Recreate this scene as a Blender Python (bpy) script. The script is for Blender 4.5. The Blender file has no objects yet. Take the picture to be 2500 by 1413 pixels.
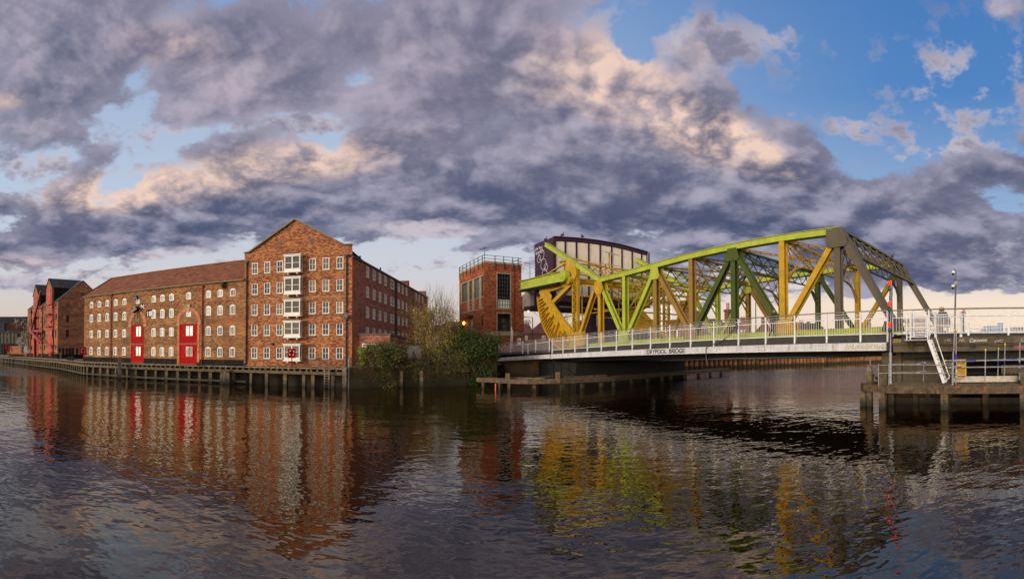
import bpy, bmesh, math, random
import numpy as np
from mathutils import Vector, Matrix, geometry
R = math.radians
random.seed(7)
sc = bpy.context.scene
col = sc.collection
# ------------------------------------------------------------------ camera: stitched panorama taken from the near quay
F, CX, HOR, EYE = 1150.0, 1250.0, 845.0, 3.0      # pixels per radian, centre column, cylinder equator row, eye height over the water
PHI = (1100 - CX) / F
TILT = Matrix.Rotation(20 / F, 3, Vector((math.cos(PHI), -math.sin(PHI), 0)))
cam = bpy.data.cameras.new('camera'); co = bpy.data.objects.new('camera', cam); col.objects.link(co)
cam.type = 'PANO'
P_ = cam if hasattr(cam, 'panorama_type') else cam.cycles
P_.panorama_type = 'CENTRAL_CYLINDRICAL'
P_.central_cylindrical_range_u_min = -CX / F
P_.central_cylindrical_range_u_max = CX / F
P_.central_cylindrical_range_v_min = -(1413 - HOR) / F
P_.central_cylindrical_range_v_max = HOR / F
P_.central_cylindrical_radius = 1.0
cam.clip_start = 0.1; cam.clip_end = 12000
co.matrix_world = Matrix.Translation((0, 0, EYE)) @ (TILT @ Matrix.Rotation(R(90), 3, 'X')).to_4x4()
sc.camera = co
# ------------------------------------------------------------------ sky and sun
SUN_AZ, SUN_EL = 224.0, 11.0
sun = bpy.data.lights.new('sun', 'SUN'); so = bpy.data.objects.new('sun', sun); col.objects.link(so)
sun.energy = 3.0; sun.angle = R(26); sun.color = (1.0, .86, .70)
_sd = Vector((math.sin(R(SUN_AZ)) * math.cos(R(SUN_EL)), math.cos(R(SUN_AZ)) * math.cos(R(SUN_EL)), math.sin(R(SUN_EL))))
so.rotation_euler = _sd.to_track_quat('Z', 'Y').to_euler()
sc.view_settings.view_transform = 'Standard'; sc.view_settings.look = 'None'; sc.view_settings.gamma = 1; sc.view_settings.exposure = 0
world = bpy.data.worlds.new('World'); sc.world = world; world.use_nodes = True
wn = world.node_tree; wn.nodes.clear()
def _n(t, **k):
    n = wn.nodes.new(t)
    for a, v in k.items(): setattr(n, a, v)
    return n
def _m(op, a, b=None, c=None, clamp=False):
    n = _n('ShaderNodeMath', operation=op, use_clamp=clamp)
    for i, v in enumerate((a, b, c)):
        if v is None: continue
        if hasattr(v, 'links'): wn.links.new(v, n.inputs[i])
        else: n.inputs[i].default_value = v
    return n.outputs[0]
def _ss(x, lo, hi):
    n = _n('ShaderNodeMapRange', interpolation_type='SMOOTHSTEP'); wn.links.new(x, n.inputs[0]); n.inputs[1].default_value = lo; n.inputs[2].default_value = hi
    return n.outputs[0]
def _mix(f, a, b, mode='MIX'):
    n = _n('ShaderNodeMix', data_type='RGBA', blend_type=mode)
    for s_, v in ((n.inputs[0], f), (n.inputs[6], a), (n.inputs[7], b)):
        if hasattr(v, 'links'): wn.links.new(v, s_)
        elif isinstance(v, tuple): s_.default_value = (*v, 1)
        else: s_.default_value = v
    return n.outputs[2]
def _ramp(x, stops):
    r = _n('ShaderNodeValToRGB'); wn.links.new(x, r.inputs[0]); e = r.color_ramp.elements
    while len(e) < len(stops): e.new(.5)
    for el, (p, c) in zip(e, stops): el.position = p; el.color = (*c, 1)
    return r.outputs[0]
_tc = _n('ShaderNodeTexCoord'); _sep = _n('ShaderNodeSeparateXYZ'); wn.links.new(_tc.outputs['Generated'], _sep.inputs[0])
dx, dy, dz = _sep.outputs
az = _m('ARCTAN2', dx, dy)                                   # bearing, 0 straight ahead
hr = _m('SQRT', _m('ADD', _m('MULTIPLY', dx, dx), _m('MULTIPLY', dy, dy)))
el = _m('DIVIDE', dz, _m('MAXIMUM', hr, .02))                # tangent of the elevation
elc = _m('MAXIMUM', el, 0.0)
def blob(x, y, rx, ry, rot=0.0):
    """soft cloud bank: bearing and height given on the panorama's own scale"""
    u0, v0 = (x - 1250) / 1150, (858 - y) / 1150; a, b = rx / 1150, ry / 1150; c, s = math.cos(R(rot)), math.sin(R(rot))
    du = _m('SUBTRACT', az, u0); dv = _m('SUBTRACT', el, v0)
    p = _m('ADD', _m('MULTIPLY', du, c / a), _m('MULTIPLY', dv, s / a)); q = _m('ADD', _m('MULTIPLY', du, -s / b), _m('MULTIPLY', dv, c / b))
    return _m('EXPONENT', _m('MULTIPLY', _m('ADD', _m('MULTIPLY', p, p), _m('MULTIPLY', q, q)), -1.0))
def total(lst):
    acc = None
    for (x, y, rx, ry, rot, amp) in lst:
        t = _m('MULTIPLY', blob(x, y, rx, ry, rot), amp); acc = t if acc is None else _m('ADD', acc, t)
    return acc
COVER = [(2160, 130, 330, 210, 0, -.95), (1640, 20, 200, 90, 0, -.55), (1560, 110, 100, 70, 0, -.25), (2420, 120, 170, 170, 0, -.12), (1890, 85, 60, 40, 0, .40), (1690, 110, 60, 60, 0, .35), (1480, 60, 120, 60, 30, .3),
         (1000, 690, 330, 75, 0, -.95), (1010, 640, 150, 40, 0, -.3), (1250, 510, 1000, 55, 0, .50), (300, 590, 320, 38, 2, .42), (2150, 650, 420, 45, -3, .38), (1020, 555, 150, 30, -5, -.30), (130, 745, 330, 55, 0, -.75), (400, 640, 240, 34, 4, -.75), (2050, 785, 700, 50, 2, -.9), (2330, 640, 260, 40, -4, .35), (1350, 745, 300, 70, 0, -.5),
         (790, 295, 130, 46, 10, -.75), (480, 310, 180, 34, 12, -.62), (420, 25, 140, 40, 15, -.6), (110, 385, 130, 60, 30, -.55), (890, 185, 80, 50, 30, -.5), (330, 175, 60, 30, 30, -.3), (620, 290, 80, 25, 20, -.3), (30, 440, 90, 40, 0, -.25),
         (1010, 540, 200, 30, -5, -.42), (2420, 640, 120, 22, -10, -.45), (2330, 320, 200, 80, 0, -.5), (2230, 470, 70, 50, 30, -.12),
         (1500, 430, 620, 110, -6, .42), (800, 470, 500, 60, 4, .32), (250, 110, 420, 120, 10, .42), (760, 120, 200, 120, 0, .3), (1130, 170, 230, 190, 0, .38), (2050, 570, 480, 90, -8, .45), (1960, 360, 230, 60, -40, .30), (2420, 430, 150, 40, 0, .3), (1730, 260, 150, 90, -30, .35), (1420, 250, 170, 90, 0, .3), (1740, 370, 120, 60, -20, .35),
         (280, 560, 360, 38, 8, .32), (100, 250, 150, 70, 0, .25), (30, 610, 120, 25, 0, .1)]
cov = total(COVER)
inv = _m('DIVIDE', 1.0, _m('ADD', elc, .22))
def cloudn(dv=0.0, scale=1.35, det=9, rough=.56, du=0.0, seed=3.7, warp=.35):
    i2 = _m('DIVIDE', 1.0, _m('ADD', _m('ADD', elc, dv), .22))
    cx = _m('MULTIPLY', _m('DIVIDE', dx, _m('MAXIMUM', hr, .02)), i2); cy = _m('MULTIPLY', _m('DIVIDE', dy, _m('MAXIMUM', hr, .02)), i2)
    cv = _n('ShaderNodeCombineXYZ'); wn.links.new(_m('ADD', cx, seed + du), cv.inputs[0]); wn.links.new(cy, cv.inputs[1])
    t = _n('ShaderNodeTexNoise'); t.inputs['Scale'].default_value = scale; t.inputs['Detail'].default_value = det; t.inputs['Roughness'].default_value = rough; t.inputs['Distortion'].default_value = warp
    wn.links.new(cv.outputs[0], t.inputs['Vector']); return t.outputs['Fac']
n0 = cloudn(scale=2.9, det=12, rough=.61, warp=.12); n1 = cloudn(.026, scale=2.9, det=5, rough=.55, du=-.035, warp=.12); n0s = cloudn(scale=2.9, det=5, rough=.55, warp=.12)
big = cloudn(scale=.6, det=3, seed=9.0, warp=0)
fine = cloudn(scale=8.0, det=6, rough=.7, seed=5.0, warp=.3)
shape = _m('ADD', _m('MULTIPLY', _m('SUBTRACT', n0, .5), 3.0), _m('MULTIPLY', _m('SUBTRACT', big, .5), .9))
dens = _m('ADD', shape, _m('ADD', _m('SUBTRACT', cov, _m('MULTIPLY', _m('SUBTRACT', 1.0, _ss(el, .055, .145)), 1.1)), .165))
cl = _ss(dens, -.09, .17); thick = _ss(dens, .02, .60)
slope = _m('SUBTRACT', n0s, n1)
warmM = total([(430, 440, 330, 60, 6, 1.0), (250, 480, 160, 40, 0, .6), (1560, 240, 280, 80, -28, 1.5), (1800, 330, 200, 50, -30, 1.0), (1330, 210, 180, 70, 0, .5), (760, 380, 200, 45, 0, .9), (620, 190, 220, 130, 10, .4), (400, 90, 160, 60, 0, .7), (1480, 90, 120, 80, 0, .6), (1690, 110, 90, 90, 0, .5), (2120, 280, 120, 50, -30, .5), (10, 240, 60, 30, 0, .8), (60, 640, 160, 30, 0, .5), (1880, 90, 100, 60, 0, .7), (2350, 80, 200, 120, 0, .3), (1000, 320, 200, 60, 0, .4)])
form = _ss(slope, -.13, .26)
lit = _m('MULTIPLY', _m('MULTIPLY', _m('POWER', form, 1.3), _m('ADD', .34, _m('MULTIPLY', warmM, 1.35))), _m('ADD', .6, _m('MULTIPLY', fine, .8)), clamp=True)
edge = _m('SUBTRACT', 1.0, thick)
lit = _m('MAXIMUM', lit, _m('MULTIPLY', _m('MULTIPLY', edge, .75), _m('ADD', .42, warmM)), clamp=True)
# clear sky by elevation and bearing
right = _ss(az, -.2, .95)
clearL = _ramp(el, [(0.0, (.56, .44, .34)), (.09, (.60, .53, .48)), (.17, (.55, .56, .60)), (.30, (.46, .54, .66)), (.55, (.33, .43, .60)), (.9, (.12, .24, .50))])
clearR = _ramp(el, [(0.0, (.84, .64, .45)), (.10, (.84, .70, .56)), (.17, (.56, .55, .58)), (.30, (.26, .38, .58)), (.55, (.075, .21, .48)), (.9, (.05, .16, .42))])
clear = _mix(right, clearL, clearR)
n3 = cloudn(scale=4.2, det=8, rough=.62, seed=13.0, warp=.1)
tone = _m('ADD', _m('MULTIPLY', form, .40), _m('ADD', _m('MULTIPLY', n0, .55), _m('ADD', _m('MULTIPLY', fine, .30), _m('MULTIPLY', n3, .75))))
darkc = _mix(_ss(tone, .72, 1.34), (.060, .080, .145), (.370, .345, .425))
darkc = _mix(_m('MULTIPLY', _ss(big, .40, .66), _m('MULTIPLY', fine, .5)), darkc, (.29, .24, .30))
warmc = _mix(_m('MULTIPLY', _ss(warmM, .15, .9), _m('ADD', .45, _m('MULTIPLY', fine, .9)), clamp=True), (.38, .37, .47), (.80, .58, .47))
darkc = _mix(1.0, darkc, _mix(_ss(el, .22, .62), (.88, .92, 1.0), (1.28, 1.22, 1.20)), 'MULTIPLY')
cloudc = _mix(lit, darkc, warmc)
n2 = cloudn(scale=5.2, det=9, rough=.62, seed=21.0, warp=.1)
m2 = total([(300, 665, 420, 26, 2, .13), (1300, 640, 330, 26, 0, .14), (1850, 715, 520, 24, 3, .15), (1690, 115, 80, 60, 0, .17), (1890, 85, 90, 50, 0, .17), (1440, 70, 90, 90, 0, .15), (2100, 300, 90, 40, 0, .15), (1000, 540, 230, 36, 0, .10), (1020, 545, 240, 34, -3, .26), (2380, 600, 260, 70, -8, .24), (440, 605, 260, 26, 3, .22), (2380, 180, 220, 150, 0, .16), (820, 290, 160, 50, 0, .14), (470, 310, 220, 50, 8, .15), (100, 390, 130, 70, 0, .16), (430, 40, 200, 40, 0, .12), (1650, 70, 230, 90, 0, .12), (30, 690, 130, 30, 0, .2), (2300, 380, 200, 60, 0, .14), (900, 190, 80, 60, 0, .14), (2000, 180, 160, 90, 0, .05)])
cl2 = _ss(_m('ADD', n2, m2), .60, .72)
c2 = _mix(_ss(_m('ADD', n2, _m('MULTIPLY', warmM, .15)), .5, .72), (.50, .46, .52), (.20, .20, .29))
clear2 = _mix(_m('MULTIPLY', cl2, _m('MULTIPLY', m2, 9.0, clamp=True)), clear, c2)
hole = _m('MULTIPLY', _ss(_m('ADD', _m('SUBTRACT', 1.0, n2), m2), .60, .74), _m('MULTIPLY', _m('SUBTRACT', 1.0, thick), _m('MULTIPLY', m2, 3.0, clamp=True)), clamp=True)
front = _mix(_m('MULTIPLY', cl, _m('SUBTRACT', 1.0, hole)), clear2, cloudc)
# behind the viewer: the bright evening side of the sky that lights the facades
_sky = _n('ShaderNodeTexSky', sky_type='NISHITA', sun_disc=False); _sky.sun_elevation = R(SUN_EL); _sky.sun_rotation = R(SUN_AZ)
_gd = (math.sin(R(196)), math.cos(R(196)))
cs_ = _m('ADD', _m('MULTIPLY', dx, _gd[0]), _m('MULTIPLY', dy, _gd[1]))
back = _ss(cs_, .0, .7)
glow = _ramp(el, [(0.0, (1.4, 1.1, .82)), (.25, (1.2, 1.02, .86)), (.7, (.85, .82, .84)), (1.0, (.55, .60, .72))])
skyb = _mix(.75, _mix(1.0, _sky.outputs[0], (.12, .12, .12), 'MULTIPLY'), glow)
bcl = _mix(_m('MULTIPLY', cl, .45), skyb, (.55, .48, .46))
front = _mix(_ss(el, .78, 1.5), front, (.24, .24, .28))
allc = _mix(back, front, bcl)
_bg = _n('ShaderNodeBackground'); _out = _n('ShaderNodeOutputWorld'); wn.links.new(_bg.outputs[0], _out.inputs[0])
wn.links.new(allc, _bg.inputs[0]); _bg.inputs[1].default_value = 1.12
world.cycles.sampling_method = 'MANUAL'; world.cycles.sample_map_resolution = 512

sc.render.engine = 'CYCLES'
sc.cycles.max_bounces = 6; sc.cycles.diffuse_bounces = 2; sc.cycles.glossy_bounces = 3
sc.cycles.use_denoising = True

# ------------------------------------------------------------------ frames
def ray(px, py):
    th = (px - CX) / F
    return TILT @ Vector((math.sin(th), math.cos(th), (HOR - py) / F))
def W(px, d, z=0.0):                      # a point on the bearing of column px, d metres off
    r = ray(px, HOR); r = Vector((r.x, r.y)).normalized() * d
    return Vector((r.x, r.y, z))
class Fr:                                  # upright plane frame: o origin, u along it, n away from the viewer
    def __init__(s, o, u):
        s.o = Vector((o[0], o[1])); s.u = Vector((u[0], u[1])).normalized(); s.n = Vector((-s.u.y, s.u.x))
    def p(s, t, z, off=0.0):
        q = s.o + s.u * t + s.n * off
        return Vector((q.x, q.y, z))
    def hit(s, px, py, off=0.0):
        r = ray(px, py); r2 = Vector((r.x, r.y))
        k = (s.o.dot(s.n) + off) / r2.dot(s.n)
        q = r2 * k
        return (q - s.o).dot(s.u), EYE + r.z * k
    def hitt(s, px, py, t):                # meets the upright plane of constant t: gives (off, z)
        r = ray(px, py); r2 = Vector((r.x, r.y))
        k = (s.o.dot(s.u) + t) / r2.dot(s.u)
        return (r2 * k - s.o).dot(s.n), EYE + r.z * k
    def T(s, px, off=0.0): return s.hit(px, HOR, off)[0]
    def Z(s, px, py, off=0.0): return s.hit(px, py, off)[1]
def fr_norm(px0, D, pxo=None):             # frame whose wall faces column px0 at distance D
    th = (px0 - CX) / F
    n = Vector((math.sin(th), math.cos(th)))
    return Fr(n * D, (n.y, -n.x))
def fr_pts(a, b): return Fr((a.x, a.y), (b.x - a.x, b.y - a.y))

# ------------------------------------------------------------------ mesh builder
ORG = {}
SPLIT = dict(packing_blocks=('packing_block', 100), springer_stones=('springer_stone', 9), door_jamb=('door_jamb_pier', 9), parapet_upstand=('firewall_upstand', 9), roof_vent=('roof_vent_pipe', 9), lucam_cheek=('lucam_side', 9),
             white_band=('ring_band', 9), fascia_bolts=('fascia_bolt', 90), name_studs=('name_stud', 20), concrete_pad=('concrete_pad_block', 9), landing_bracket=('landing_bracket_arm', 9), tube_clamp=('tube_clamp_piece', 9),
             coupler=('coupler_clip', 9), chimney_pot=('clay_pot', 9), tail_light=('tail_light_lens', 9), small_panes=('small_pane', 9), tube_sleeves=('tube_sleeve', 9), plinth=('plinth_wall', 9))
class MB:
    def __init__(s): s.v = []; s.f = []
    def add(s, vs, fs):
        k = len(s.v); s.v += [Vector(v) for v in vs]; s.f += [tuple(i + k for i in f) for f in fs]
        return s
    def hexa(s, p):   # 8 pts: bottom ring 0-3, top ring 4-7
        return s.add(p, [(0, 3, 2, 1), (4, 5, 6, 7), (0, 1, 5, 4), (1, 2, 6, 5), (2, 3, 7, 6), (3, 0, 4, 7)])
    def box(s, fr, t0, t1, z0, z1, o0, o1):
        a = [fr.p(t0, z0, o0), fr.p(t1, z0, o0), fr.p(t1, z0, o1), fr.p(t0, z0, o1)]
        b = [fr.p(t0, z1, o0), fr.p(t1, z1, o0), fr.p(t1, z1, o1), fr.p(t0, z1, o1)]
        return s.hexa(a + b)
    def bar(s, p, q, w, h, up=(0, 0, 1)):
        p = Vector(p); q = Vector(q); d = (q - p)
        if d.length < 1e-6: return s
        d.normalize(); up = Vector(up)
        sd = d.cross(up)
        if sd.length < 1e-3: sd = d.cross(Vector((1, 0, 0)))
        sd.normalize(); u2 = sd.cross(d).normalized()
        a = sd * (w / 2); b = u2 * (h / 2)
        return s.hexa([p - a - b, p + a - b, q + a - b, q - a - b, p - a + b, p + a + b, q + a + b, q - a + b])
    def tube(s, p, q, r, n=8, r2=None):
        p = Vector(p); q = Vector(q); d = (q - p).normalized(); r2 = r if r2 is None else r2
        a = d.cross(Vector((0, 0, 1)))
        if a.length < 1e-3: a = Vector((1, 0, 0))
        a.normalize(); b = d.cross(a)
        vs = []
        for c, rr in ((p, r), (q, r2)):
            for i in range(n):
                t = 2 * math.pi * i / n; vs.append(c + a * (math.cos(t) * rr) + b * (math.sin(t) * rr))
        fs = [(i, (i + 1) % n, n + (i + 1) % n, n + i) for i in range(n)]
        fs += [tuple(range(n - 1, -1, -1)), tuple(range(n, 2 * n))]
        return s.add(vs, fs)
    def path(s, pts, r, n=6):
        for a, b in zip(pts, pts[1:]): s.tube(a, b, r, n)
        return s
    def prism(s, poly, vec):               # flat polygon pushed along vec
        vec = Vector(vec); n = len(poly); poly = [Vector(p) for p in poly]
        tris = geometry.tessellate_polygon([poly])
        vs = poly + [p + vec for p in poly]
        fs = [tuple(t) for t in tris] + [tuple(i + n for i in reversed(t)) for t in tris]
        fs += [(i, (i + 1) % n, n + (i + 1) % n, n + i) for i in range(n)]
        return s.add(vs, fs)
    def isec(s, p, q, w, h, side, tf=.045, tw=.06):   # rolled section: flanges face +-side
        p = Vector(p); q = Vector(q); side = Vector(side).normalized()
        d = (q - p).normalized(); up = side.cross(d).normalized()
        for k in (-1, 1):
            o = side * (k * (h / 2 - tf / 2)); s.bar(p + o, q + o, tf, w, up)
        s.bar(p, q, h - 2 * tf, tw, up)
        return s
    def ball(s, c, r, sz=None, n=10, m=6):
        c = Vector(c); sz = sz or (1, 1, 1); vs = []; fs = []
        for j in range(m + 1):
            a = math.pi * j / m
            for i in range(n):
                b = 2 * math.pi * i / n
                vs.append(c + Vector((math.sin(a) * math.cos(b) * r * sz[0], math.sin(a) * math.sin(b) * r * sz[1], math.cos(a) * r * sz[2])))
        for j in range(m):
            for i in range(n):
                fs.append((j * n + i, (j + 1) * n + i, (j + 1) * n + (i + 1) % n, j * n + (i + 1) % n))
        return s.add(vs, fs)
    def build(s, name, mat, parent=None, at=None, smooth=False, **tags):
        if name in SPLIT and parent is not None:
            new, cap = SPLIT[name]; par = list(range(len(s.v)))
            def find(i):
                while par[i] != i: par[i] = par[par[i]]; i = par[i]
                return i
            for f in s.f:
                for i in f[1:]: par[find(i)] = find(f[0])
            grp = {}
            for f in s.f: grp.setdefault(find(f[0]), []).append(f)
            parts = list(grp.values()); parts = parts[::-1]; rest = parts[cap:]; parts = parts[:cap]; o = None
            def sub(fl):
                ids = sorted({i for f in fl for i in f}); mp = {i: k for k, i in enumerate(ids)}; m = MB(); m.v = [s.v[i] for i in ids]; m.f = [tuple(mp[i] for i in f) for f in fl]; return m
            for fl in parts: o = sub(fl).build(new, mat, parent, at, smooth, **tags)
            if rest: q = sub([f for fl in rest for f in fl]).build(new + '_row', mat, parent, at, smooth, **tags); q['kind'] = 'stuff'
            return o
        org = Vector((0, 0, 0)) if parent is None else ORG.get(parent.name, Vector((0, 0, 0)))
        if parent is None and at is not None: org = Vector(at)
        me = bpy.data.meshes.new(name)
        me.from_pydata([tuple(v - org) for v in s.v], [], s.f)
        me.materials.append(mat)
        # metric coordinates laid along each face
        uv = me.uv_layers.new(name='UVMap').data
        nl = len(me.loops)
        k = 0
        Zv = Vector((0, 0, 1))
        V = s.v
        for po in me.polygons:
            n = po.normal
            if abs(n.z) > .985: t = Vector((1, 0, 0)); b = Vector((0, 1, 0))
            else: t = Zv.cross(n).normalized(); b = n.cross(t)
            for li, vi in zip(po.loop_indices, po.vertices):
                c = V[vi]; uv[li].uv = (c.dot(t), c.dot(b))
        if smooth:
            me.polygons.foreach_set('use_smooth', [True] * len(me.polygons))
        o = bpy.data.objects.new(name, me); col.objects.link(o)
        if parent is not None: o.parent = parent
        else: o.location = org
        ORG[o.name] = org
        for k_, v_ in tags.items(): o[k_] = v_
        return o
def thing(name, label, cat, at, group=None):
    o = bpy.data.objects.new(name, None); col.objects.link(o); o.location = at
    o.empty_display_size = .2
    o['label'] = label; o['category'] = cat
    if group: o['group'] = group
    ORG[o.name] = Vector(at)
    return o
def kids(o): return [c for c in bpy.data.objects if c.parent == o]
def dup(o, loc, rotz=0.0, parent=None, label=None, group=None):
    ch = kids(o)
    r = o.copy(); col.objects.link(r); r.location = loc; r.rotation_euler = (0, 0, rotz)
    if parent is not None: r.parent = parent
    if label: r['label'] = label
    if group: r['group'] = group
    for c in ch:
        g = kids(c)
        d = c.copy(); col.objects.link(d); d.parent = r
        for e in g:
            h = e.copy(); col.objects.link(h); h.parent = d
    return r

# ------------------------------------------------------------------ materials
def nodes(name):
    m = bpy.data.materials.new(name); m.use_nodes = True
    nt = m.node_tree; b = nt.nodes['Principled BSDF']
    return m, nt, b
def N(nt, typ, **kw):
    n = nt.nodes.new(typ)
    for k, v in kw.items():
        if k.startswith('_'): n.inputs[k[1:].replace('_', ' ')].default_value = v
        else: setattr(n, k, v)
    return n
def L(nt, a, b): nt.links.new(a, b)
def mixc(nt, fac, a, b, mode='MIX'):
    n = nt.nodes.new('ShaderNodeMix'); n.data_type = 'RGBA'; n.blend_type = mode
    for sck, val in ((n.inputs[0], fac), (n.inputs[6], a), (n.inputs[7], b)):
        if hasattr(val, 'links'): L(nt, val, sck)
        elif isinstance(val, tuple): sck.default_value = (*val[:3], 1)
        else: sck.default_value = val
    return n.outputs[2]
def math_(nt, op, a, b=None, c=None, clamp=False):
    n = nt.nodes.new('ShaderNodeMath'); n.operation = op; n.use_clamp = clamp
    for i, v in enumerate((a, b, c)):
        if v is None: continue
        if hasattr(v, 'links'): L(nt, v, n.inputs[i])
        else: n.inputs[i].default_value = v
    return n.outputs[0]
def ramp(nt, src, stops):
    r = nt.nodes.new('ShaderNodeValToRGB'); L(nt, src, r.inputs[0])
    e = r.color_ramp.elements
    while len(e) < len(stops): e.new(.5)
    for el, (p, c) in zip(e, stops):
        el.position = p; el.color = (*c, 1) if isinstance(c, tuple) else (c, c, c, 1)
    return r.outputs[0]
def noise(nt, vec, scale, detail=4, rough=.6, sx=None):
    n = N(nt, 'ShaderNodeTexNoise'); n.inputs['Scale'].default_value = scale; n.inputs['Detail'].default_value = detail; n.inputs['Roughness'].default_value = rough
    if sx is not None:
        mp = N(nt, 'ShaderNodeMapping'); mp.inputs['Scale'].default_value = sx; L(nt, vec, mp.inputs[0]); vec = mp.outputs[0]
    L(nt, vec, n.inputs['Vector'])
    return n.outputs['Fac']
def bump(nt, b, h, strength=.3, dist=.02):
    n = N(nt, 'ShaderNodeBump'); n.inputs['Strength'].default_value = strength; n.inputs['Distance'].default_value = dist
    L(nt, h, n.inputs['Height']); L(nt, n.outputs[0], b.inputs['Normal'])
def geo(nt): return N(nt, 'ShaderNodeNewGeometry').outputs['Position']
def uvn(nt): return N(nt, 'ShaderNodeUVMap').outputs[0]
def mix3(nt, v, lo, mid, hi, a=.3, b=.7): return ramp(nt, v, [(a, lo), ((a + b) / 2, mid), (b, hi)])
def plain(name, c, rough=.6, metal=0, var=.25, scale=3.0, bmp=.15, c2=None, spec=.5):
    m, nt, b = nodes(name); p = geo(nt)
    n1 = noise(nt, p, scale, 5)
    c2 = c2 or tuple(x * (1 - var * 1.4) for x in c)
    hi = tuple(min(1, x * (1 + var * .6)) for x in c)
    L(nt, mix3(nt, n1, c2, c, hi), b.inputs['Base Color'])
    b.inputs['Roughness'].default_value = rough; b.inputs['Metallic'].default_value = metal
    b.inputs['Specular IOR Level'].default_value = spec
    if bmp: bump(nt, b, noise(nt, p, scale * 8, 3), bmp, .01)
    return m
def brickmat(name, lo, mid, hi, mortar, bw=.24, bh=.085, patch=.5, soot=(.05, .035, .03), sootamt=.35, msize=.012, orange=None, kf=.8, kb=.42, fs=4.5, fa=2.2):
    m, nt, b = nodes(name); u = uvn(nt); p = geo(nt)
    br = N(nt, 'ShaderNodeTexBrick'); L(nt, u, br.inputs['Vector'])
    br.inputs['Scale'].default_value = 1; br.inputs['Brick Width'].default_value = bw; br.inputs['Row Height'].default_value = bh
    br.inputs['Mortar Size'].default_value = msize; br.inputs['Mortar Smooth'].default_value = .2; br.inputs['Bias'].default_value = 0
    br.inputs['Color1'].default_value = (0, 0, 0, 1); br.inputs['Color2'].default_value = (1, 1, 1, 1); br.inputs['Mortar'].default_value = (.5, .5, .5, 1)
    # per brick tone, broken by fine and broad mottling
    fine = noise(nt, u, fs, 4, .9, (1.0, fa, 1))
    broad = noise(nt, u, patch, 5, .65, (.7, 1.4, 1))
    v = math_(nt, 'ADD', math_(nt, 'MULTIPLY', br.outputs['Color'], kb), math_(nt, 'ADD', math_(nt, 'MULTIPLY', fine, kf), math_(nt, 'MULTIPLY', broad, .62)))
    c = ramp(nt, v, [(.64, lo), (.90, mid), (1.12, hi)])
    if orange:
        pm = ramp(nt, noise(nt, u, .33, 4, .7, (.5, 1.6, 1)), [(.5, 0.0), (.62, 1.0)])
        c = mixc(nt, pm, c, mixc(nt, .75, c, orange))
    c = mixc(nt, math_(nt, 'MULTIPLY', br.outputs['Fac'], .55), c, mortar)
    sm = ramp(nt, noise(nt, u, .8, 6, .75, (.45, 1.6, 1)), [(.42, sootamt), (.58, 0.0)])
    c = mixc(nt, sm, c, soot)
    L(nt, c, b.inputs['Base Color']); b.inputs['Roughness'].default_value = .9; b.inputs['Specular IOR Level'].default_value = .2
    bump(nt, b, math_(nt, 'SUBTRACT', fine, br.outputs['Fac']), .6, .012)
    return m
def paint(name, c, dirt=.35, rough=.45, dirtc=(.05, .035, .02), rust=.25):
    m, nt, b = nodes(name); p = geo(nt)
    n1 = noise(nt, p, 1.3, 6, .65); n2 = noise(nt, p, 4, 5, .7, (1, 1, .25))
    cc = mixc(nt, ramp(nt, n1, [(.3, dirt), (.62, 0.0)]), c, tuple(x * .45 for x in c))
    cc = mixc(nt, ramp(nt, n2, [(.54, 0.0), (.72, rust)]), cc, dirtc)
    # rows of rivet heads
    v = N(nt, 'ShaderNodeTexVoronoi'); v.inputs['Scale'].default_value = 7.0; v.inputs['Randomness'].default_value = 0.0; L(nt, uvn(nt), v.inputs['Vector'])
    dot = ramp(nt, v.outputs['Distance'], [(.12, 1.0), (.2, 0.0)])
    cc = mixc(nt, math_(nt, 'MULTIPLY', dot, .35), cc, tuple(x * .3 for x in c))
    L(nt, cc, b.inputs['Base Color']); b.inputs['Roughness'].default_value = rough; b.inputs['Specular IOR Level'].default_value = .3
    bump(nt, b, math_(nt, 'ADD', n1, dot), .25, .012)
    return m
def glassmat(name, c, c2, rough=.06, thr=.5):
    m, nt, b = nodes(name)
    oi = N(nt, 'ShaderNodeObjectInfo'); p = geo(nt)
    w = noise(nt, p, 5.0, 2, .5, (1, 1, .12))
    f = math_(nt, 'GREATER_THAN', oi.outputs['Random'], thr)
    cc = mixc(nt, f, c, c2)
    rv = math_(nt, 'FRACT', math_(nt, 'MULTIPLY', oi.outputs['Random'], 17.3))
    cc = mixc(nt, math_(nt, 'MULTIPLY', rv, .7), cc, tuple(x * .25 for x in c2))
    cc = mixc(nt, ramp(nt, w, [(.42, 0.0), (.60, .5)]), cc, tuple(x * .45 for x in c))
    L(nt, cc, b.inputs['Base Color']); b.inputs['Roughness'].default_value = rough
    b.inputs['Specular IOR Level'].default_value = .6; b.inputs['IOR'].default_value = 1.5
    bump(nt, b, noise(nt, p, .7, 1), .04, .05)
    return m
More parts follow.
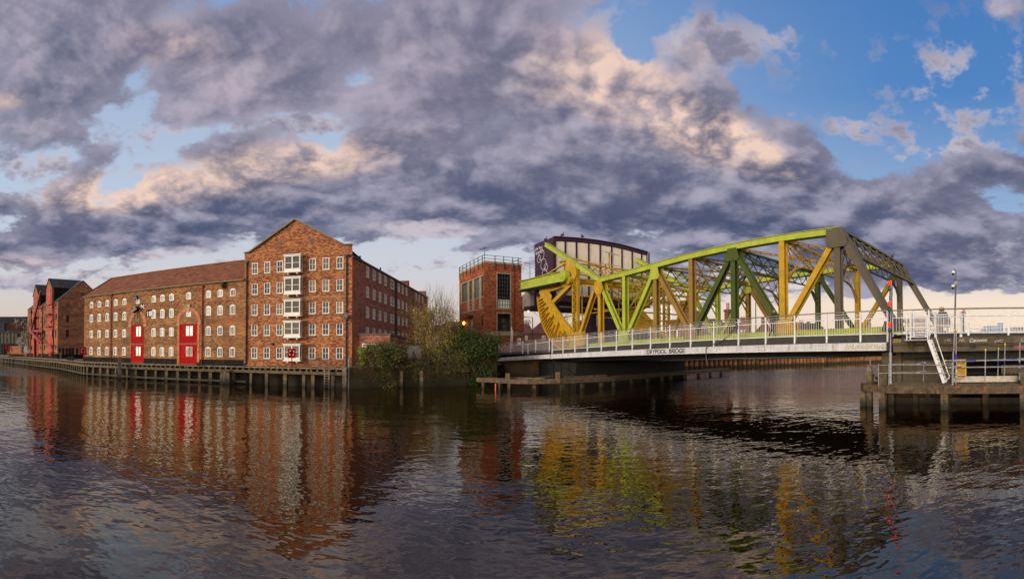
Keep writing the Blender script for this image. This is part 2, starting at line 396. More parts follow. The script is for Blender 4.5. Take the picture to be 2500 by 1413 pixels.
def timber(name, c, c2, wet=True, lichen=None):
    m, nt, b = nodes(name); p = geo(nt)
    g = noise(nt, p, 2.5, 5, .7, (1, 1, 1)); g2 = noise(nt, p, 14, 3, .7, (1, 1, .25))
    cc = mix3(nt, g, c2, c, tuple(min(1, x * 1.5) for x in c), .32, .68)
    cc = mixc(nt, ramp(nt, g2, [(.45, 0.0), (.65, .6)]), cc, tuple(x * .45 for x in c2))
    if lichen: cc = mixc(nt, ramp(nt, noise(nt, p, 3.2, 3, .5), [(.6, 0.0), (.66, .75)]), cc, lichen)
    if wet:
        z = N(nt, 'ShaderNodeSeparateXYZ'); L(nt, p, z.inputs[0])
        zz = math_(nt, 'ADD', z.outputs[2], math_(nt, 'MULTIPLY', g, .4))
        cc = mixc(nt, ramp(nt, zz, [(.25, 1.0), (.85, 0.0)]), cc, (.012, .013, .006))
    L(nt, cc, b.inputs['Base Color']); b.inputs['Roughness'].default_value = .85
    bump(nt, b, g2, .5, .02)
    return m
def concrete(name, c, stain=(.06, .03, .012), algae=(.03, .035, .01), dark=.5, low=1.3):
    m, nt, b = nodes(name); p = geo(nt)
    n1 = noise(nt, p, .7, 7, .7); n2 = noise(nt, p, 2.2, 5, .7, (1, 1, .3)); n3 = noise(nt, p, 12, 4)
    cc = mix3(nt, n1, tuple(x * .5 for x in c), c, tuple(min(1, x * 1.35) for x in c))
    cc = mixc(nt, ramp(nt, n2, [(.5, 0.0), (.68, dark)]), cc, stain)
    z = N(nt, 'ShaderNodeSeparateXYZ'); L(nt, p, z.inputs[0])
    zz = math_(nt, 'ADD', z.outputs[2], math_(nt, 'MULTIPLY', n2, .8))
    cc = mixc(nt, ramp(nt, math_(nt, 'DIVIDE', zz, 4), [(.12, .95), (low / 4 + .05, 0.0)]), cc, algae)
    L(nt, cc, b.inputs['Base Color']); b.inputs['Roughness'].default_value = .9
    bump(nt, b, math_(nt, 'ADD', n1, math_(nt, 'MULTIPLY', n3, .3)), .5, .04)
    return m
def roofmat(name, lo, mid, hi, wave=True, sc_=1.0, streak=True):
    m, nt, b = nodes(name); u = uvn(nt)
    n1 = noise(nt, u, 1.1, 6, .7); n2 = noise(nt, u, 9, 3, .8, (1, .6, 1))
    v = math_(nt, 'ADD', math_(nt, 'MULTIPLY', n1, .6), math_(nt, 'MULTIPLY', n2, .4))
    cc = mix3(nt, v, lo, mid, hi, .40, .60)
    cc = mixc(nt, ramp(nt, noise(nt, u, .35, 5, .7), [(.5, 0.0), (.7, .45)]), cc, tuple(x * .55 + .01 for x in mid))
    wv = N(nt, 'ShaderNodeTexWave'); wv.wave_type = 'BANDS'; wv.bands_direction = 'X'; wv.inputs['Scale'].default_value = .95 * sc_; wv.inputs['Distortion'].default_value = .3
    L(nt, u, wv.inputs['Vector'])
    wy = N(nt, 'ShaderNodeTexWave'); wy.wave_type = 'BANDS'; wy.bands_direction = 'Y'; wy.wave_profile = 'SAW'; wy.inputs['Scale'].default_value = 1.0 * sc_; L(nt, u, wy.inputs['Vector'])
    if wave:
        cc = mixc(nt, math_(nt, 'MULTIPLY', ramp(nt, wv.outputs['Fac'], [(.0, 1.0), (.35, 0.0)]), .75), cc, tuple(x * .3 for x in lo))
        bump(nt, b, math_(nt, 'ADD', wv.outputs['Fac'], math_(nt, 'MULTIPLY', wy.outputs['Fac'], .5)), .9, .05)
    else:
        cc = mixc(nt, math_(nt, 'MULTIPLY', ramp(nt, wy.outputs['Fac'], [(.0, 1.0), (.12, 0.0)]), .5), cc, tuple(x * .4 for x in lo))
        bump(nt, b, wy.outputs['Fac'], .5, .02)
    L(nt, cc, b.inputs['Base Color']); b.inputs['Roughness'].default_value = .85
    return m
def emis(name, c, s):
    m, nt, b = nodes(name); b.inputs['Base Color'].default_value = (*c, 1)
    b.inputs['Emission Color'].default_value = (*c, 1); b.inputs['Emission Strength'].default_value = s
    return m
def leafmat(name, lo, mid, hi):
    m, nt, b = nodes(name); p = geo(nt)
    cc = mix3(nt, noise(nt, p, 6, 3, .8), lo, mid, hi, .3, .7)
    L(nt, cc, b.inputs['Base Color']); b.inputs['Roughness'].default_value = .6
    b.inputs['Specular IOR Level'].default_value = .3
    return m
MT = dict(
    brick_wh=brickmat('brick_old_brown', (.05, .028, .014), (.235, .102, .038), (.52, .235, .078), (.32, .25, .15), soot=(.05, .035, .025), sootamt=.5, orange=(.42, .13, .045)),
    brick_gb=brickmat('brick_red', (.11, .026, .012), (.31, .078, .028), (.56, .215, .075), (.44, .27, .15), patch=.9, sootamt=.22, kf=.5, kb=.68, fs=13, fa=1.5),
    brick_wing=brickmat('brick_wing', (.15, .038, .028), (.34, .09, .055), (.50, .16, .09), (.40, .25, .18), patch=.9, sootamt=.2, kf=.5, kb=.68, fs=13, fa=1.5),
    brick_mill=brickmat('brick_mill', (.11, .03, .014), (.30, .082, .03), (.50, .18, .07), (.36, .24, .15), sootamt=.35, kf=.6, kb=.6, fs=9, fa=1.7),
    brick_millside=brickmat('brick_mill_side_lifted', (.12, .055, .03), (.36, .14, .06), (.62, .24, .09), (.42, .30, .2), sootamt=.5),  # gable side brick brightened in colour to lift a dimly lit wall
    brick_tower=brickmat('brick_tower', (.14, .022, .010), (.32, .058, .022), (.50, .15, .06), (.34, .16, .08), patch=.6, sootamt=.25, kf=.5, kb=.7, fs=13, fa=1.5),
    brick_arch=brickmat('brick_arch', (.32, .09, .035), (.50, .16, .06), (.60, .24, .11), (.45, .3, .2), bw=.1, bh=.3, sootamt=.1),
    brick_bg=brickmat('brick_far', (.08, .028, .02), (.15, .05, .034), (.22, .08, .05), (.2, .14, .1), sootamt=.3),
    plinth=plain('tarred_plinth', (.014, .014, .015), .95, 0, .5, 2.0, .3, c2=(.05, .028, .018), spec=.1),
    stone=plain('stone', (.36, .30, .20), .85, 0, .35, 3),
    sill=plain('stone_sill', (.20, .17, .10), .85, 0, .35, 3),
    white=plain('white_paint', (.78, .76, .70), .45, 0, .12, 4, .05),
    railw=plain('white_rail_paint', (.66, .66, .68), .4, 0, .14, 5, .05),
    hand=plain('worn_handrail', (.22, .19, .16), .5, .3, .3, 5),
    fascia=paint('fascia_white', (.58, .58, .60), .4, .5, (.17, .08, .03), .7),
    kerb=plain('dark_kerb_steel', (.035, .034, .034), .7, 0, .3, 3), black=plain('black_iron', (.012, .012, .014), .5, 0, .3, 4),
    iron=plain('grey_iron', (.07, .075, .08), .55, .2, .3, 4),
    galv=plain('galvanised', (.27, .28, .29), .6, .1, .3, 6),
    red=plain('red_paint', (.40, .006, .006), .75, 0, .15, 3, .1, spec=.12),
    dred=plain('dark_red_paint', (.24, .008, .010), .7, 0, .3, 3),
    rplate=plain('red_plate', (.48, .006, .008), .7, 0, .25, 6),
    lime=paint('lime_paint', (.40, .46, .05), .45, .42, (.07, .07, .02), .3),
    yellow=paint('yellow_paint', (.52, .31, .02), .6, .45, (.12, .05, .01), .35),
    ochre=paint('ochre_paint', (.29, .175, .04), .5, .45, (.08, .04, .01), .35),
    green=paint('dark_green_paint', (.065, .088, .018), .45, .42, (.02, .025, .01), .3),
    grey=paint('warm_grey_paint', (.105, .088, .058), .35, .45, (.04, .03, .02), .3),
    purple=paint('purple_paint', (.040, .016, .038), .35, .5, (.02, .01, .02), .3),
    cream=paint('cream_paint', (.82, .72, .58), .2, .55, (.25, .14, .06), .35),
    gantry=concrete('gantry_cladding', (.26, .24, .21), low=.2),
    dark=plain('steel_painted_shade', (.009, .008, .007), .9, 0, .5, 1.5, .2),  # near-black colour puts the shade below the deck into the steel
    pane=glassmat('window_pane', (.22, .18, .12), (.04, .05, .07), thr=.45),
    pane_c=glassmat('curtain_sunset_pane', (.36, .27, .14), (.09, .09, .09), thr=.62), pane_b=glassmat('bluish_pane', (.025, .035, .06), (.17, .15, .12), thr=.6),  # cream tone mixes curtains with a painted-in sunset reflection
    pane_d=glassmat('dark_pane', (.015, .016, .018), (.05, .05, .05)),
    pane_w=glassmat('pale_pane', (.28, .28, .26), (.015, .02, .025), thr=.4),
    tile=roofmat('pantiles', (.10, .030, .014), (.27, .080, .030), (.42, .17, .055)),
    slate=roofmat('slates', (.03, .032, .035), (.06, .062, .065), (.10, .10, .10), False, 1.4),
    slate_r=roofmat('brown_roof_tiles', (.06, .022, .02), (.12, .04, .032), (.17, .065, .05), False, 1.4),
    wood=timber('weathered_timber', (.125, .09, .045), (.04, .027, .013)),
    wood_l=timber('lichened_timber', (.105, .07, .038), (.035, .022, .012), True, (.28, .09, .02)),
    wood_s=timber('silvered_timber', (.20, .165, .11), (.06, .045, .028)),
    plank=plain('pale_plank', (.46, .42, .34), .8, 0, .3, 3),
    conc=concrete('quay_concrete', (.070, .048, .022), (.13, .05, .012), (.02, .022, .006), .7, 1.6), conc_d=plain('river_wall_painted_shade', (.018, .014, .009), .95, 0, .5, 1),  # river wall stone darkened to paint in the shadow behind the jetty
    conc_a=concrete('abutment_concrete', (.105, .08, .048), (.03, .02, .012), (.03, .03, .015), .6),
    conc_r=concrete('rusty_concrete', (.17, .105, .05), (.16, .06, .015), (.03, .035, .01), .6),
    asphalt=plain('asphalt', (.05, .05, .052), .9, 0, .3, 4),
    ground=plain('bank_ground', (.09, .085, .06), .95, 0, .4, .6),
    paving=plain('quay_paving', (.17, .15, .12), .9, 0, .3, 1.2),
    blue=plain('blue_paint', (.04, .16, .32), .5),
    bluetube=plain('purple_blue_paint', (.05, .03, .35), .45),
    yel=plain('yellow_plastic', (.75, .45, .01), .5),
    lblue=plain('pale_blue_paint', (.25, .38, .42), .5),
    jacket=plain('dark_jacket', (.02, .022, .028), .85, 0, .3, 12),
    skin=plain('skin', (.45, .26, .18), .6, 0, .1, 12),
    hair=plain('brown_hair', (.10, .05, .03), .8, 0, .3, 30),
    bark=plain('bark', (.075, .055, .035), .9, 0, .4, 8, .4),
    twig=plain('twig', (.13, .09, .045), .9, 0, .3, 8),
    leaf_y=leafmat('yellowing_leaves', (.16, .11, .018), (.34, .24, .04), (.52, .40, .08)),
    leaf_g=leafmat('dark_green_leaves', (.012, .02, .005), (.035, .058, .01), (.10, .13, .025)),
    leaf_m=leafmat('mixed_leaves', (.03, .032, .008), (.085, .09, .022), (.20, .17, .05)),
    leaf_l=leafmat('lime_leaves', (.10, .16, .01), (.22, .32, .02), (.35, .45, .05)),
    blossom=leafmat('blossom', (.30, .29, .20), (.55, .52, .40), (.75, .72, .60)),
    bird=plain('dark_feathers', (.03, .03, .035), .8),
    redlamp=emis('red_lamp', (1.0, .02, .006), 1.1), pane_g=glassmat('grey_pane', (.15, .135, .11), (.10, .10, .10), thr=.5),
    amber=emis('amber_lamp', (1.0, .32, .05), 14),
    lampw=emis('warm_lamp', (1.0, .5, .12), 2.5),
)

# ------------------------------------------------------------------ water and ground
QZ = 1.78
BR = fr_norm(2540, 0.0)                     # bridge frame: s along the deck (towards the right bank), off = distance across
BR.o = Vector((0, 0)); 
def B(s, D, z): return BR.p(s, z, D)
def struct(o, label=None):
    o['kind'] = 'structure'; return o
wmat, nt, b = nodes('river_water')
p = geo(nt)
b.inputs['Base Color'].default_value = (.006, .0035, .002, 1); b.inputs['Roughness'].default_value = .02
b.inputs['IOR'].default_value = 1.75; b.inputs['Specular IOR Level'].default_value = .5
def wv(scale, det, sx, rot=0):
    mp = N(nt, 'ShaderNodeMapping'); mp.inputs['Rotation'].default_value = (0, 0, rot); mp.inputs['Scale'].default_value = sx; L(nt, p, mp.inputs[0])
    return noise(nt, mp.outputs[0], scale, det, .55)
h1 = wv(.42, 1, (1, 1, 1)); h2 = wv(1.7, 2, (1, 1.35, 1), .5); h3 = wv(3.6, 1, (1, 1.3, 1), -.3); h0 = wv(.05, 3, (1, 1.6, 1), .2)
calm = ramp(nt, h0, [(.38, .35), (.62, 1.0)])
hh = math_(nt, 'ADD', math_(nt, 'MULTIPLY', h1, .85), math_(nt, 'MULTIPLY', h2, .40))
hh = math_(nt, 'ADD', hh, math_(nt, 'MULTIPLY', math_(nt, 'MULTIPLY', h3, .05), calm))
def patch(fx, fy, rx, ry, rot):
    mp = N(nt, 'ShaderNodeMapping', vector_type='TEXTURE'); mp.inputs['Location'].default_value = (fx, fy, 0); mp.inputs['Rotation'].default_value = (0, 0, rot); mp.inputs['Scale'].default_value = (rx, ry, 1); L(nt, p, mp.inputs[0])
    ln = N(nt, 'ShaderNodeVectorMath', operation='LENGTH'); L(nt, mp.outputs[0], ln.inputs[0]); return ramp(nt, ln.outputs['Value'], [(.55, 1.0), (1.0, 0.0)])
_a = B(-22, 50, 0); _b = W(60, 70)
rf_ = math_(nt, 'ADD', patch(_a.x, _a.y, 30, 34, 0.0), patch(_b.x, _b.y, 26, 14, .5), clamp=True)
h4 = wv(1.9, 4, (1, 1.3, 1), .8)
hh = math_(nt, 'MULTIPLY', hh, math_(nt, 'ADD', 1.0, math_(nt, 'MULTIPLY', rf_, 1.2)))
hh = math_(nt, 'ADD', hh, math_(nt, 'MULTIPLY', math_(nt, 'MULTIPLY', h4, 2.2), rf_))
bump(nt, b, hh, 1.0, .048)
_nrm = b.inputs['Normal'].links[0].from_socket
fz = N(nt, 'ShaderNodeFresnel'); fz.inputs['IOR'].default_value = 1.85; L(nt, _nrm, fz.inputs['Normal'])
gl = N(nt, 'ShaderNodeBsdfAnisotropic'); gl.inputs['Color'].default_value = (1.0, .91, .80, 1); gl.inputs['Roughness'].default_value = .02; L(nt, _nrm, gl.inputs['Normal'])
df = N(nt, 'ShaderNodeBsdfDiffuse'); df.inputs['Color'].default_value = (.006, .0035, .0015, 1)
mx_ = N(nt, 'ShaderNodeMixShader'); L(nt, fz.outputs[0], mx_.inputs[0]); L(nt, df.outputs[0], mx_.inputs[1]); L(nt, gl.outputs[0], mx_.inputs[2])
L(nt, mx_.outputs[0], nt.nodes['Material Output'].inputs['Surface'])
WM = b
w = MB(); S = 4000
w.add([(-S, -S, 0), (S, -S, 0), (S, S, 0), (-S, S, 0)], [(0, 1, 2, 3)])
struct(w.build('river', wmat))
bank = [W(-420, 700), W(0, 127), W(65, 100), W(140, 80), W(205, 61.5), W(300, 55.6), W(450, 50.5), W(600, 47.6), W(750, 44.2), W(848, 42.6),
        W(852, 41.8), W(1000, 43.5), W(1160, 46), W(1212, 54), B(-54, 24.9, 0), B(-46.6, 24.9, 0), B(-46.6, 40, 0), B(-56, 46, 0), B(-64, 62, 0), W(1663, 92), W(1850, 100),
        W(2017, 112), W(2166, 134), W(2400, 190), W(2640, 420)]
ring = [W(x, 3600) for x in (2640, 2300, 1900, 1500, 1100, 700, 300, 0, -420)]
def land(pts, z, name, mat):
    pts = [Vector((q.x, q.y, z)) for q in pts]
    m = MB(); tr = geometry.tessellate_polygon([pts]); n = len(pts)
    fs = [tuple(t) for t in tr]
    m.add(pts, fs)
    me = m.build(name, mat)
    return struct(me)
land(bank + ring, QZ - .004, 'ground', MT['ground'])
# the near bank beyond the right abutment and round behind the camera
land([B(9, 26.4, 0), B(9, -60, 0), B(400, -60, 0), B(900, 400, 0), B(300, 900, 0), B(30, 160, 0), B(-2, 60, 0), B(-6, 41, 0), B(-6, 26.4, 0)], 1.6, 'ground', MT['ground'])
# paved quay strip in front of the mills
qb = [W(0, 127), W(65, 100), W(140, 80), W(205, 61.5), W(300, 55.6), W(450, 50.5), W(600, 47.6), W(750, 44.2), W(848, 42.6)]
qf = [W(0, 125), W(65, 97.5), W(140, 78), W(205, 59.8), W(300, 54), W(450, 49), W(600, 46), W(750, 42.7), W(846, 41.1)]
def off_in(px, d): return W(px, d)
pv = MB(); back = [W(0, 133), W(65, 108), W(140, 87), W(205, 65), W(300, 60), W(450, 54), W(600, 50), W(750, 46.5), W(862, 45)]
for i in range(8):
    a, c, d_, e = qb[i], qb[i + 1], back[i + 1], back[i]
    pv.add([Vector((q.x, q.y, QZ)) for q in (a, c, d_, e)], [(0, 1, 2, 3)])
struct(pv.build('quay_paving', MT['paving']))

def wallstrip(pts, z0, z1, th, name, mat, **kw):
    m = MB()
    for a, c in zip(pts, pts[1:]):
        f = fr_pts(a, c); Ln = (Vector((c.x, c.y)) - Vector((a.x, a.y))).length
        m.box(f, 0, Ln, z0, z1, 0, th)
    return m.build(name, mat, **kw)
t = thing('quay_wall', 'dark river wall standing behind the timber jetty below the brick warehouses', 'quay wall', W(450, 50.6, -1))
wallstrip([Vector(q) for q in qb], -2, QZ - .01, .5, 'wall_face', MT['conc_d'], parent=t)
t = thing('quay_wall', 'mossy concrete river wall below the bushes, between the timber jetty and the bridge', 'quay wall', W(1000, 43.6, -1))
wallstrip([W(850, 41.8), W(1000, 43.5), W(1160, 46), W(1214, 54)], -2, QZ + .02, .6, 'wall_face', MT['conc'], parent=t)
cp = MB()
for a, c in ((W(852, 41.7), W(1000, 43.4)), (W(1000, 43.4), W(1160, 45.9))):
    f = fr_pts(a, c); Ln = (c - a).length; cp.box(f, 0, Ln, QZ + .022, QZ + .15, -.06, .5)
cp.build('coping', MT['conc_a'], t)
pc = MB()
for x in (982, 1031):
    q = W(x, 43.1); f = fr_pts(W(x - 3, 43.1), W(x + 3, 43.1)); pc.box(f, -.12, .18, -2, 1.5, -.35, .12)
pc.build('timber_fender', MT['wood'], t)

# ------------------------------------------------------------------ timber jetty
t = thing('timber_jetty', 'long weathered timber jetty on piles along the foot of the brick warehouses', 'jetty', W(500, 47, 0))
def zseg(fr, L_, m, z0, z1, o0, o1): m.box(fr, 0, L_, z0, z1, o0, o1)
rj = random.Random(3); npile = 0
edge = MB(); wal = MB(); low = MB(); blk = MB(); brc = MB(); dk = MB()
for i in range(8):
    a, c = Vector(qf[i]), Vector(qf[i + 1]); f = fr_pts(a, c); Ln = (c - a).length
    # deck planks back to the wall
    k = 0.0
    while k < Ln:
        w_ = min(2.4 + rj.random(), Ln - k); dz = rj.uniform(-.015, .015)
        edge.box(f, k, k + w_ - .02, QZ - .13 + dz, QZ - .012 + dz, -.02, .32); k += w_
    dk.add([f.p(0, QZ - .06, .3), f.p(Ln, QZ - .06, .3), Vector((qb[i + 1].x, qb[i + 1].y, QZ - .06)), Vector((qb[i].x, qb[i].y, QZ - .06))], [(0, 1, 2, 3)])
    wal.box(f, 0, Ln, QZ - .62, QZ - .36, -.09, .16)
    if i < 6: low.box(f, 0, Ln, .18, .36, .02, .2)
    k = .3
    while k < Ln:
        blk.box(f, k, k + .16, QZ - .36, QZ - .13, .02, .3); k += .62
    sp = 1.35 if i < 6 else 1.9
    k = .5
    while k < Ln - .1:
        if i >= 1 or rj.random() < .5:
            p_ = MB(); j = rj.uniform(-.06, .06); w_ = rj.uniform(.13, .19)
            p_.box(f, k - w_, k + w_, -1.6, QZ - .36, .16, .5 + j)
            p_.build('pile', MT['wood'], t); npile += 1
        k += sp * rj.uniform(.9, 1.1)
edge.build('deck_edge', MT['wood_s'], t); wal.build('waling', MT['wood'], t); low.build('lower_waling', MT['wood'], t)
blk.build('packing_blocks', MT['wood'], t); dk.build('deck', MT['wood'], t)
# big block under the waling where the jetty changes height
def mooring(px, d, ztop, w_, label):
    f = fr_pts(W(px - 2, d), W(px + 2, d)); m = MB()
    m.box(f, -w_ / 2, w_ / 2, -1.8, ztop, -w_ / 2, w_ / 2)
    c0 = f.p(0, ztop, 0); m.tube(c0, c0 + Vector((0, 0, .08)), w_ * .45, 8, w_ * .3)
    for z in (.8, QZ - .5): m.box(f, -w_ / 2 - .03, w_ / 2 + .03, z, z + .09, -w_ / 2 - .03, w_ / 2 + .03)
    o = m.build('mooring_post', MT['wood_s'], at=(f.o.x, f.o.y, 0)); o['label'] = label; o['category'] = 'post'; return o
mooring(150, 76.5, 2.75, .35, 'pale timber post rising through the jetty in front of the brick mill')
mooring(294, 53.2, 2.45, .42, 'square grey timber post standing at the jetty edge left of the narrow red doors')
mooring(555, 46.4, 1.15, .62, 'stubby timber block at the jetty edge below the right end of the long warehouse')
mooring(843, 40.6, 1.9, .34, 'heavy end post of the timber jetty beside the concrete river wall')

# ------------------------------------------------------------------ window kit
def arch_poly(w, h, rise, n=6):
    pts = [(-w / 2, 0), (w / 2, 0), (w / 2, h - rise)]
    if rise > 0:
        for i in range(1, n):
            a = i / n; x = w / 2 - w * a
            pts.append((x, h - rise + rise * math.sin(math.pi * a) ** .7))
    pts.append((-w / 2, h - rise))
    return pts
def mk_window(fr, w, h, rise, bars_v, bars_h, fm, pm, parent, name='window', fw=.06, dep=.0, bw=.03, sill=None, head=0.0, back=.07):
    """window prototype at local origin (sill centre), oriented in frame fr"""
    f = Fr((0, 0), fr.u)
    m = MB()
    def bx(x0, x1, z0, z1, o0=None, o1=None): m.box(f, x0, x1, z0, z1, -.035 + dep if o0 is None else o0, .05 + dep if o1 is None else o1)
    bx(-w / 2, -w / 2 + fw, 0, h - rise); bx(w / 2 - fw, w / 2, 0, h - rise); bx(-w / 2 + fw, w / 2 - fw, 0, fw)
    if rise > 0:
        poly = [(x, z) for x, z in arch_poly(w, h, rise)][2:]
        inner = [(-w / 2 + fw, h - rise - head), (w / 2 - fw, h - rise - head)]
        pp = [f.p(x, z, -.035 + dep) for x, z in poly] + [f.p(-w / 2, h - rise - .001, -.035 + dep)][:0] + [f.p(x, z, -.035 + dep) for x, z in ((-w / 2 + fw, h - rise), (-w / 2 + fw, h - rise - head), (w / 2 - fw, h - rise - head), (w / 2 - fw, h - rise))]
        m.prism(pp, Vector((f.n.x, f.n.y, 0)) * .085)
    else: bx(-w / 2 + fw, w / 2 - fw, h - fw, h)
    for x in bars_v: bx(x - bw / 2, x + bw / 2, fw, h - rise - (head if rise > 0 else fw), -.02 + dep, .045 + dep)
    for z in bars_h: bx(-w / 2 + fw, w / 2 - fw, z - bw / 2, z + bw / 2, -.022 + dep, .044 + dep)
    fo = m.build(name, fm, None); fo.parent = parent
    ORG[fo.name] = Vector((0, 0, 0))
    g = MB(); g.box(f, -w / 2 + fw * .4, w / 2 - fw * .4, fw * .4, h - rise * .6 - fw * .4, back * .3 + dep + .012, back + dep + .02)
    g.build('pane', pm, fo)
    if sill: 
        s_ = MB(); s_.box(f, -w / 2 - .07, w / 2 + .07, -.10, -.005, -.10, .02); s_.build('sill', sill, fo)
    return fo
def put_window(proto, fr, t, z, off, parent, used):
    loc = fr.p(t, z, off) - ORG[parent.name]
    if not used:
        proto.location = loc; used.append(1); return proto
    return dup(proto, loc, 0, parent)
def holed_wall(fr, t0, t1, z0, top, holes, depth, m, reveal=.14):
    """wall slab with real openings. holes: (a,b,z0,z1[,rise]); top: z or polygon of (t,z) along the top for a gable"""
    ztop = top if not isinstance(top, list) else min(z for _, z in top)
    ts = sorted({round(v, 4) for v in [t0, t1] + [h[0] for h in holes] + [h[1] for h in holes]})
    zs = sorted({round(v, 4) for v in [z0, ztop] + [h[2] for h in holes] + [h[3] for h in holes]})
    def inhole(a, z): return any(h[0] - 1e-3 < a < h[1] + 1e-3 and h[2] - 1e-3 < z < h[3] + 1e-3 for h in holes)
    for i in range(len(ts) - 1):
        run = None
        for j in range(len(zs) - 1):
            cm = (ts[i] + ts[i + 1]) / 2; zm = (zs[j] + zs[j + 1]) / 2
            if not inhole(cm, zm):
                if run is None: run = zs[j]
            else:
                if run is not None: m.add([fr.p(ts[i], run), fr.p(ts[i + 1], run), fr.p(ts[i + 1], zs[j]), fr.p(ts[i], zs[j])], [(0, 1, 2, 3)]); run = None
        if run is not None: m.add([fr.p(ts[i], run), fr.p(ts[i + 1], run), fr.p(ts[i + 1], ztop), fr.p(ts[i], ztop)], [(0, 1, 2, 3)])
    for h in holes:
        a, c, z_0, z_1 = h[:4]
        q = [(a, z_0), (c, z_0), (c, z_1), (a, z_1)]
        for k in range(4):
            (x1, y1), (x2, y2) = q[k], q[(k + 1) % 4]
            m.add([fr.p(x1, y1), fr.p(x2, y2), fr.p(x2, y2, reveal), fr.p(x1, y1, reveal)], [(0, 3, 2, 1)])
        m.add([fr.p(x, y, reveal) for x, y in q], [(0, 1, 2, 3)])
        if len(h) > 4 and h[4] > 0:   # brick spandrels over a segmental head
            ap = arch_poly(c - a, z_1 - z_0, h[4]); cx = (a + c) / 2
            left = [p for p in ap if p[0] <= 1e-6 and p[1] > 1e-6]; right = [p for p in ap if p[0] >= -1e-6 and p[1] > 1e-6]
            for side, corner in ((left, (-(c - a) / 2, z_1 - z_0)), (right, ((c - a) / 2, z_1 - z_0))):
                ps = [fr.p(cx + x, z_0 + z, .002) for x, z in side] + [fr.p(cx + corner[0], z_0 + corner[1], .002)]
                if len(ps) >= 3: 
                    tr = geometry.tessellate_polygon([ps]); m.add(ps, [tuple(t_) for t_ in tr])
    if isinstance(top, list):
        ps = [fr.p(t0, ztop)] + [fr.p(t_, z_) for t_, z_ in top] + [fr.p(t1, ztop)]
        pz = []
        for q_ in ps:
            if not pz or (q_ - pz[-1]).length > 1e-4: pz.append(q_)
        tr = geometry.tessellate_polygon([pz]); m.add(pz, [tuple(t_) for t_ in tr])
Fr.p.__defaults__ = (0.0, 0.0)
Fr.p = lambda s, t, z=0.0, off=0.0: Vector((s.o.x + s.u.x * t + s.n.x * off, s.o.y + s.u.y * t + s.n.y * off, z))

# ------------------------------------------------------------------ long brick warehouse
FW = fr_norm(1215, 40.7)
x2w = lambda X: 200 + X / 4.155
y2w = lambda Y: 600 + Y / 4.155
tL, tR = FW.T(205), FW.T(597.5)
zE = FW.Z(570, y2w(345)); 
wh = thing('brick_warehouse', 'long old brown brick warehouse with a red pantile roof and two tall red doorways', 'warehouse', FW.p((tL + tR) / 2, QZ, 0))
def rowz(Yt, Yb): return FW.Z(567.5, y2w(Yb)), FW.Z(567.5, y2w(Yt))
rows = [rowz(432, 510), rowz(595, 697), rowz(808, 905), rowz(1025, 1127)]
cols = [222.9, 242.0, 261.3, 281.9, 303.2, 375, 395.9, 418.3, 508.5, 537.2, 567.6]
Ww = .64
holes = []; wins = []
for r, (z0, z1) in enumerate(rows):
    for cx in cols:
        t_ = FW.T(cx); holes.append((t_ - Ww / 2, t_ + Ww / 2, z0, z1, .13)); wins.append((r, t_, z0))
for (cx, r) in ((336, 0), (460, 0), (460, 1)):
    t_ = FW.T(cx); z0, z1 = rows[r]; holes.append((t_ - Ww / 2, t_ + Ww / 2, z0, z1, .13)); wins.append((r, t_, z0))
doors = []
for (xa, xb, yt, yb) in ((319.5, 351.2, 792, 883.8), (437.8, 481.6, 790.2, 886.8)):
    a, c = FW.T(xa), FW.T(xb); zt = FW.Z((xa + xb) / 2, yt); doors.append((a, c, QZ + .05, zt)); holes.append((a, c, QZ + .05, zt))
wm = MB(); holed_wall(FW, tL, tR, QZ, zE, holes, .3, wm)
DEP = 11.5
wm.add([FW.p(tL, QZ), FW.p(tL, zE), FW.p(tL, zE, DEP), FW.p(tL, QZ, DEP)], [(0, 1, 2, 3)])
wm.add([FW.p(tR, QZ), FW.p(tR, zE), FW.p(tR, zE, DEP), FW.p(tR, QZ, DEP)], [(3, 2, 1, 0)])
wm.add([FW.p(tL, QZ, DEP), FW.p(tR, QZ, DEP), FW.p(tR, zE, DEP), FW.p(tL, zE, DEP)], [(3, 2, 1, 0)])
wm.build('wall', MT['brick_wh'], wh)
# roof: ridge heights come from the skyline
dR = DEP / 2
zrid = FW.Z(560, 640.5, dR)
tl2 = FW.T(271, dR)
rf = MB()
A0, A1 = FW.p(tL - .1, zE - .02, -.22), FW.p(tR, zE - .02, -.22)
B0, B1 = FW.p(tl2, zrid, dR), FW.p(tR, zrid, dR)
C0, C1 = FW.p(tL - .1, zE, DEP + .2), FW.p(tR, zE, DEP + .2)
th = Vector((0, 0, .12))
rf.add([A0, A1, B1, B0], [(0, 1, 2, 3)]); rf.add([B0, B1, C1, C0], [(0, 1, 2, 3)]); rf.add([A0, B0, C0], [(0, 1, 2)])
rf.add([A0 - th, A1 - th, A1, A0], [(0, 1, 2, 3)])
rf.build('roof', MT['tile'], wh)
rd = MB(); rd.tube(B0 + Vector((0, 0, .02)), B1 + Vector((0, 0, .02)), .11, 6); rd.tube(A0 + Vector((0, 0, .02)), B0 + Vector((0, 0, .02)), .1, 6); rd.build('ridge_tiles', MT['tile'], wh)
gt = MB(); gt.box(FW, tL, tR - .02, zE - .17, zE - .06, -.30, -.10); gt.build('gutter', MT['sill'], wh)
Hs = [z1 - z0 for z0, z1 in rows]
protos = {}
for r in range(4):
    h = Hs[r]
    pm = [MT['pane_b'], MT['pane_w'], MT['pane_w'], MT['pane_b']][r]
    protos[r] = (mk_window(FW, Ww, h, .13, (-.1, .1) if r else (-.1, .1), (), MT['white'], pm, wh, fw=.07, bw=.04, head=.02), [])
for r, t_, z0 in wins:
    pr, used = protos[r]; put_window(pr, FW, t_, z0, .0, wh, used)
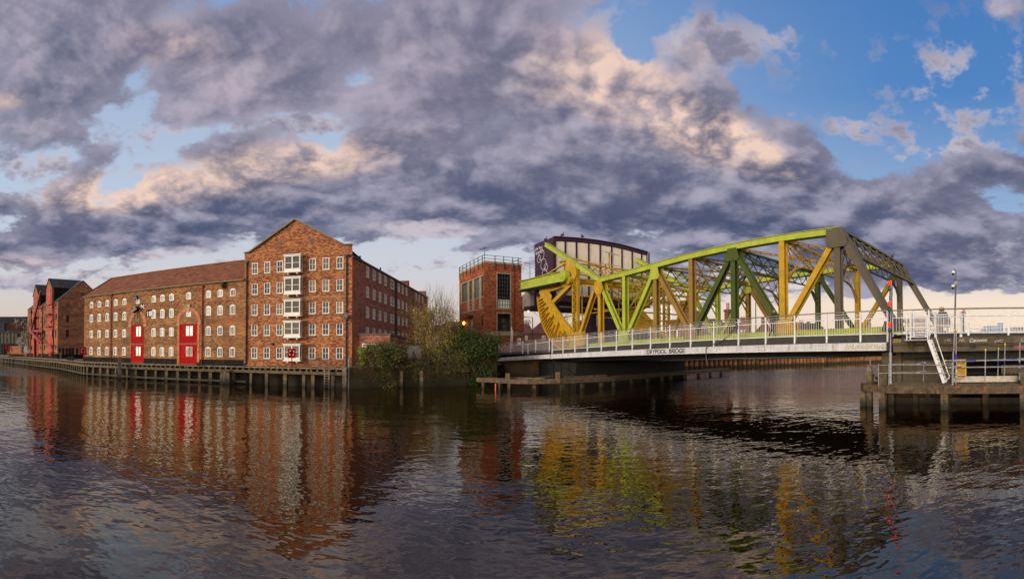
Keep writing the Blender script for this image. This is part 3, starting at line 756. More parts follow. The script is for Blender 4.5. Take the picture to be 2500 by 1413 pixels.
# red plank doors in two storeys
for k, (a, c, z0, z1) in enumerate(doors):
    zm = FW.Z(350 if k == 0 else 478, 838.5 if k == 0 else 837.5)
    for lv, (za, zb) in enumerate(((z0, zm - .12), (zm, z1))):
        m = MB(); m.box(FW, a + .02, c - .02, za, zb, .03, .12)
        for x in (a + .02, c - .14): m.box(FW, x, x + .12, za, zb, -.01, .03)
        m.box(FW, a + .14, c - .14, zb - .14, zb, -.008, .03)
        m.box(FW, a + .14, c - .14, za, za + .10, -.008, .03)
        zq = za + (zb - za) * .32; m.box(FW, a + .14, c - .14, zq - .04, zq + .04, -.006, .03)
        n = int((c - a) / .16)
        for i in range(1, n):
            x = a + (c - a) * i / n; m.box(FW, x - .012, x + .012, za + .1, zq - .04, .012, .03)
        wc = a + (c - a) * (.58 if k == 0 else .555); ww = (c - a) * (.40 if k == 0 else .42)
        # diagonal braces beside the window
        for sx in (-1, 1):
            x0 = wc + sx * ww / 2 + sx * .05; x1 = (a + .16) if sx < 0 else (c - .16)
            m.bar(FW.p(x0, zq + .1, .02), FW.p(x1, zb - .2, .02), .03, .05, (FW.n.x, FW.n.y, 0))
        dr = m.build('loading_door', MT['red'], wh)
        g = MB(); wz0, wz1 = zq + .1, zb - .22
        g.box(FW, wc - ww / 2, wc + ww / 2, wz0, wz1, .015, .028); g.build('pane', MT['pane'], dr)
        g = MB(); 
        for x in (wc - ww / 2, wc, wc + ww / 2): g.box(FW, x - .03, x + .03, wz0 - .04, wz1 + .04, -.012, .026)
        for z in (wz0, wz1): g.box(FW, wc - ww / 2, wc + ww / 2, z - .03, z + .03, -.013, .025)
        g.build('window_frame', MT['red'], dr)
    m = MB(); m.box(FW, a, c, zm - .12, zm - .02, -.05, .1); m.build('threshold', MT['sill'], wh)
# brick arches over the doors with stone keystone and springers
for (cx, x0o, x1o, x0i, x1i, yt, yti, ys, key) in ((335.2, 313, 357.5, 320.5, 351, 758, 766.5, 793, False), (460, 430.5, 489.5, 437.3, 482.5, 749.5, 759, 788, True)):
    c0 = FW.T(cx); ro, ri = (FW.T(x1o) - FW.T(x0o)) / 2, (FW.T(x1i) - FW.T(x0i)) / 2
    zs_ = FW.Z(cx, ys); ho, hi = FW.Z(cx, yt) - zs_, FW.Z(cx, yti) - zs_
    out = [(c0 + ro * math.cos(math.pi * i / 20), zs_ + ho * math.sin(math.pi * i / 20)) for i in range(21)]
    inn = [(c0 + ri * math.cos(math.pi * i / 20), zs_ + hi * math.sin(math.pi * i / 20)) for i in range(21)]
    m = MB(); nv = Vector((FW.n.x, FW.n.y, 0)) * .06
    for i in range(20):
        q = [out[i], out[i + 1], inn[i + 1], inn[i]]; m.prism([FW.p(x, z, -.045) for x, z in q], nv)
    m.build('brick_arch', MT['brick_arch'], wh)
    m = MB(); m.box(FW, c0 - ro, c0 - ri + .04, zs_ - .22, zs_, -.07, .02); m.box(FW, c0 + ri - .04, c0 + ro, zs_ - .22, zs_, -.07, .02)
    m.build('springer_stones', MT['stone'], wh)
    if key:
        m = MB(); zt = zs_ + ho; m.prism([FW.p(c0 - .16, zt - .5, -.09), FW.p(c0 + .16, zt - .5, -.09), FW.p(c0 + .24, zt + .22, -.09), FW.p(c0 - .24, zt + .22, -.09)], Vector((FW.n.x, FW.n.y, 0)) * .1)
        m.box(FW, c0 - .28, c0 + .28, zt + .22, zt + .32, -.12, .01)
        m.build('keystone', MT['stone'], wh)
    else:   # clock-like disc in the filled arch
        m = MB(); q = FW.p(c0 + .05, zs_ + hi * .45, 0); nn = Vector((FW.n.x, FW.n.y, 0)); m.tube(q - nn * .02, q + nn * .02, .17, 14); m.build('roundel', MT['stone'], wh)
# jamb piers of the wide doorway
m = MB()
for xx in (431, 434): pass
a, c = doors[1][0], doors[1][1]
m.box(FW, a - .30, a, QZ, doors[1][3], -.03, .02); m.box(FW, c, c + .30, QZ, doors[1][3], -.03, .02); m.build('door_jamb', MT['brick_arch'], wh)
# tarred plinth
m = MB(); segs = [(tL, doors[0][0]), (doors[0][1], doors[1][0] - .3), (doors[1][1] + .3, tR)]
for a, c in segs: m.box(FW, a, c, QZ, QZ + .58, -.04, .02)
m.build('plinth', MT['plinth'], wh)
# round tie plates
pl = MB(); f0 = Fr((0, 0), FW.u); nn = Vector((FW.n.x, FW.n.y, 0)); pl.tube(-nn * .05, nn * .01, .13, 10); pl.tube(-nn * .09, -nn * .05, .05, 6)
proto = pl.build('tie_plate', MT['rplate'], None); proto.parent = wh; ORG[proto.name] = Vector((0, 0, 0)); first = []
for X, Y in ((133,557),(221,547),(313,536),(415,522),(537,513),(796,483),(947,468),(1058,460),(1187,445),(1326,436),(1457,426),(141,664),(212,657),(315,650),(378,642),(506,632),(635,620),(792,607),(965,596),(1140,583),(1348,570),(1467,560)):
    t_, z_ = FW.hit(x2w(X), y2w(Y)); put_window(proto, FW, t_, z_, 0, wh, first)
def pipe(fr, px, z0, z1, mat, par, off=-.1, r=.055, hopper=True, shoe=False):
    t_ = fr.T(px); m = MB(); m.tube(fr.p(t_, z0, off), fr.p(t_, z1, off), r, 8)
    if hopper: m.box(fr, t_ - .14, t_ + .14, z1 - .22, z1 + .02, off - .1, off + .09)
    zz = z0 + .6
    while zz < z1 - .5: m.tube(fr.p(t_, zz, off), fr.p(t_, zz + .06, off), r * 1.5, 8); zz += 1.5
    if shoe: m.tube(fr.p(t_, z0 + .02, off), fr.p(t_ - .3, z0 - .18, off - .1), r, 8)
    return m.build('downpipe', mat, par)
pipe(FW, 271.5, QZ, zE - .1, MT['dred'], wh); pipe(FW, 494.2, QZ, zE - .3, MT['dred'], wh)
# hoist over the narrow doorway
m = MB(); c0 = FW.T(333.5); zt = FW.Z(333.5, 757); zb = doors[0][3]
m.bar(FW.p(c0 - .35, zt - .25, -.35), FW.p(c0 + .45, zt + .15, -.35), .5, .22); m.box(FW, c0 - .1, c0 + .3, zt + .1, zt + .42, -.6, 0)
for dx in (-.27, .22): m.box(FW, c0 + dx, c0 + dx + .07, zb, zt, -.3, -.22)
m.box(FW, c0 - .3, c0 + .3, zt + 1.35, zt + 1.45, -.4, 0); m.tube(FW.p(c0 + .1, zt + 1.2, -.35), FW.p(c0 + .1, zt + 1.75, -.35), .04, 6)
m.tube(FW.p(c0 - .12, zt + 1.55, -.25), FW.p(c0 + .25, zt + 1.55, -.25), .17, 10); m.tube(FW.p(c0 + .1, zt + .3, -.4), FW.p(c0 + .1, zt + 1.3, -.4), .015, 4)
m.build('hoist', MT['black'], wh)
m = MB(); t_, z_ = FW.hit(249, 841.5); m.tube(FW.p(t_, z_, -.1), FW.p(t_, z_, 0), .09, 10); m.ball(FW.p(t_, z_, -.14), .09); m.build('wall_lamp', MT['white'], wh)
# painted sign: the letters that remain
def text(body, size, mat, parent, name, fr, t, z, off, font=None, ext=.006, sx=1.0, align='LEFT', shear=0, flip=False, bold=0.0):
    cu = bpy.data.curves.new(name, 'FONT'); cu.body = body; cu.size = size; cu.extrude = ext; cu.align_x = align; cu.shear = shear; cu.offset = bold
    if font: cu.font = font
    o = bpy.data.objects.new(name, cu); col.objects.link(o)
    dg = bpy.context.evaluated_depsgraph_get(); me = bpy.data.meshes.new_from_object(o.evaluated_get(dg))
    bpy.data.objects.remove(o)
    org = ORG.get(parent.name, Vector((0, 0, 0)))
    for v in me.vertices:
        x, y, zz = v.co.x * sx, v.co.y, v.co.z
        q = fr.p(t + x, z + y, off - zz); v.co = q - org
    me.materials.clear(); me.materials.append(mat)
    if not me.uv_layers: me.uv_layers.new(name='UVMap')
    o = bpy.data.objects.new(name, me); col.objects.link(o); o.parent = parent; ORG[o.name] = org
    return o
m = MB(); a, zt = FW.hit(343.5, 741.5); c, zb = FW.hit(352.5, 754.2); m.box(FW, a, c, zb, zt, -.02, .02)
a2, zt2 = FW.hit(357.8, 756.3); c2, zb2 = FW.hit(371, 772.5); m.box(FW, a2, c2, zb2, zt2, -.02, .02); m.build('painted_sign', MT['plinth'], wh)
text('N.', .72, MT['white'], wh, 'sign_lettering', FW, a + .04, zb + .06, -.024, bold=.012)
text('18', .80, MT['white'], wh, 'sign_lettering', FW, a2 + .03, zb2 + .08, -.024, bold=.012)
# foliage helper ----------------------------------------------------------------------------------------
def leaves(m, c, rad, n, size, rnd, flat=1.0, clump=.0, keep=None):
    c = Vector(c); cl = [Vector((rnd.gauss(0, 1), rnd.gauss(0, 1), rnd.gauss(0, 1))).normalized() * rnd.random() ** .4 for _ in range(max(1, int(n ** .5 / 2)))]
    vs = []; fs = []
    for i in range(n):
        if clump: 
            q = rnd.choice(cl) + Vector((rnd.gauss(0, clump), rnd.gauss(0, clump), rnd.gauss(0, clump)))
        else: q = Vector((rnd.gauss(0, 1), rnd.gauss(0, 1), rnd.gauss(0, 1))).normalized() * rnd.random() ** .45
        q = c + Vector((q.x * rad[0], q.y * rad[1], q.z * rad[2]))
        if keep and not keep(q): continue
        a = Vector((rnd.uniform(-1, 1), rnd.uniform(-1, 1), rnd.uniform(-1, 1))).normalized(); b_ = a.cross(Vector((rnd.uniform(-1, 1), rnd.uniform(-1, 1), rnd.uniform(-1, 1)))).normalized()
        s_ = size * rnd.uniform(.6, 1.4); k = len(vs)
        vs += [q - a * s_, q + b_ * s_ * .55, q + a * s_, q - b_ * s_ * .55]; fs.append((k, k + 1, k + 2, k + 3))
    m.add(vs, fs)
def branches(m, p, d, L_, r, depth, rnd, tips, spread=.5, kids_=3, up=.15):
    q = p; n = 3
    for i in range(n):
        d2 = (d + Vector((rnd.uniform(-1, 1), rnd.uniform(-1, 1), rnd.uniform(-.5, 1) * .6 + up)) * .22).normalized()
        q2 = q + d2 * (L_ / n); m.tube(q, q2, r * (1 - i * .22), 5, r * (1 - (i + 1) * .22)); q = q2; d = d2
        if depth > 0 and i > 0:
            for _ in range(kids_ if i == n - 1 else 1):
                dd = (d + Vector((rnd.gauss(0, spread), rnd.gauss(0, spread), rnd.gauss(0, spread) + up))).normalized()
                branches(m, q, dd, L_ * rnd.uniform(.55, .8), r * .5, depth - 1, rnd, tips, spread, kids_, up)
    tips.append(q)

# small plant in the eaves of the warehouse
rp = random.Random(5); t_, z_ = FW.hit(548, 696); m = MB(); leaves(m, FW.p(t_, z_, -.15), (.28, .2, .42), 260, .07, rp); 
for k in range(7): m.tube(FW.p(t_ + rp.uniform(-.1, .1), z_ - .35, 0), FW.p(t_ + rp.uniform(-.2, .2), z_ + .1, -.2), .012, 4)
o = m.build('wall_plant', MT['leaf_g'], at=FW.p(t_, z_ - .4, 0)); o['label'] = 'small green bush rooted high in the brick wall below the warehouse gutter'; o['category'] = 'plant'

# ------------------------------------------------------------------ tall gabled brick block
FG = fr_norm(1146, 42.0)
gx = lambda X: 580 + X / 3.366
gy = lambda Y: 520 + Y / 3.366
gL, gR = FG.T(595.6), FG.T(859.3)
ga = thing('apartment_block', 'tall red brick gabled block of flats with a column of white bay windows', 'apartment block', FG.p((gL + gR) / 2, QZ, 0))
zc0 = lambda Yt, Yb: (FG.Z(gx(136), gy(Yb)), FG.Z(gx(136), gy(Yt)))
grow = [zc0(408, 503), zc0(580, 672), zc0(752, 843), zc0(920, 1010), zc0(1105, 1197)]
gcol = [FG.T(gx(X)) for X in (136, 238, 342, 611, 722, 837)]
Wg = FG.T(gx(162)) - FG.T(gx(111))
holes = []; wins = []
for r, (z0, z1) in enumerate(grow):
    for i, t_ in enumerate(gcol): holes.append((t_ - Wg / 2, t_ + Wg / 2, z0, z1)); wins.append((r, i, t_, z0))
bays = []
for (Yt, Yb) in ((338, 490), (520, 672), (705, 850), (880, 1027), (1070, 1218)):
    a, c = FG.T(gx(400)), FG.T(gx(530)); z1, z0 = FG.Z(gx(465), gy(Yt), -.35), FG.Z(gx(465), gy(Yb), -.35)
    bays.append((a, c, z0, z1)); holes.append((a + .15, c - .15, z0 + .25, z1 - .2))
shL = (FG.T(608), FG.Z(608, 616.5)); apx = FG.hit(720.5, 536.5); shR = FG.hit(841.5, 598.5)
zLt = FG.Z(596, 618.5); zRt = shR[1]
zl = min(zLt, shL[1]) 
top = [(gL, zLt), shL]
for k in (.33, .66): pass
mid1 = FG.hit(628, 603)
top += [mid1, apx, (shR[0], shR[1]), (gR, zRt)]
wm = MB(); holed_wall(FG, gL, gR, QZ, top, holes, .3, wm)
# wing direction
Cn = FG.p(gR, QZ, 0); En = W(1044, 75, QZ)
FI = fr_pts(Cn, En); Lw = (Vector((En.x, En.y)) - Vector((Cn.x, Cn.y))).length
zW0 = FI.Z(861, 622.5); zW1 = FI.Z(1040, 725); zW = (zW0 + zW1) / 2
print('wing eave', zW0, zW1, 'len', Lw)
# left return wall above the warehouse roof, following the block's depth
DG = 30
wm.add([FG.p(gL, QZ, .001), FG.p(gL, zLt, .001), FG.p(gL, zLt, DG), FG.p(gL, QZ, DG)], [(0, 1, 2, 3)])
wm.add([FG.p(gL, QZ, DG), FG.p(gR, QZ, DG), FG.p(gR, zW, DG), FG.p(gL, zW, DG)], [(0, 1, 2, 3)])
wm.build('front_wall', MT['brick_gb'], ga)
def strip(fr, a, c, w_, th_, up_=.0):   # capping along the gable
    m.bar(fr.p(a[0], a[1] + up_, -.02), fr.p(c[0], c[1] + up_, -.02), w_, th_)
m = MB(); 
for a, c in zip(top, top[1:]): strip(FG, a, c, .42, .12, .03)
m.build('coping', MT['sill'], ga)
# round vents
for X, Y, r_ in ((340, 250, .19), (608, 228, .22)):
    t_, z_ = FG.hit(gx(X), gy(Y)); nn = Vector((FG.n.x, FG.n.y, 0)); m = MB(); q = FG.p(t_, z_, 0)
    m.tube(q - nn * .03, q + nn * .02, r_ * 1.35, 18); v_ = m.build('vent_ring', MT['brick_gb'], ga)
    m = MB(); m.tube(q - nn * .04, q + nn * .02, r_, 16); m.build('vent', MT['grey'], v_)
# string course and cable
m = MB(); zs_ = (grow[1][0] + grow[2][1]) / 2; m.box(FG, gL, gR, zs_ - .03, zs_ + .02, -.03, .01); m.build('string_course', MT['stone'], ga)
protG = {}
for v in range(3):
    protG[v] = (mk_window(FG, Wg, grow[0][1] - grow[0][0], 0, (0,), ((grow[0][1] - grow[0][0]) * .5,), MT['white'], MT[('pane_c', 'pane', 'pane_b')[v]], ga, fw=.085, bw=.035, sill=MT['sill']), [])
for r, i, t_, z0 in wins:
    v = 0 if (i >= 3 and r < 3) else (1 if r < 3 else 2)  # cream panes at upper right carry the painted sunset reflection
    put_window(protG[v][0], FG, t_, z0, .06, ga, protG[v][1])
# white boxed bay windows
for k, (a, c, z0, z1) in enumerate(bays):
    pr = .62; m = MB(); f = FG
    m.box(f, a, c, z0 + .12, z0 + .38, -pr, .05); m.box(f, a - .06, c + .06, z0, z0 + .12, -pr - .06, .05)
    m.box(f, a - .04, c + .04, z1 - .26, z1 - .12, -pr - .04, .05); m.box(f, a - .12, c + .12, z1 - .12, z1 - .05, -pr - .12, .05)
    for x0, x1 in ((a, a + .1), (c - .1, c), ((a + c) / 2 - .06, (a + c) / 2 + .06)): m.box(f, x0, x1, z0 + .38, z1 - .26, -pr, -pr + .1)
    for x0, x1 in ((a, a + .1), (c - .1, c)): m.box(f, x0, x1, z0 + .38, z1 - .26, -.12, .05)
    zm = z0 + .38 + (z1 - z0 - .64) * .48
    m.box(f, a + .1, c - .1, zm - .02, zm + .02, -pr + .02, -pr + .07)
    for x in (a + .35, c - .35): m.box(f, x - .06, x + .06, z0 - .14, z0, -pr + .05, -.05)
    by = m.build('bay_window', MT['white'], ga)
    g = MB(); g.box(f, a + .05, c - .05, z0 + .36, z1 - .24, -pr + .055, -pr + .065); g.build('pane', MT['pane_g'] if k < 4 else MT['pane_b'], by)
    for x0 in (a + .04, c - .05):
        g = MB(); g.box(f, x0, x0 + .012, z0 + .36, z1 - .24, -pr + .1, -.12); g.build('side_pane', MT['pane_g'], by)
    g = MB(); g.box(f, a - .1, c + .1, z1 - .05, z1 - .01, -pr - .1, .02); g.build('lead_roof', MT['iron'], by)
pipe(FG, 601.9, QZ + .25, FG.Z(601, 637), MT['black'], ga, r=.07, shoe=True)
pipe(FG, 845.6, QZ, FG.Z(845, 622), MT['black'], ga, r=.06)
m = MB(); zz = FG.Z(852, 621.5); m.box(FG, FG.T(843), gR + .05, zz - .1, zz + .02, -.16, -.02)
f = FI; m.box(FI, 0, Lw, zW - .12, zW + .04, -.16, .05); m.build('gutter', MT['black'], ga)
# side wing
rowsW = [((197, 305), (303,)), ((392, 498), (303,)), ((585, 690), (303,)), ((778, 850), (303,))]
wx = lambda X: 820 + X / 3.924
wy = lambda Y: 600 + Y / 3.924
zz_ = [(FI.Z(wx(303), wy(305)), FI.Z(wx(303), wy(197))), (FI.Z(wx(303), wy(498)), FI.Z(wx(303), wy(392))), (FI.Z(wx(303), wy(690)), FI.Z(wx(303), wy(585)))]
zz_.append((zz_[2][0] - (zz_[1][0] - zz_[2][0]), zz_[2][1] - (zz_[1][1] - zz_[2][1])))
colW = [303, 365, 422, 474, 541, 602, 640, 677, 741, 770, 798, 832]
holes = []; winsW = []
for r, (z0, z1) in enumerate(zz_):
    for i, X in enumerate(colW):
        t_ = FI.T(wx(X)); hw = .78 if i == 4 else .47
        if t_ + hw > Lw: continue
        holes.append((t_ - hw, t_ + hw, z0, z1)); winsW.append((i == 4, t_, z0))
wm = MB(); holed_wall(FI, 0.001, Lw, QZ, zW, holes, .3, wm, reveal=.12)
wm.add([FI.p(Lw, QZ), FI.p(Lw, zW), FI.p(Lw, zW, 12), FI.p(Lw, QZ, 12)], [(3, 2, 1, 0)])
wm.build('side_wall', MT['brick_wing'], ga)
pw = (mk_window(FI, .94, zz_[0][1] - zz_[0][0], 0, (0,), ((zz_[0][1] - zz_[0][0]) * .5,), MT['white'], MT['pane_w'], ga, fw=.12, bw=.06, sill=MT['sill']), [])
pw2 = (mk_window(FI, 1.56, zz_[0][1] - zz_[0][0], 0, (0,), ((zz_[0][1] - zz_[0][0]) * .5,), MT['white'], MT['pane_w'], ga, fw=.12, bw=.06, sill=MT['sill']), [])
for wide, t_, z0 in winsW:
    pr = pw2 if wide else pw; put_window(pr[0], FI, t_, z0, .05, ga, pr[1])
for X in (567, 731): pipe(FI, wx(X), QZ, zW - .1, MT['black'], ga, off=-.14, r=.09)
m = MB(); z_ = (zz_[1][0] + zz_[2][1]) / 2 - .25; m.box(FI, 0.02, Lw, z_, z_ + .05, -.03, .01); m.build('string_course', MT['stone'], ga)
# roofs: cross gable ridge and the wing roof, with fire-wall upstands
m = MB()
rz = apx[1] - .1; at_ = apx[0]
for (a, b_) in (((gL + .05, zLt - .1), (at_, rz)), ((at_, rz), (gR, zRt - .55))):
    m.add([FG.p(a[0], a[1], .3), FG.p(b_[0], b_[1], .3), FG.p(b_[0], b_[1], 14), FG.p(a[0], a[1], 14)], [(0, 1, 2, 3)])
Nn = 9.5
m.add([FI.p(0, zW, 0), FI.p(Lw, zW, 0), FI.p(Lw, zW + 1.6, 5), FI.p(0, zW + 1.6, 5)], [(0, 1, 2, 3)])
m.add([FI.p(0, zW + 1.6, 5), FI.p(Lw, zW + 1.6, 5), FI.p(Lw, zW, 10), FI.p(0, zW, 10)], [(0, 1, 2, 3)])
m.build('roof', MT['slate_r'], ga)
m = MB()
for X in (700, 862): 
    t_ = FI.T(wx(X), 0); m.box(FI, min(t_, Lw - .3) - .2, min(t_, Lw - .3) + .25, zW - .15, zW + .85, .02, 3)
m.build('parapet_upstand', MT['brick_wing'], ga)
m = MB()
for X in (228, 425): t_ = FI.T(wx(X), .6); m.tube(FI.p(t_, zW, .6), FI.p(t_, zW + .75, .6), .09, 8)
m.build('roof_vent', MT['black'], ga)
# dish aerial on the corner
m = MB(); t_, z_ = FG.hit(849.8, 774); c0 = FG.p(t_, z_, -.4); dirn = (Vector((-.5, -.8, .25))).normalized()
a_ = dirn.cross(Vector((0, 0, 1))).normalized(); b_ = dirn.cross(a_)
vs = [c0 - dirn * .0]; 
for j, rr in enumerate((.16, .32)):
    for i in range(16): vs.append(c0 + dirn * (.02 + .1 * (rr / .32) ** 2) + (a_ * math.cos(i * math.pi / 8) * rr + b_ * math.sin(i * math.pi / 8) * rr * 1.15))
fs = [(0, 1 + i, 1 + (i + 1) % 16) for i in range(16)] + [(1 + i, 17 + i, 17 + (i + 1) % 16, 1 + (i + 1) % 16) for i in range(16)]
m.add(vs, fs); m.tube(c0, c0 - dirn * .35, .02, 6); m.tube(c0 - dirn * .35, FG.p(gR, z_ - .1, 0), .02, 6); m.tube(c0, c0 + dirn * .4 - Vector((0, 0, .15)), .012, 5)
m.build('satellite_dish', MT['iron'], ga)
m = MB(); t_, z_ = FG.hit(gx(285), gy(1075)); m.box(FG, t_ - .1, t_ + .1, z_ - .15, z_ + .12, -.2, 0); m.build('alarm_box', MT['black'], ga)

# low extension at the foot of the wing
FE = Fr((FG.p(gR, 0, .6).x, FG.p(gR, 0, .6).y), FG.u)
ex = thing('brick_extension', 'low flat roofed brick extension with a white lattice window beside the tall flats', 'building', FE.p(2, QZ, 0))
eL, eR = 0.02, FE.T(952.5); eZ = FE.Z(900, 817.5)
wxa, wxb = FE.T(884), FE.T(918.5); wza, wzb = FE.Z(900, 860), FE.Z(900, 838.5)
m = MB(); holed_wall(FE, eL, eR, QZ, eZ, [(wxa, wxb, wza, wzb)], .3, m)
q0 = FE.p(eR, QZ, 0); q1 = W(993, 54, QZ); fs_ = fr_pts(q0, q1); Ls = (q1 - q0).length
m.box(fs_, 0.01, Ls, QZ, eZ, .01, .3)
m.build('wall', MT['brick_wing'], ex)
m = MB(); m.box(FE, eL, eR + .1, eZ, eZ + .14, -.1, .35); m.box(fs_, .1, Ls, eZ, eZ + .139, -.1, .35)
m.add([FE.p(eL, eZ + .05, .3), FE.p(eR, eZ + .05, .3), q1 + Vector((0, 0, eZ + .05 - QZ)), FE.p(eL, eZ + .05, 9)], [(0, 1, 2, 3)])
m.build('flat_roof', MT['iron'], ex)
ww = wxb - wxa; wh_ = wzb - wza
lw = mk_window(FE, ww, wh_, 0, (-ww * .25, 0, ww * .25), (wh_ * .33, wh_ * .66), MT['white'], MT['pane_w'], ex, fw=.1, bw=.07)
lw.location = FE.p((wxa + wxb) / 2, wza, .02) - ORG[ex.name]

# ------------------------------------------------------------------ old mill with lucams at the left
mx = lambda X: 60 + X / 6.144
my = lambda Y: 670 + Y / 6.144
Cm = W(140.5, 85, QZ)
thn = R(15.4); FMn = Vector((math.sin(thn), math.cos(thn)))
FM = Fr((Cm.x, Cm.y), (FMn.y, -FMn.x))        # river front, t negative to the left
FS = Fr((Cm.x, Cm.y), (FMn.x, FMn.y))          # gable side, t into the distance
mi = thing('brick_mill', 'old orange brick mill with two gabled hoist dormers and dark slate roofs', 'mill', Cm)
mL = FM.T(66.3); zMe = FM.Z(139, 734.5)
print('mill', mL, zMe, FM.Z(68, 756))
zMap, = (FS.Z(201, 684.5),); tAp = FS.T(201)
mh = []; mw = []
for r, (Yt, Yb) in enumerate(((430, 500), (590, 690), (820, 940), (1060, 1130))):
    z1 = FM.Z(mx(468), my(Yt)); z0 = FM.Z(mx(468), my(Yb)) if r < 3 else FM.Z(mx(468), my(1130))
    for X in (68, 105, 197, 247, 302, 418, 468):
        t_ = FM.T(mx(X)); mh.append((t_ - .42, t_ + .42, z0, z1, .2)); mw.append((r, t_, z0, z1 - z0))
wm = MB(); holed_wall(FM, mL, 0, QZ, zMe, mh, .3, wm)
wm.build('front_wall', MT['brick_mill'], mi)
wS = 2 * tAp
zz3 = [(FS.Z(mx(640), my(490)), FS.Z(mx(640), my(435))), (FS.Z(mx(640), my(715)), FS.Z(mx(640), my(608))), (FS.Z(mx(640), my(940)), FS.Z(mx(640), my(822)))]
tw = FS.T(mx(640)); sh_ = [(tw - .32, tw + .32, a, c) for a, c in zz3]
t5, z5 = FS.hit(mx(866), my(298)); sh_.append((t5 - .34, t5 + .34, z5 - .3, z5 + .3))
gz0, gz1 = FS.Z(mx(640), my(1200)), FS.Z(mx(640), my(1100))
for X in (528, 580, 635, 728, 790, 856): t_ = FS.T(mx(X)); sh_.append((t_ - .2, t_ + .2, gz0, gz1, .15))
t_ = FS.T(mx(683)); sh_.append((t_ - .32, t_ + .32, QZ + .3, gz1, .15))
shh = [h for h in sh_ if h[3] < zMe]
wm = MB(); holed_wall(FS, 0, wS, QZ, [(0, zMe), (tAp, zMap), (wS, zMe)], shh, .3, wm)
wm.build('gable_wall', MT['brick_millside'], mi)
wm = MB(); zb_ = FS.Z(mx(640), my(1045)); wm.box(FS, 0.01, wS, zb_, zb_ + .12, -.05, .01)
wm.build('brick_band', MT['brick_arch'], mi)
m = MB(); m.box(FS, .0, wS, QZ, QZ + .75, -.05, .01); m.box(FM, mL, -.02, QZ, QZ + .8, -.05, .01); m.build('plinth', MT['plinth'], mi)
def simple_win(fr, t_, z0, w_, h, par, fm, pm, off=.06):
    m = MB()
    for a, c, e, g_ in ((-w_ / 2, -w_ / 2 + .09, 0, h), (w_ / 2 - .09, w_ / 2, 0, h), (-w_ / 2, w_ / 2, 0, .09), (-w_ / 2, w_ / 2, h - .12, h), (-w_ / 2, w_ / 2, h * .5 - .05, h * .5 + .05), (-.03, .03, h * .5, h)):
        m.box(fr, t_ + a, t_ + c, z0 + e, z0 + g_, off - .06, off)
    o = m.build('window', fm, par); g = MB(); g.box(fr, t_ - w_ / 2, t_ + w_ / 2, z0, z0 + h, off + .01, off + .02); g.build('pane', pm, o); return o
for h in shh[:4] if len(shh) > 3 and shh[3][2] > 5 else shh[:3]: simple_win(FS, (h[0] + h[1]) / 2, h[2], h[1] - h[0], h[3] - h[2], mi, MT['dred'], MT['pane_d'])
simple_win(FS, t5, z5 - .3, .68, .6, mi, MT['dred'], MT['lblue'], -.01)
for h in shh:
    if h[3] < 6 and h[1] - h[0] < .45:
        g = MB(); g.box(FS, h[0], h[1], h[2], h[3], .08, .1); g.build('pane', MT['pane_d'], mi)
g = MB(); h = shh[-1]; g.box(FS, h[0], h[1], h[2], h[3], .05, .1); g.build('door', MT['black'], mi)
for r, t_, z0, h in mw:
    g = MB(); g.box(FM, t_ - .42, t_ + .42, z0, z0 + h, .08, .1); g.build('pane', MT['pane_d'] if r != 1 else MT['pane_w'], mi)
for X, Y in ((760, 430), (757, 596), (748, 822)):
    t_, z_ = FS.hit(mx(X), my(Y)); m = MB(); m.bar(FS.p(t_ - .3, z_, -.04), FS.p(t_ + .3, z_, -.04), .04, .1); m.bar(FS.p(t_ - .15, z_ - .2, -.04), FS.p(t_ + .15, z_ + .2, -.04), .04, .1); m.build('tie_plate', MT['rplate'], mi)
# slate roof
m = MB(); ov = .15
m.add([FM.p(mL - .1, zMe - .05, -ov), FM.p(0.1, zMe - .05, -ov), FM.p(.1, zMap + .05, tAp), FM.p(mL - .1, zMap + .05, tAp)], [(0, 1, 2, 3)])
m.add([FM.p(mL - .1, zMap + .05, tAp), FM.p(.1, zMap + .05, tAp), FM.p(.1, zMe, wS + ov), FM.p(mL - .1, zMe, wS + ov)], [(0, 1, 2, 3)])
m.build('roof', MT['slate'], mi)
m = MB()
m.box(FM, mL, mL + .3, QZ, zMe, 0.31, wS); m.box(FM, mL + .3, -.31, QZ, zMe - .02, wS - .3, wS)
m.prism([FM.p(mL, zMe, 0.3), FM.p(mL, zMap, tAp), FM.p(mL, zMe, wS)], Vector((FM.u.x, FM.u.y, 0)) * .3)
m.build('rear_wall', MT['brick_mill'], mi)
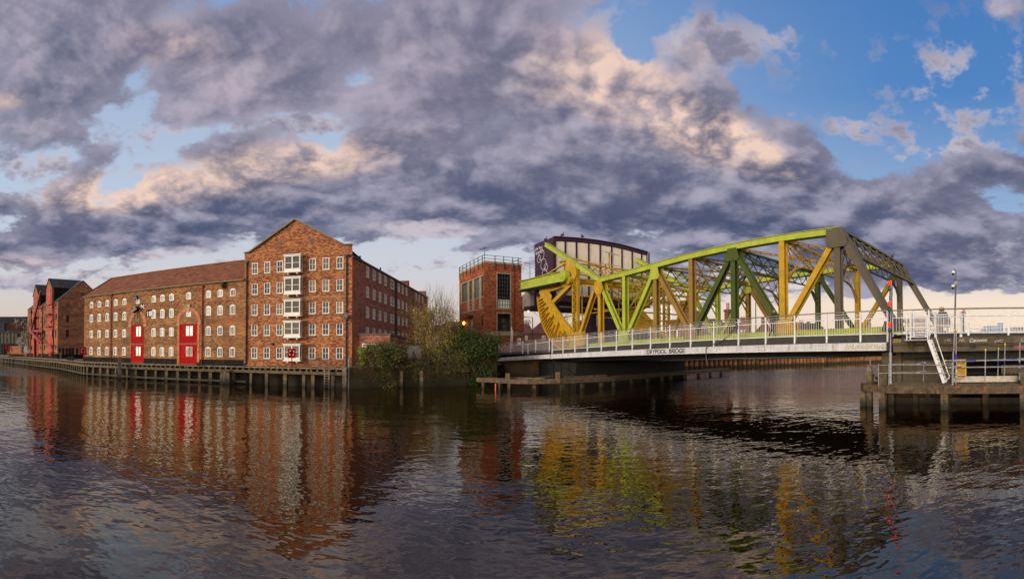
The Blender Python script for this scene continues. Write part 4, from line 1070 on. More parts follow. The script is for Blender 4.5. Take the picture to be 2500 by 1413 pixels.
# two lucams (hoist dormers): gable front carried up flush with the river wall
nl = Vector((FM.n.x, FM.n.y, 0))
for k, (Xa, Xb, Yap, Ye, Xw) in enumerate(((122, 200, 163, 335, 152), (313, 402, 72, 225, 357))):
    a, c = FM.T(mx(Xa), -.4), FM.T(mx(Xb), -.4); ap = (a + c) / 2; zap = FM.Z(mx((Xa + Xb) / 2), my(Yap), -.4); ze = FM.Z(mx(Xa), my(Ye), -.4)
    zb = zMe - .4
    m = MB(); m.prism([FM.p(a, zb, -.4), FM.p(c, zb, -.4), FM.p(c, ze, -.4), FM.p(ap, zap - .05, -.4), FM.p(a, ze, -.4)], nl * .4)
    lu = m.build('lucam_front', MT['brick_mill'], mi)
    m = MB(); dp = (ze - zMe) / (zMap - zMe) * tAp + .5; dp2 = (zap - zMe) / (zMap - zMe) * tAp
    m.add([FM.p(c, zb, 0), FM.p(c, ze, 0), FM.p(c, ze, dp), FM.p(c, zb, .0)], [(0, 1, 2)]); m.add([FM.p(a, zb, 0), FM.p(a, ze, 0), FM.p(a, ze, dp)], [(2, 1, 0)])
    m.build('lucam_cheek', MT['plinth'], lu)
    m = MB(); e_ = .18
    m.add([FM.p(a - e_, ze - .1, -.55), FM.p(ap, zap + .12, -.55), FM.p(ap, zap + .12, dp2 + .6), FM.p(a - e_, ze - .1, dp + .4)], [(0, 1, 2, 3)])
    m.add([FM.p(c + e_, ze - .1, -.55), FM.p(ap, zap + .12, -.55), FM.p(ap, zap + .12, dp2 + .6), FM.p(c + e_, ze - .1, dp + .4)], [(3, 2, 1, 0)])
    m.build('lucam_roof', MT['slate'], lu)
    # stack of loading doors
    t_ = ap + .1; hw = 1.0; zt = ze - .3
    m = MB(); m.box(FM, t_ - hw * 1.15, t_ + hw * 1.15, zt - .2, zt, -.5, -.4); m.box(FM, t_ - hw, t_ + hw, zb + .5, zt - .2, -.46, -.4)
    m.box(FM, t_ - hw * .8, t_ + hw * .8, QZ + .3, zb - .0, -.06, .02)
    dd = m.build('loading_doors', MT['dred'] if k == 0 else MT['rplate'], mi)
    m = MB()
    for zq in (zb - .4, zb - 2.6, zb - 4.6): m.box(FM, t_ + .1, t_ + .75, zq - 1.1, zq - .3, -.08, -.06)
    m.box(FM, t_ + .15, t_ + .8, zt - 1.3, zt - .5, -.48, -.465); m.build('small_panes', MT['pane_w'], dd)
    for zq in (zb - 1.9, zb - 4.2):
        m = MB(); m.box(FM, t_ - hw, t_ + hw, zq, zq + .1, -.9, 0); m.bar(FM.p(t_ - hw, zq, -.8), FM.p(t_ - hw, zq - .5, 0), .06, .06); m.build('loading_step', MT['black'], mi)
for X in (97, 270, 437): pipe(FM, mx(X), QZ, zMe - .15, MT['dred'], mi, r=.1, off=-.12)
# red timber derrick on the river front
dk_ = thing('wall_crane', 'dark red riveted wall derrick standing out over the quay from the orange mill', 'crane', W(78, 95, QZ))
def dp(X, Y, o): t_, z_ = FM.hit(mx(X), my(Y), o); return FM.p(t_, z_, o)
m = MB(); m.bar(dp(248, 245, -3.2), dp(105, 820, -1.5), .3, .38); m.build('jib', MT['dred'], dk_)
m = MB(); m.bar(dp(90, 845, -1.5), dp(270, 847, -.3), .3, .45); m.build('platform_beam', MT['dred'], dk_)
m = MB(); m.bar(dp(92, 860, -1.5), dp(228, 1030, -.6), .25, .25); m.build('strut', MT['dred'], dk_)
m = MB(); m.bar(dp(98, 855, -1.5), dp(268, 1025, -1.0), .35, .4); m.build('strut', MT['dred'], dk_)
m = MB(); m.bar(dp(150, 560, -.3), dp(152, 1235, -.3), .5, .45, (FM.n.x, FM.n.y, 0)); m.build('mast', MT['dred'], dk_)
m = MB(); m.bar(dp(262, 850, -.3), dp(264, 1240, -.3), .15, .15, (FM.n.x, FM.n.y, 0)); m.build('stay', MT['dred'], dk_)
m = MB(); m.bar(dp(128, 488, -.3), dp(272, 485, -.3), .12, .2); m.build('top_beam', MT['dred'], dk_)
m = MB(); m.tube(dp(202, 850, -1), dp(202, 905, -1), .05, 6); m.ball(dp(202, 880, -1), .3); m.build('hook_block', MT['dred'], dk_)
m = MB(); m.bar(dp(285, 1045, -1), dp(395, 1045, -1), .1, .12); m.bar(dp(395, 1045, -1), dp(395, 1095, -1), .1, .12); m.bar(dp(335, 1050, -1), dp(395, 1075, -1), .1, .1); m.build('lower_bracket', MT['dred'], dk_)

# ------------------------------------------------------------------ life rings on posts
def lifering(px, d, zpost, w_, label, tilt=0):
    f = fr_pts(W(px - 3, d), W(px + 3, d)); c = f.o + f.u * ((W(px + 3, d) - W(px - 3, d)).length / 2); f = Fr(c, f.u)
    t = thing('lifebuoy_stand', label, 'life ring stand', f.p(0, QZ, 0), 'red life ring stands along the quay')
    m = MB(); m.box(f, -.05, .05, QZ, zpost, -.04, .04); m.build('post', MT['red'], t)
    m = MB(); m.box(f, -w_ / 2, w_ / 2, zpost - .1, zpost + w_ * 1.05, -.06, -.03); 
    for x in (-w_ / 2, w_ / 2 - .04): m.box(f, x, x + .04, zpost - .1, zpost + w_ * 1.05, -.14, -.06)
    m.box(f, -w_ / 2 + .04, w_ / 2 - .04, zpost + w_ * 1.05 - .04, zpost + w_ * 1.05, -.14, -.06)
    m.build('housing', MT['red'], t)
    m = MB(); n1, n2 = 20, 7; R1, R2 = w_ * .32, w_ * .1; vs = []; fs = []; zc = zpost + w_ * .5
    for i in range(n1):
        for j in range(n2):
            a = 2 * math.pi * i / n1; b_ = 2 * math.pi * j / n2; rr = R1 + R2 * math.cos(b_)
            vs.append(f.p(rr * math.cos(a), zc + rr * math.sin(a), -.13 + R2 * math.sin(b_) * .8))
    for i in range(n1):
        for j in range(n2): fs.append((i * n2 + j, ((i + 1) % n1) * n2 + j, ((i + 1) % n1) * n2 + (j + 1) % n2, i * n2 + (j + 1) % n2))
    m.add(vs, fs); rg = m.build('life_ring', MT['rplate'], t, smooth=True)
    m = MB()
    for a in (.6, 2.2, 3.8, 5.4): m.box(f, R1 * math.cos(a) - .05, R1 * math.cos(a) + .05, zc + R1 * math.sin(a) - .05, zc + R1 * math.sin(a) + .05, -.23, -.12)
    m.build('white_band', MT['white'], rg)
    return t
lifering(712.5, 43.2, QZ + .95, .72, 'red life ring stand on the jetty in front of the white ground floor bay window')
lifering(203.5, 60.6, QZ + 1.0, .8, 'red life ring stand where the brick mill meets the long brown warehouse')
lifering(18, 112, QZ + 1.3, 1.2, 'red life ring stand by the low orange garden wall, farthest left on the quay')

# ------------------------------------------------------------------ quay railing, ladder and white pole
FQ = fr_pts(W(752, 43.2), W(850, 42.6))
t = thing('quay_railing', 'thin dark metal railing on the quay beside the flats and the river wall', 'railing', W(800, 43, QZ))
rpts = [W(752, 43.6, QZ), W(800, 43.2, QZ), W(845, 42.9, QZ), W(900, 43.5, QZ), W(960, 44.5, QZ), W(1030, 45.3, QZ), W(1100, 46.2, QZ)]
for a, c in zip(rpts, rpts[1:]):
    f = fr_pts(a, c); L_ = (c - a).length; m = MB()
    m.box(f, 0, L_, QZ + .74, QZ + .78, -.02, .02); m.box(f, 0, L_, QZ + .2, QZ + .23, -.015, .015)
    k = .0
    while k < L_: m.box(f, k, k + .015, QZ + .2, QZ + .76, -.008, .008); k += .16
    m.build('panel', MT['iron'], t)
    k = 0
    while k < L_ - .3: 
        m = MB(); m.box(f, k - .025, k + .025, QZ - .02, QZ + .8, -.03, .03); m.build('post', MT['iron'], t); k += 1.6
t = thing('quay_ladder', 'wooden ladder hanging down the jetty front to the water', 'ladder', W(800, 41.2, 0))
f = fr_pts(W(793.5, 41.55), W(806.5, 41.3)); L_ = (W(793.5, 41.55) - W(806.5, 41.3)).length
for x in (0, L_ - .07): m = MB(); m.box(f, x, x + .07, -.8, QZ + .02, -.18, -.1); m.build('stile', MT['wood_s'], t)
k = 0
while k < 8: 
    z = -.1 + k * .23; m = MB(); m.box(f, .07, L_ - .07, z, z + .05, -.17, -.11); m.build('rung', MT['wood_s'], t); k += 1
m = MB(); m.tube(W(851.5, 40.9, -1), W(851.5, 40.9, QZ + .75), .055, 8); m.box(fr_pts(W(850, 40.9), W(853, 40.9)), -.02, .14, QZ + .72, QZ + .86, -.08, .08)
o = m.build('mooring_pole', MT['galv'], at=W(851.5, 40.9, -1)); o['label'] = 'thin pale metal pole with square cap where the timber jetty ends'; o['category'] = 'pole'

# ------------------------------------------------------------------ far left: museum, garden wall, gate, blossom tree
f = fr_norm(300, 150)
def qx(fr, x0, x1, y0, y1, off=0):
    a, z1 = fr.hit(x0, y0, off); c, z0 = fr.hit(x1, y1, off); z0 = fr.Z((x0 + x1) / 2, y1, off); z1 = fr.Z((x0 + x1) / 2, y0, off); return a, c, z0, z1
mu = thing('museum_building', 'modern dark grey flat roofed building with a glazed box on its upper floor', 'building', f.p(f.T(30), QZ, 5))
a, c, z0, z1 = qx(f, -40, 72, 773, 862, 12); m = MB(); m.box(f, a, c, QZ, z1, 12, 26); m.build('grey_block', MT['slate'], mu)
a, c, z0, z1 = qx(f, 12, 52, 791, 812, 8); m = MB(); m.box(f, a, c, QZ, z1, 8, 12); m.build('brick_block', MT['brick_bg'], mu)
a, c, z0, z1 = qx(f, -20, 14, 788, 812, 9); m = MB(); m.box(f, a, c, QZ, z1, 7, 12); m.build('stair_tower', MT['iron'], mu)
a, c, z0, z1 = qx(f, 0, 42, 807, 842, 0); m = MB(); hh_ = z1 - z0
m.box(f, a, c, z1 - hh_ * .18, z1, 0, 8); m.box(f, a, c, z0, z0 + hh_ * .12, 0, 8); m.box(f, a, c, z0, z1, 6, 8)
for k in range(6): x = a + (c - a) * k / 5; m.box(f, x - .15, x + .15, z0, z1 - hh_ * .18, 0, .3)
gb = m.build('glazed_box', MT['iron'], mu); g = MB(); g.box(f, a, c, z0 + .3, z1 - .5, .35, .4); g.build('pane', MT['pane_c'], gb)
a, c, z0, z1 = qx(f, 40, 50, 815, 845, 4); m = MB(); m.box(f, a, c + 2, QZ, z1, 4, 8); m.build('brick_return', MT['brick_bg'], mu)
for x in (2, 14, 36): a, c, z0, z1 = qx(f, x, x + 2, 842, 858, 1); m = MB(); m.box(f, a, c, QZ, z0 + (z1 - z0) + .3, 1, 2); m.build('column', MT['iron'], mu)
f2 = fr_pts(W(19, 113), W(68, 106)); Lf = (W(68, 106) - W(19, 113)).length
t = thing('garden_wall', 'low orange brick wall with an arched doorway at the far left of the quay', 'wall', f2.p(Lf / 2, QZ, 0))
zt = f2.Z(40, 844.5); dx0, dx1 = f2.T(22.5), f2.T(26.5)
m = MB(); holed_wall(f2, 0, f2.T(53), QZ, zt, [(f2.T(20.5), f2.T(22), QZ + .01, zt - .6), (f2.T(23.2), f2.T(26), QZ + .01, zt - .5, .3)], .3, m); m.box(f2, f2.T(53), Lf, QZ, QZ + .9, 0, .3); m.build('brickwork', MT['brick_mill'], t)
m = MB(); m.box(f2, f2.T(23.2), f2.T(26), QZ, zt - .5, .1, .13); m.build('door', MT['black'], t)
t = thing('steel_gate', 'tall pale blue grey steel gate between the garden wall and the orange mill', 'gate', f2.p(Lf - 1, QZ, 0))
a, c = f2.T(54), Lf; m = MB(); zt = f2.Z(60, 842); k = a
while k < c: m.box(f2, k, k + .12, QZ + .9, zt + random.uniform(-.1, .1), .3, .36); k += .3
m.box(f2, a, c, zt - .8, zt - .6, .36, .42); m.box(f2, a, c, QZ + 1.2, QZ + 1.4, .36, .42); m.build('palings', MT['lblue'], t); m = MB(); m.box(f2, a - .1, a + .1, QZ, zt, .3, .5); m.build('gate_post', MT['lblue'], t)
def tree(name, label, base, h, rad, lm, bm, nleaf, ls, seed, group=None, trunk_r=.12, depth=3, clump=.16, crown_z=.62, spread=.5, cat='tree', lean=(0, 0), kids_=3, cover=1.0):
    rnd = random.Random(seed); t = thing(name, label, cat, base, group); m = MB(); tips = []
    d = Vector((lean[0], lean[1], 1)).normalized()
    branches(m, Vector(base), d, h * .62, trunk_r, depth, rnd, tips, spread, kids_)
    m.build('trunk', bm, t)
    lf = MB(); c = Vector(base) + Vector((lean[0] * h * .4, lean[1] * h * .4, h * crown_z))
    leaves(lf, c, rad, nleaf, ls, rnd, clump=clump)
    for q in tips:
        leaves(lf, q, (rad[0] * .14, rad[1] * .14, rad[2] * .14), max(6, nleaf // (len(tips) * 3 + 1)), ls, rnd)
    lf.build('crown', lm, t)
    return t
tree('blossom_tree', 'white blossoming tree beside the left edge of the orange mill', W(56, 104, QZ), 5.4, (1.3, 1.3, 2.3), MT['blossom'], MT['bark'], 1900, .10, 11, trunk_r=.15)
m = MB(); rnd = random.Random(4)
for px in range(24, 60, 2): leaves(m, W(px, 108 + rnd.uniform(-1, 1), QZ + .3), (.8, .5, .4), 40, .12, rnd)
o = m.build('verge_grass', MT['leaf_m']); o['kind'] = 'stuff'
for (px, d, r_, n, lab) in ((129, 84.3, (1.0, .8, .75), 420, 'dark green shrub at the corner of the orange mill'), (173, 66, (.9, .5, .35), 220, 'low tuft of weeds below the arched ground floor openings of the mill'), (484, 47.9, (.28, .25, .18), 120, 'small weed beside the foot of the wide red door')):
    rnd = random.Random(int(px)); m = MB(); b0 = W(px, d, QZ); leaves(m, b0 + Vector((0, 0, r_[2] * .8)), r_, n, .09, rnd)
    for k in range(6): m.tube(b0, b0 + Vector((rnd.uniform(-.5, .5) * r_[0], rnd.uniform(-.5, .5) * r_[0], r_[2])), .015, 4)
    o = m.build('quay_shrub', MT['leaf_g'] if r_[0] > .5 else MT['leaf_m'], at=b0); o['label'] = lab; o['category'] = 'shrub'

# ================================================================== the bascule bridge
DR, DT, DF, DFR = 24.2, 26.0, 38.6, 40.6
NB = Vector((BR.n.x, BR.n.y, 0)); UB = Vector((BR.u.x, BR.u.y, 0))
def bp(px, py, D):
    s, z = BR.hit(px, py, D); return B(s, D, z)
def bs(px, D): return BR.T(px, D)
Tm = [(1220,836.7),(1307.3,828.2),(1345.5,824.6),(1375.4,821),(1435.3,813.6),(1505,806),(1780,779.6),(1871,774.7),(1942,770.3),(2020,765.3),(2080,761.8),(2165,757.2),(2178,756.2),(2228.5,755),(2269,754.6),(2365,752.8),(2462.8,751),(2500,750.4)]
Bm = [(1220,881.3),(1345,874.9),(1520,868),(1780,860.6),(1870,858.5),(2080,855.7),(2165,855)]
_t = np.array([BR.hit(x, y, DR) for x, y in Tm]); _b = np.array([BR.hit(x, y, DR) for x, y in Bm])
_pt = np.polyfit(_t[:, 0], _t[:, 1], 4); _pb = np.polyfit(_b[:, 0], _b[:, 1], 3)
def zr(s): return float(np.polyval(_pt, s))
def zb(s): return float(np.polyval(_pb, s))
print('rail z', [round(zr(s), 2) for s in (-56, -44, -30, -20, -8, 0)], 'fascia bottom', [round(zb(s), 2) for s in (-56, -44, -30, -20, -8)])
S0, S1 = bs(1345, DR), bs(2170, DR)              # moving leaf
ZW = lambda s: zr(s) - 1.22                       # walkway surface
def strip3(m, s0, s1, o0, o1, zf0, zf1, n=1):
    """length of section following the deck profile"""
    for i in range(n):
        a = s0 + (s1 - s0) * i / n; c = s0 + (s1 - s0) * (i + 1) / n
        m.hexa([B(a, o0, zf0(a)), B(c, o0, zf0(c)), B(c, o1, zf0(c)), B(a, o1, zf0(a)), B(a, o0, zf1(a)), B(c, o0, zf1(c)), B(c, o1, zf1(c)), B(a, o1, zf1(a))])
    return m
br = thing('bascule_bridge', 'green, yellow and grey steel truss lifting bridge with a purple and cream counterweight', 'bridge', B(-40, DT, 0))
# ---- fascia girder with the bridge's name
FH = .42
segs = [S0 + .12]; 
for x in (1417, 1500, 1660, 1858, 2006): segs.append(bs(x, DR))
segs.append(S1)
for a, c in zip(segs, segs[1:]):
    m = MB(); strip3(m, a + .01, c - .01, DR - .10, DR, zb, lambda s: zb(s) + FH, 3)
    strip3(m, a + .01, c - .01, DR - .16, DR + .14, lambda s: zb(s) - .02, lambda s: zb(s) + .02, 3)
    fg = m.build('fascia_plate', MT['fascia'], br)
    m = MB(); n = max(2, int((c - a) / 1.6))
    for i in range(n + 1):
        s = a + .12 + (c - a - .24) * i / n
        for dz in (.12, .30): q = B(s, DR - .1, zb(s) + dz); m.tube(q - NB * .015, q + NB * .01, .028, 8)
        if i in (0, n):
            for dz in (.12, .30): q = B(s + (.2 if i == 0 else -.2), DR - .1, zb(s) + dz); m.tube(q - NB * .015, q + NB * .01, .028, 8)
    m.build('fascia_bolts', MT['black'], fg)
    if a < bs(1600, DR) < c: fgn = fg
# lettering
class Slope:      # writing surface that follows the fascia
    u = BR.u
    def p(s, t, z=0, off=0): return B(t, off, z + zb(t) )
def btext(body, size, mat, name, s, dz, par, sx=1.0, shear=0, bold=0, off=None):
    return text(body, size, mat, par, name, Slope(), s, dz, (DR - .104) if off is None else off, ext=.004, sx=sx, shear=shear, bold=bold)
sA, sB = bs(1582, DR), bs(1674, DR)
o = btext('DRYPOOL  BRIDGE', .45, MT['black'], 'name_lettering', sA, .055, fgn, sx=1.0, bold=.011)
xs = [v.co for v in o.data.vertices]; org_ = ORG[br.name]
ss = [(Vector((c.x + org_.x, c.y + org_.y)).dot(BR.u)) for c in xs]; k_ = (sB - sA) / (max(ss) - min(ss)); s_min = min(ss)
for v in o.data.vertices:
    s_ = Vector((v.co.x + org_.x, v.co.y + org_.y)).dot(BR.u); ns = sA + (s_ - s_min) * k_
    d = BR.u * (ns - s_); v.co.x += d.x; v.co.y += d.y; v.co.z += zb(ns) - zb(s_)
m = MB()
for x in (1580, 1631, 1638, 1676):
    s = bs(x, DR)
    for dz in (.12, .30): q = B(s, DR - .1, zb(s) + dz); m.tube(q - NB * .015, q + NB * .01, .03, 8)
m.build('name_studs', MT['black'], fgn)
gold = plain('ochre_spray_paint', (.42, .30, .05), .7)
o = btext('2d4 (KissSKY)yo', .36, gold, 'graffiti', bs(2064, DR), .08, fg, shear=.3)
ss = [Vector((v.co.x + org_.x, v.co.y + org_.y)).dot(BR.u) for v in o.data.vertices]; a0, a1 = min(ss), max(ss); tgt = (bs(2064, DR), bs(2166, DR) - .15)
for v in o.data.vertices:
    s_ = Vector((v.co.x + org_.x, v.co.y + org_.y)).dot(BR.u); ns = tgt[0] + (s_ - a0) / (a1 - a0) * (tgt[1] - tgt[0]); d = BR.u * (ns - s_); v.co.x += d.x; v.co.y += d.y
# ---- deck
m = MB(); strip3(m, S0 + .1, S1, DR + .02, DR + .30, lambda s: zb(s) + .06, lambda s: ZW(s) - .02, 8); m.build('kerb_beam', MT['kerb'], br)
m = MB(); strip3(m, S0 + .1, S1, DR + .30, DFR, lambda s: ZW(s) - .16, ZW, 8); m.build('deck', MT['asphalt'], br)
m = MB(); 
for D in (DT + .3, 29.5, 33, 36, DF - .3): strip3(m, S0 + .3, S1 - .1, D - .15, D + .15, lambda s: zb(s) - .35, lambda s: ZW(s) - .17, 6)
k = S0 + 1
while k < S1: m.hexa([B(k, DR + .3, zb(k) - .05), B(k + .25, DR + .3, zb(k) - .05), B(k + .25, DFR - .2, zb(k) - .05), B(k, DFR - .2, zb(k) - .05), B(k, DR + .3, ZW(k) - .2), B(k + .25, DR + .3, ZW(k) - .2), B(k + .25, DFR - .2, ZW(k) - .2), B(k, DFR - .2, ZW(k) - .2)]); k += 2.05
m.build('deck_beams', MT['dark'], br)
m = MB(); strip3(m, S0 + .1, S1, DFR - .1, DFR, zb, lambda s: ZW(s), 6); m.build('far_fascia', MT['fascia'], br)

# ---- railings
def rail_run(parent, s0, s1, D, spacing, first_post=None, mats=('railw', 'hand'), posts=None, h0=None, flip=1, dens=.145, zbot=-1.0):
    posts = posts or [s0 + spacing * i for i in range(int((s1 - s0) / spacing + 1.01))]
    if posts[-1] < s1 - .3: posts.append(s1)
    for s in posts:
        m = MB(); q = B(s, D, zr(s) - .03); w_ = .05
        m.hexa([B(s - w_, D - .05, zr(s) - (1.70 if zbot < -1.3 else 1.42)), B(s + w_, D - .05, zr(s) - (1.70 if zbot < -1.3 else 1.42)), B(s + w_, D + .05, zr(s) - 1.42), B(s - w_, D + .05, zr(s) - 1.42), B(s - w_ * .8, D - .04, zr(s) - .03), B(s + w_ * .8, D - .04, zr(s) - .03), B(s + w_ * .8, D + .04, zr(s) - .03), B(s - w_ * .8, D + .04, zr(s) - .03)])
        m.build('railing_post', MT['railw'], parent)
    for a, c in zip(posts, posts[1:]):
        m = MB(); a2, c2 = a + .06, c - .06
        m.bar(B(a - .02, D, zr(a)), B(c + .02, D, zr(c)), .09, .06)
        m.build('handrail', MT['hand'], parent)
        m = MB()
        for dz, h in ((-.40, .045), (-1.28 + .02, .045)): m.bar(B(a2, D, zr(a2) + dz), B(c2, D, zr(c2) + dz), .04, h)
        n = max(3, int((c2 - a2) / dens))
        for i in range(1, n):
            s = a2 + (c2 - a2) * i / n; m.bar(B(s, D, zr(s) - 1.26), B(s, D, zr(s) - .40), .016, .016, UB)
        # open rectangle between the two upper rails
        x0, x1 = a2 + .14, c2 - .14
        if x1 - x0 > .5:
            for dz in (-.14, -.27): m.bar(B(x0, D, zr(x0) + dz), B(x1, D, zr(x1) + dz), .018, .018)
            for x in (x0, x1): m.bar(B(x, D, zr(x) - .27), B(x, D, zr(x) - .14), .018, .018, UB)
            mid = (a + c) / 2
            m.bar(B(mid, D, zr(mid) - .14), B(mid, D, zr(mid)), .018, .018, UB); m.bar(B(mid, D, zr(mid) - .40), B(mid, D, zr(mid) - .27), .018, .018, UB)
            for x, xx in ((a2, x0), (x1, c2)): m.bar(B(x, D, zr(x) - .205), B(xx, D, zr(xx) - .205), .018, .018)
        m.build('railing_panel', MT['railw'], parent)
px_posts = [1349,1375.6,1404.5,1435,1469,1506,1545,1589.3,1636.7,1687.4,1744,1804.2,1870.7,1941.5,2019.5,2101.9,2168]
rail_run(br, S0, S1, DR - .03, 2.06, posts=[bs(x, DR) for x in px_posts], zbot=-1.5)
rail_run(br, bs(1349, DR), bs(2168, DR), DFR - .05, 3.0, dens=.3)

# ---- trusses
nodeT = {k: BR.hit(x, y, DT) for k, (x, y) in dict(K0=(1334, 597), K1=(1467, 684), V1=(1527, 669), T2=(1603, 648.5), M2=(1690, 625.5), T3=(1793, 603), M3=(1912, 582), T4=(2046, 564.5)).items()}
pan = (nodeT['T4'][0] - nodeT['T2'][0]) / 4
print('panel', pan, {k: (round(a, 2), round(b_, 2)) for k, (a, b_) in nodeT.items()})
zlc = lambda s: ZW(s) + .16                     # bottom chord centre line
Tz = nodeT
SN = dict(K0=Tz['K0'][0], K1=Tz['K1'][0], V1=Tz['V1'][0], T2=Tz['T2'][0], M2=Tz['M2'][0], T3=Tz['T3'][0], M3=Tz['M3'][0], T4=Tz['T4'][0], E=bs(2196, DT))
ZN = {k: v[1] for k, v in Tz.items()}
def truss(D, near):
    def P(k, dz=0): return B(SN[k], D, ZN[k] + dz)
    def Q(k, dz=0): s = SN[k]; return B(s, D, zlc(s) + dz)
    # top chord
    ks = ['K1', 'V1', 'T2', 'M2', 'T3', 'M3', 'T4']
    for a, c in zip(ks, ks[1:]):
        p, q = P(a), P(c); e = (q - p).normalized() * (.14 if c == 'T4' else 0); m = MB()
        m.bar(p, q + e, .40, .36); m.bar(p + Vector((0, 0, .2)), q + e + Vector((0, 0, .2)), .56, .035)
        for k in (-1, 1): m.bar(p + NB * (k * .23) - Vector((0, 0, .2)), q + e + NB * (k * .23) - Vector((0, 0, .2)), .10, .03)
        for k in (.33, .72): c_ = p.lerp(q, k); m.bar(c_ - (q - p).normalized() * .3, c_ + (q - p).normalized() * .3, .44, .30)
        m.build('top_chord', MT['lime'], br)
    m = MB(); p, q = P('K0'), P('K1'); m.bar(p, q, .40, .40); m.bar(p + Vector((0, 0, .22)), q + Vector((0, 0, .22)), .56, .035); m.bar(p - Vector((0, 0, .21)), q - Vector((0, 0, .21)), .54, .03); m.build('top_chord', MT['lime'], br)
    # verticals
    def member(name, p, q, mat, w=.36, h=.46): m = MB(); m.isec(p, q, w, h, NB); return m.build(name, MT[mat], br)
    for k, mat, w in (('K1', 'yellow', .40), ('V1', 'lime', .38), ('T2', 'ochre', .38), ('M2', 'ochre', .38), ('T3', 'green', .38), ('M3', 'yellow', .40), ('T4', 'grey', .40)):
        member('vertical_post', Q(k, .1), P(k, -.18), mat, w)
    for a, c, mat in (('K1', 'V1', 'lime'), ('T2', 'V1', 'lime'), ('T2', 'M2', 'ochre'), ('T3', 'M2', 'green'), ('T3', 'M3', 'green'), ('T4', 'M3', 'yellow')):
        member('diagonal', Q(c, .25), P(a, -.25), mat, .36, .44)
    m = MB(); m.isec(B(SN['E'], D, zlc(SN['E'])), P('T4', -.05) + UB * .12, .42, .46, NB); m.bar(B(SN['E'], D, zlc(SN['E']) + .25), P('T4', .2) + UB * .3, .56, .03); m.build('end_post', MT['grey'], br)
    # gusset plates on both faces
    def gus(k, pts, mat):
        for f in (-1, 1):
            m = MB(); base = [B(SN[k] + x, D + f * .292, ZN[k] + z) for x, z in pts]
            m.prism(base, NB * (f * .025)); m.build('gusset_plate', MT[mat], br)
    gus('T2', [(-.35, -.12), (.42, -.12), (.62, -.95), (.45, -1.12), (-.50, -1.15), (-.62, -1.0)], 'lime')
    gus('T3', [(-.38, -.12), (.40, -.12), (.62, -.85), (.5, -1.0), (-.55, -1.0), (-.68, -.85)], 'green')
    gus('T4', [(-.68, .1), (.32, .14), (.62, -.4), (.72, -.72), (.6, -1.0), (-.45, -1.05), (-.68, -.9)], 'grey')
    gus('K1', [(-.62, -.1), (.50, -.22), (.75, -.9), (.35, -1.35), (-.3, -1.35), (-.72, -.85)], 'yellow')
    def gub(k, pts, mat):
        for f in (-1, 1):
            m = MB(); s = SN[k]; base = [B(s + x, D + f * .29, zlc(s) + z) for x, z in pts]; m.prism(base, NB * (f * .025)); m.build('gusset_plate', MT[mat], br)
    gub('V1', [(-.75, .05), (.75, .05), (.55, 1.05), (-.62, 1.05)], 'lime')
    gub('M2', [(-.75, .05), (.75, .05), (.55, .9), (-.55, .9)], 'ochre')
    gub('M3', [(-.55, .05), (.95, .05), (.95, .85), (-.55, .95)], 'yellow')
    gub('E', [(-1.0, .0), (.25, .0), (.1, .5), (-.8, .6)], 'grey')
    # bottom chord, the lime band behind the railing
    sE = SN['E'] + .15; s0 = SN['K1'] - 1.6
    m = MB(); strip3(m, s0, sE, D - .24, D - .20, lambda s: zlc(s) - .22, lambda s: zlc(s) + .22, 8); strip3(m, s0, sE, D + .20, D + .24, lambda s: zlc(s) - .22, lambda s: zlc(s) + .22, 8)
    strip3(m, s0, sE, D - .27, D + .27, lambda s: zlc(s) + .22, lambda s: zlc(s) + .25, 8)
    strip3(m, s0, sE, D - .34, D - .24, lambda s: zlc(s) - .24, lambda s: zlc(s) - .21, 8)
    m.build('bottom_chord', MT['lime'], br)
    # ---- tail frame above the rocker
    G = lambda x, y: B(*[(v[0], D, v[1]) for v in [BR.hit(x, y, DT)]][0])
    for xa in (1400.5, 1411.5):
        m = MB(); m.bar(G(xa, 845), G(xa, 655), .30, .16, UB); m.build('lattice_post_leg', MT['yellow'], br)
    for f in (-.16, .16):
        m = MB(); ya = 655
        while ya < 835: 
            m.bar(G(1401, ya) + NB * f, G(1411, ya + 14) + NB * f, .03, .07, NB); m.bar(G(1411, ya) + NB * f, G(1401, ya + 14) + NB * f, .03, .07, NB); ya += 16
        m.build('lacing', MT['yellow'], br)
    m = MB(); m.prism([G(1387, 632) - NB * .26, G(1408, 640) - NB * .26, G(1413, 672) - NB * .26, G(1408, 682) - NB * .26, G(1384, 668) - NB * .26], NB * .03); m.build('gusset_plate', MT['yellow'], br)
    m = MB(); m.isec(G(1418, 818), G(1452, 712), .36, .44, NB); m.build('diagonal', MT['yellow'], br)
    m = MB(); m.prism([G(1405, 812) - NB * .26, G(1424, 808) - NB * .26, G(1432, 842) - NB * .26, G(1395, 850) - NB * .26], NB * .5); m.build('gusset_plate', MT['yellow'], br)
    m = MB(); m.bar(G(1338, 668), G(1385, 640), .2, .12); m.build('brace', MT['yellow'], br)
    # ---- rolling segment
    cs, cz = BR.hit(1399, 690, DT); Rr = 7.0
    a0, a1 = R(186), R(272)
    arc = [(cs + Rr * math.cos(a0 + (a1 - a0) * i / 26), cz + Rr * math.sin(a0 + (a1 - a0) * i / 26)) for i in range(27)]
    inner = [(cs - 1.6, cz - .9), (cs - .2, cz - 1.2)]
    web = [B(s, D - .02, z) for s, z in arc] + [B(cs + .35, D - .02, cz - 5.6), B(cs + .1, D - .02, cz - 4.8), B(arc[0][0] + .9, D - .02, arc[0][1] + .5)]
    m = MB(); m.prism(web, NB * .04); rk = m.build('rocker_web', MT['yellow'], br)
    m = MB()
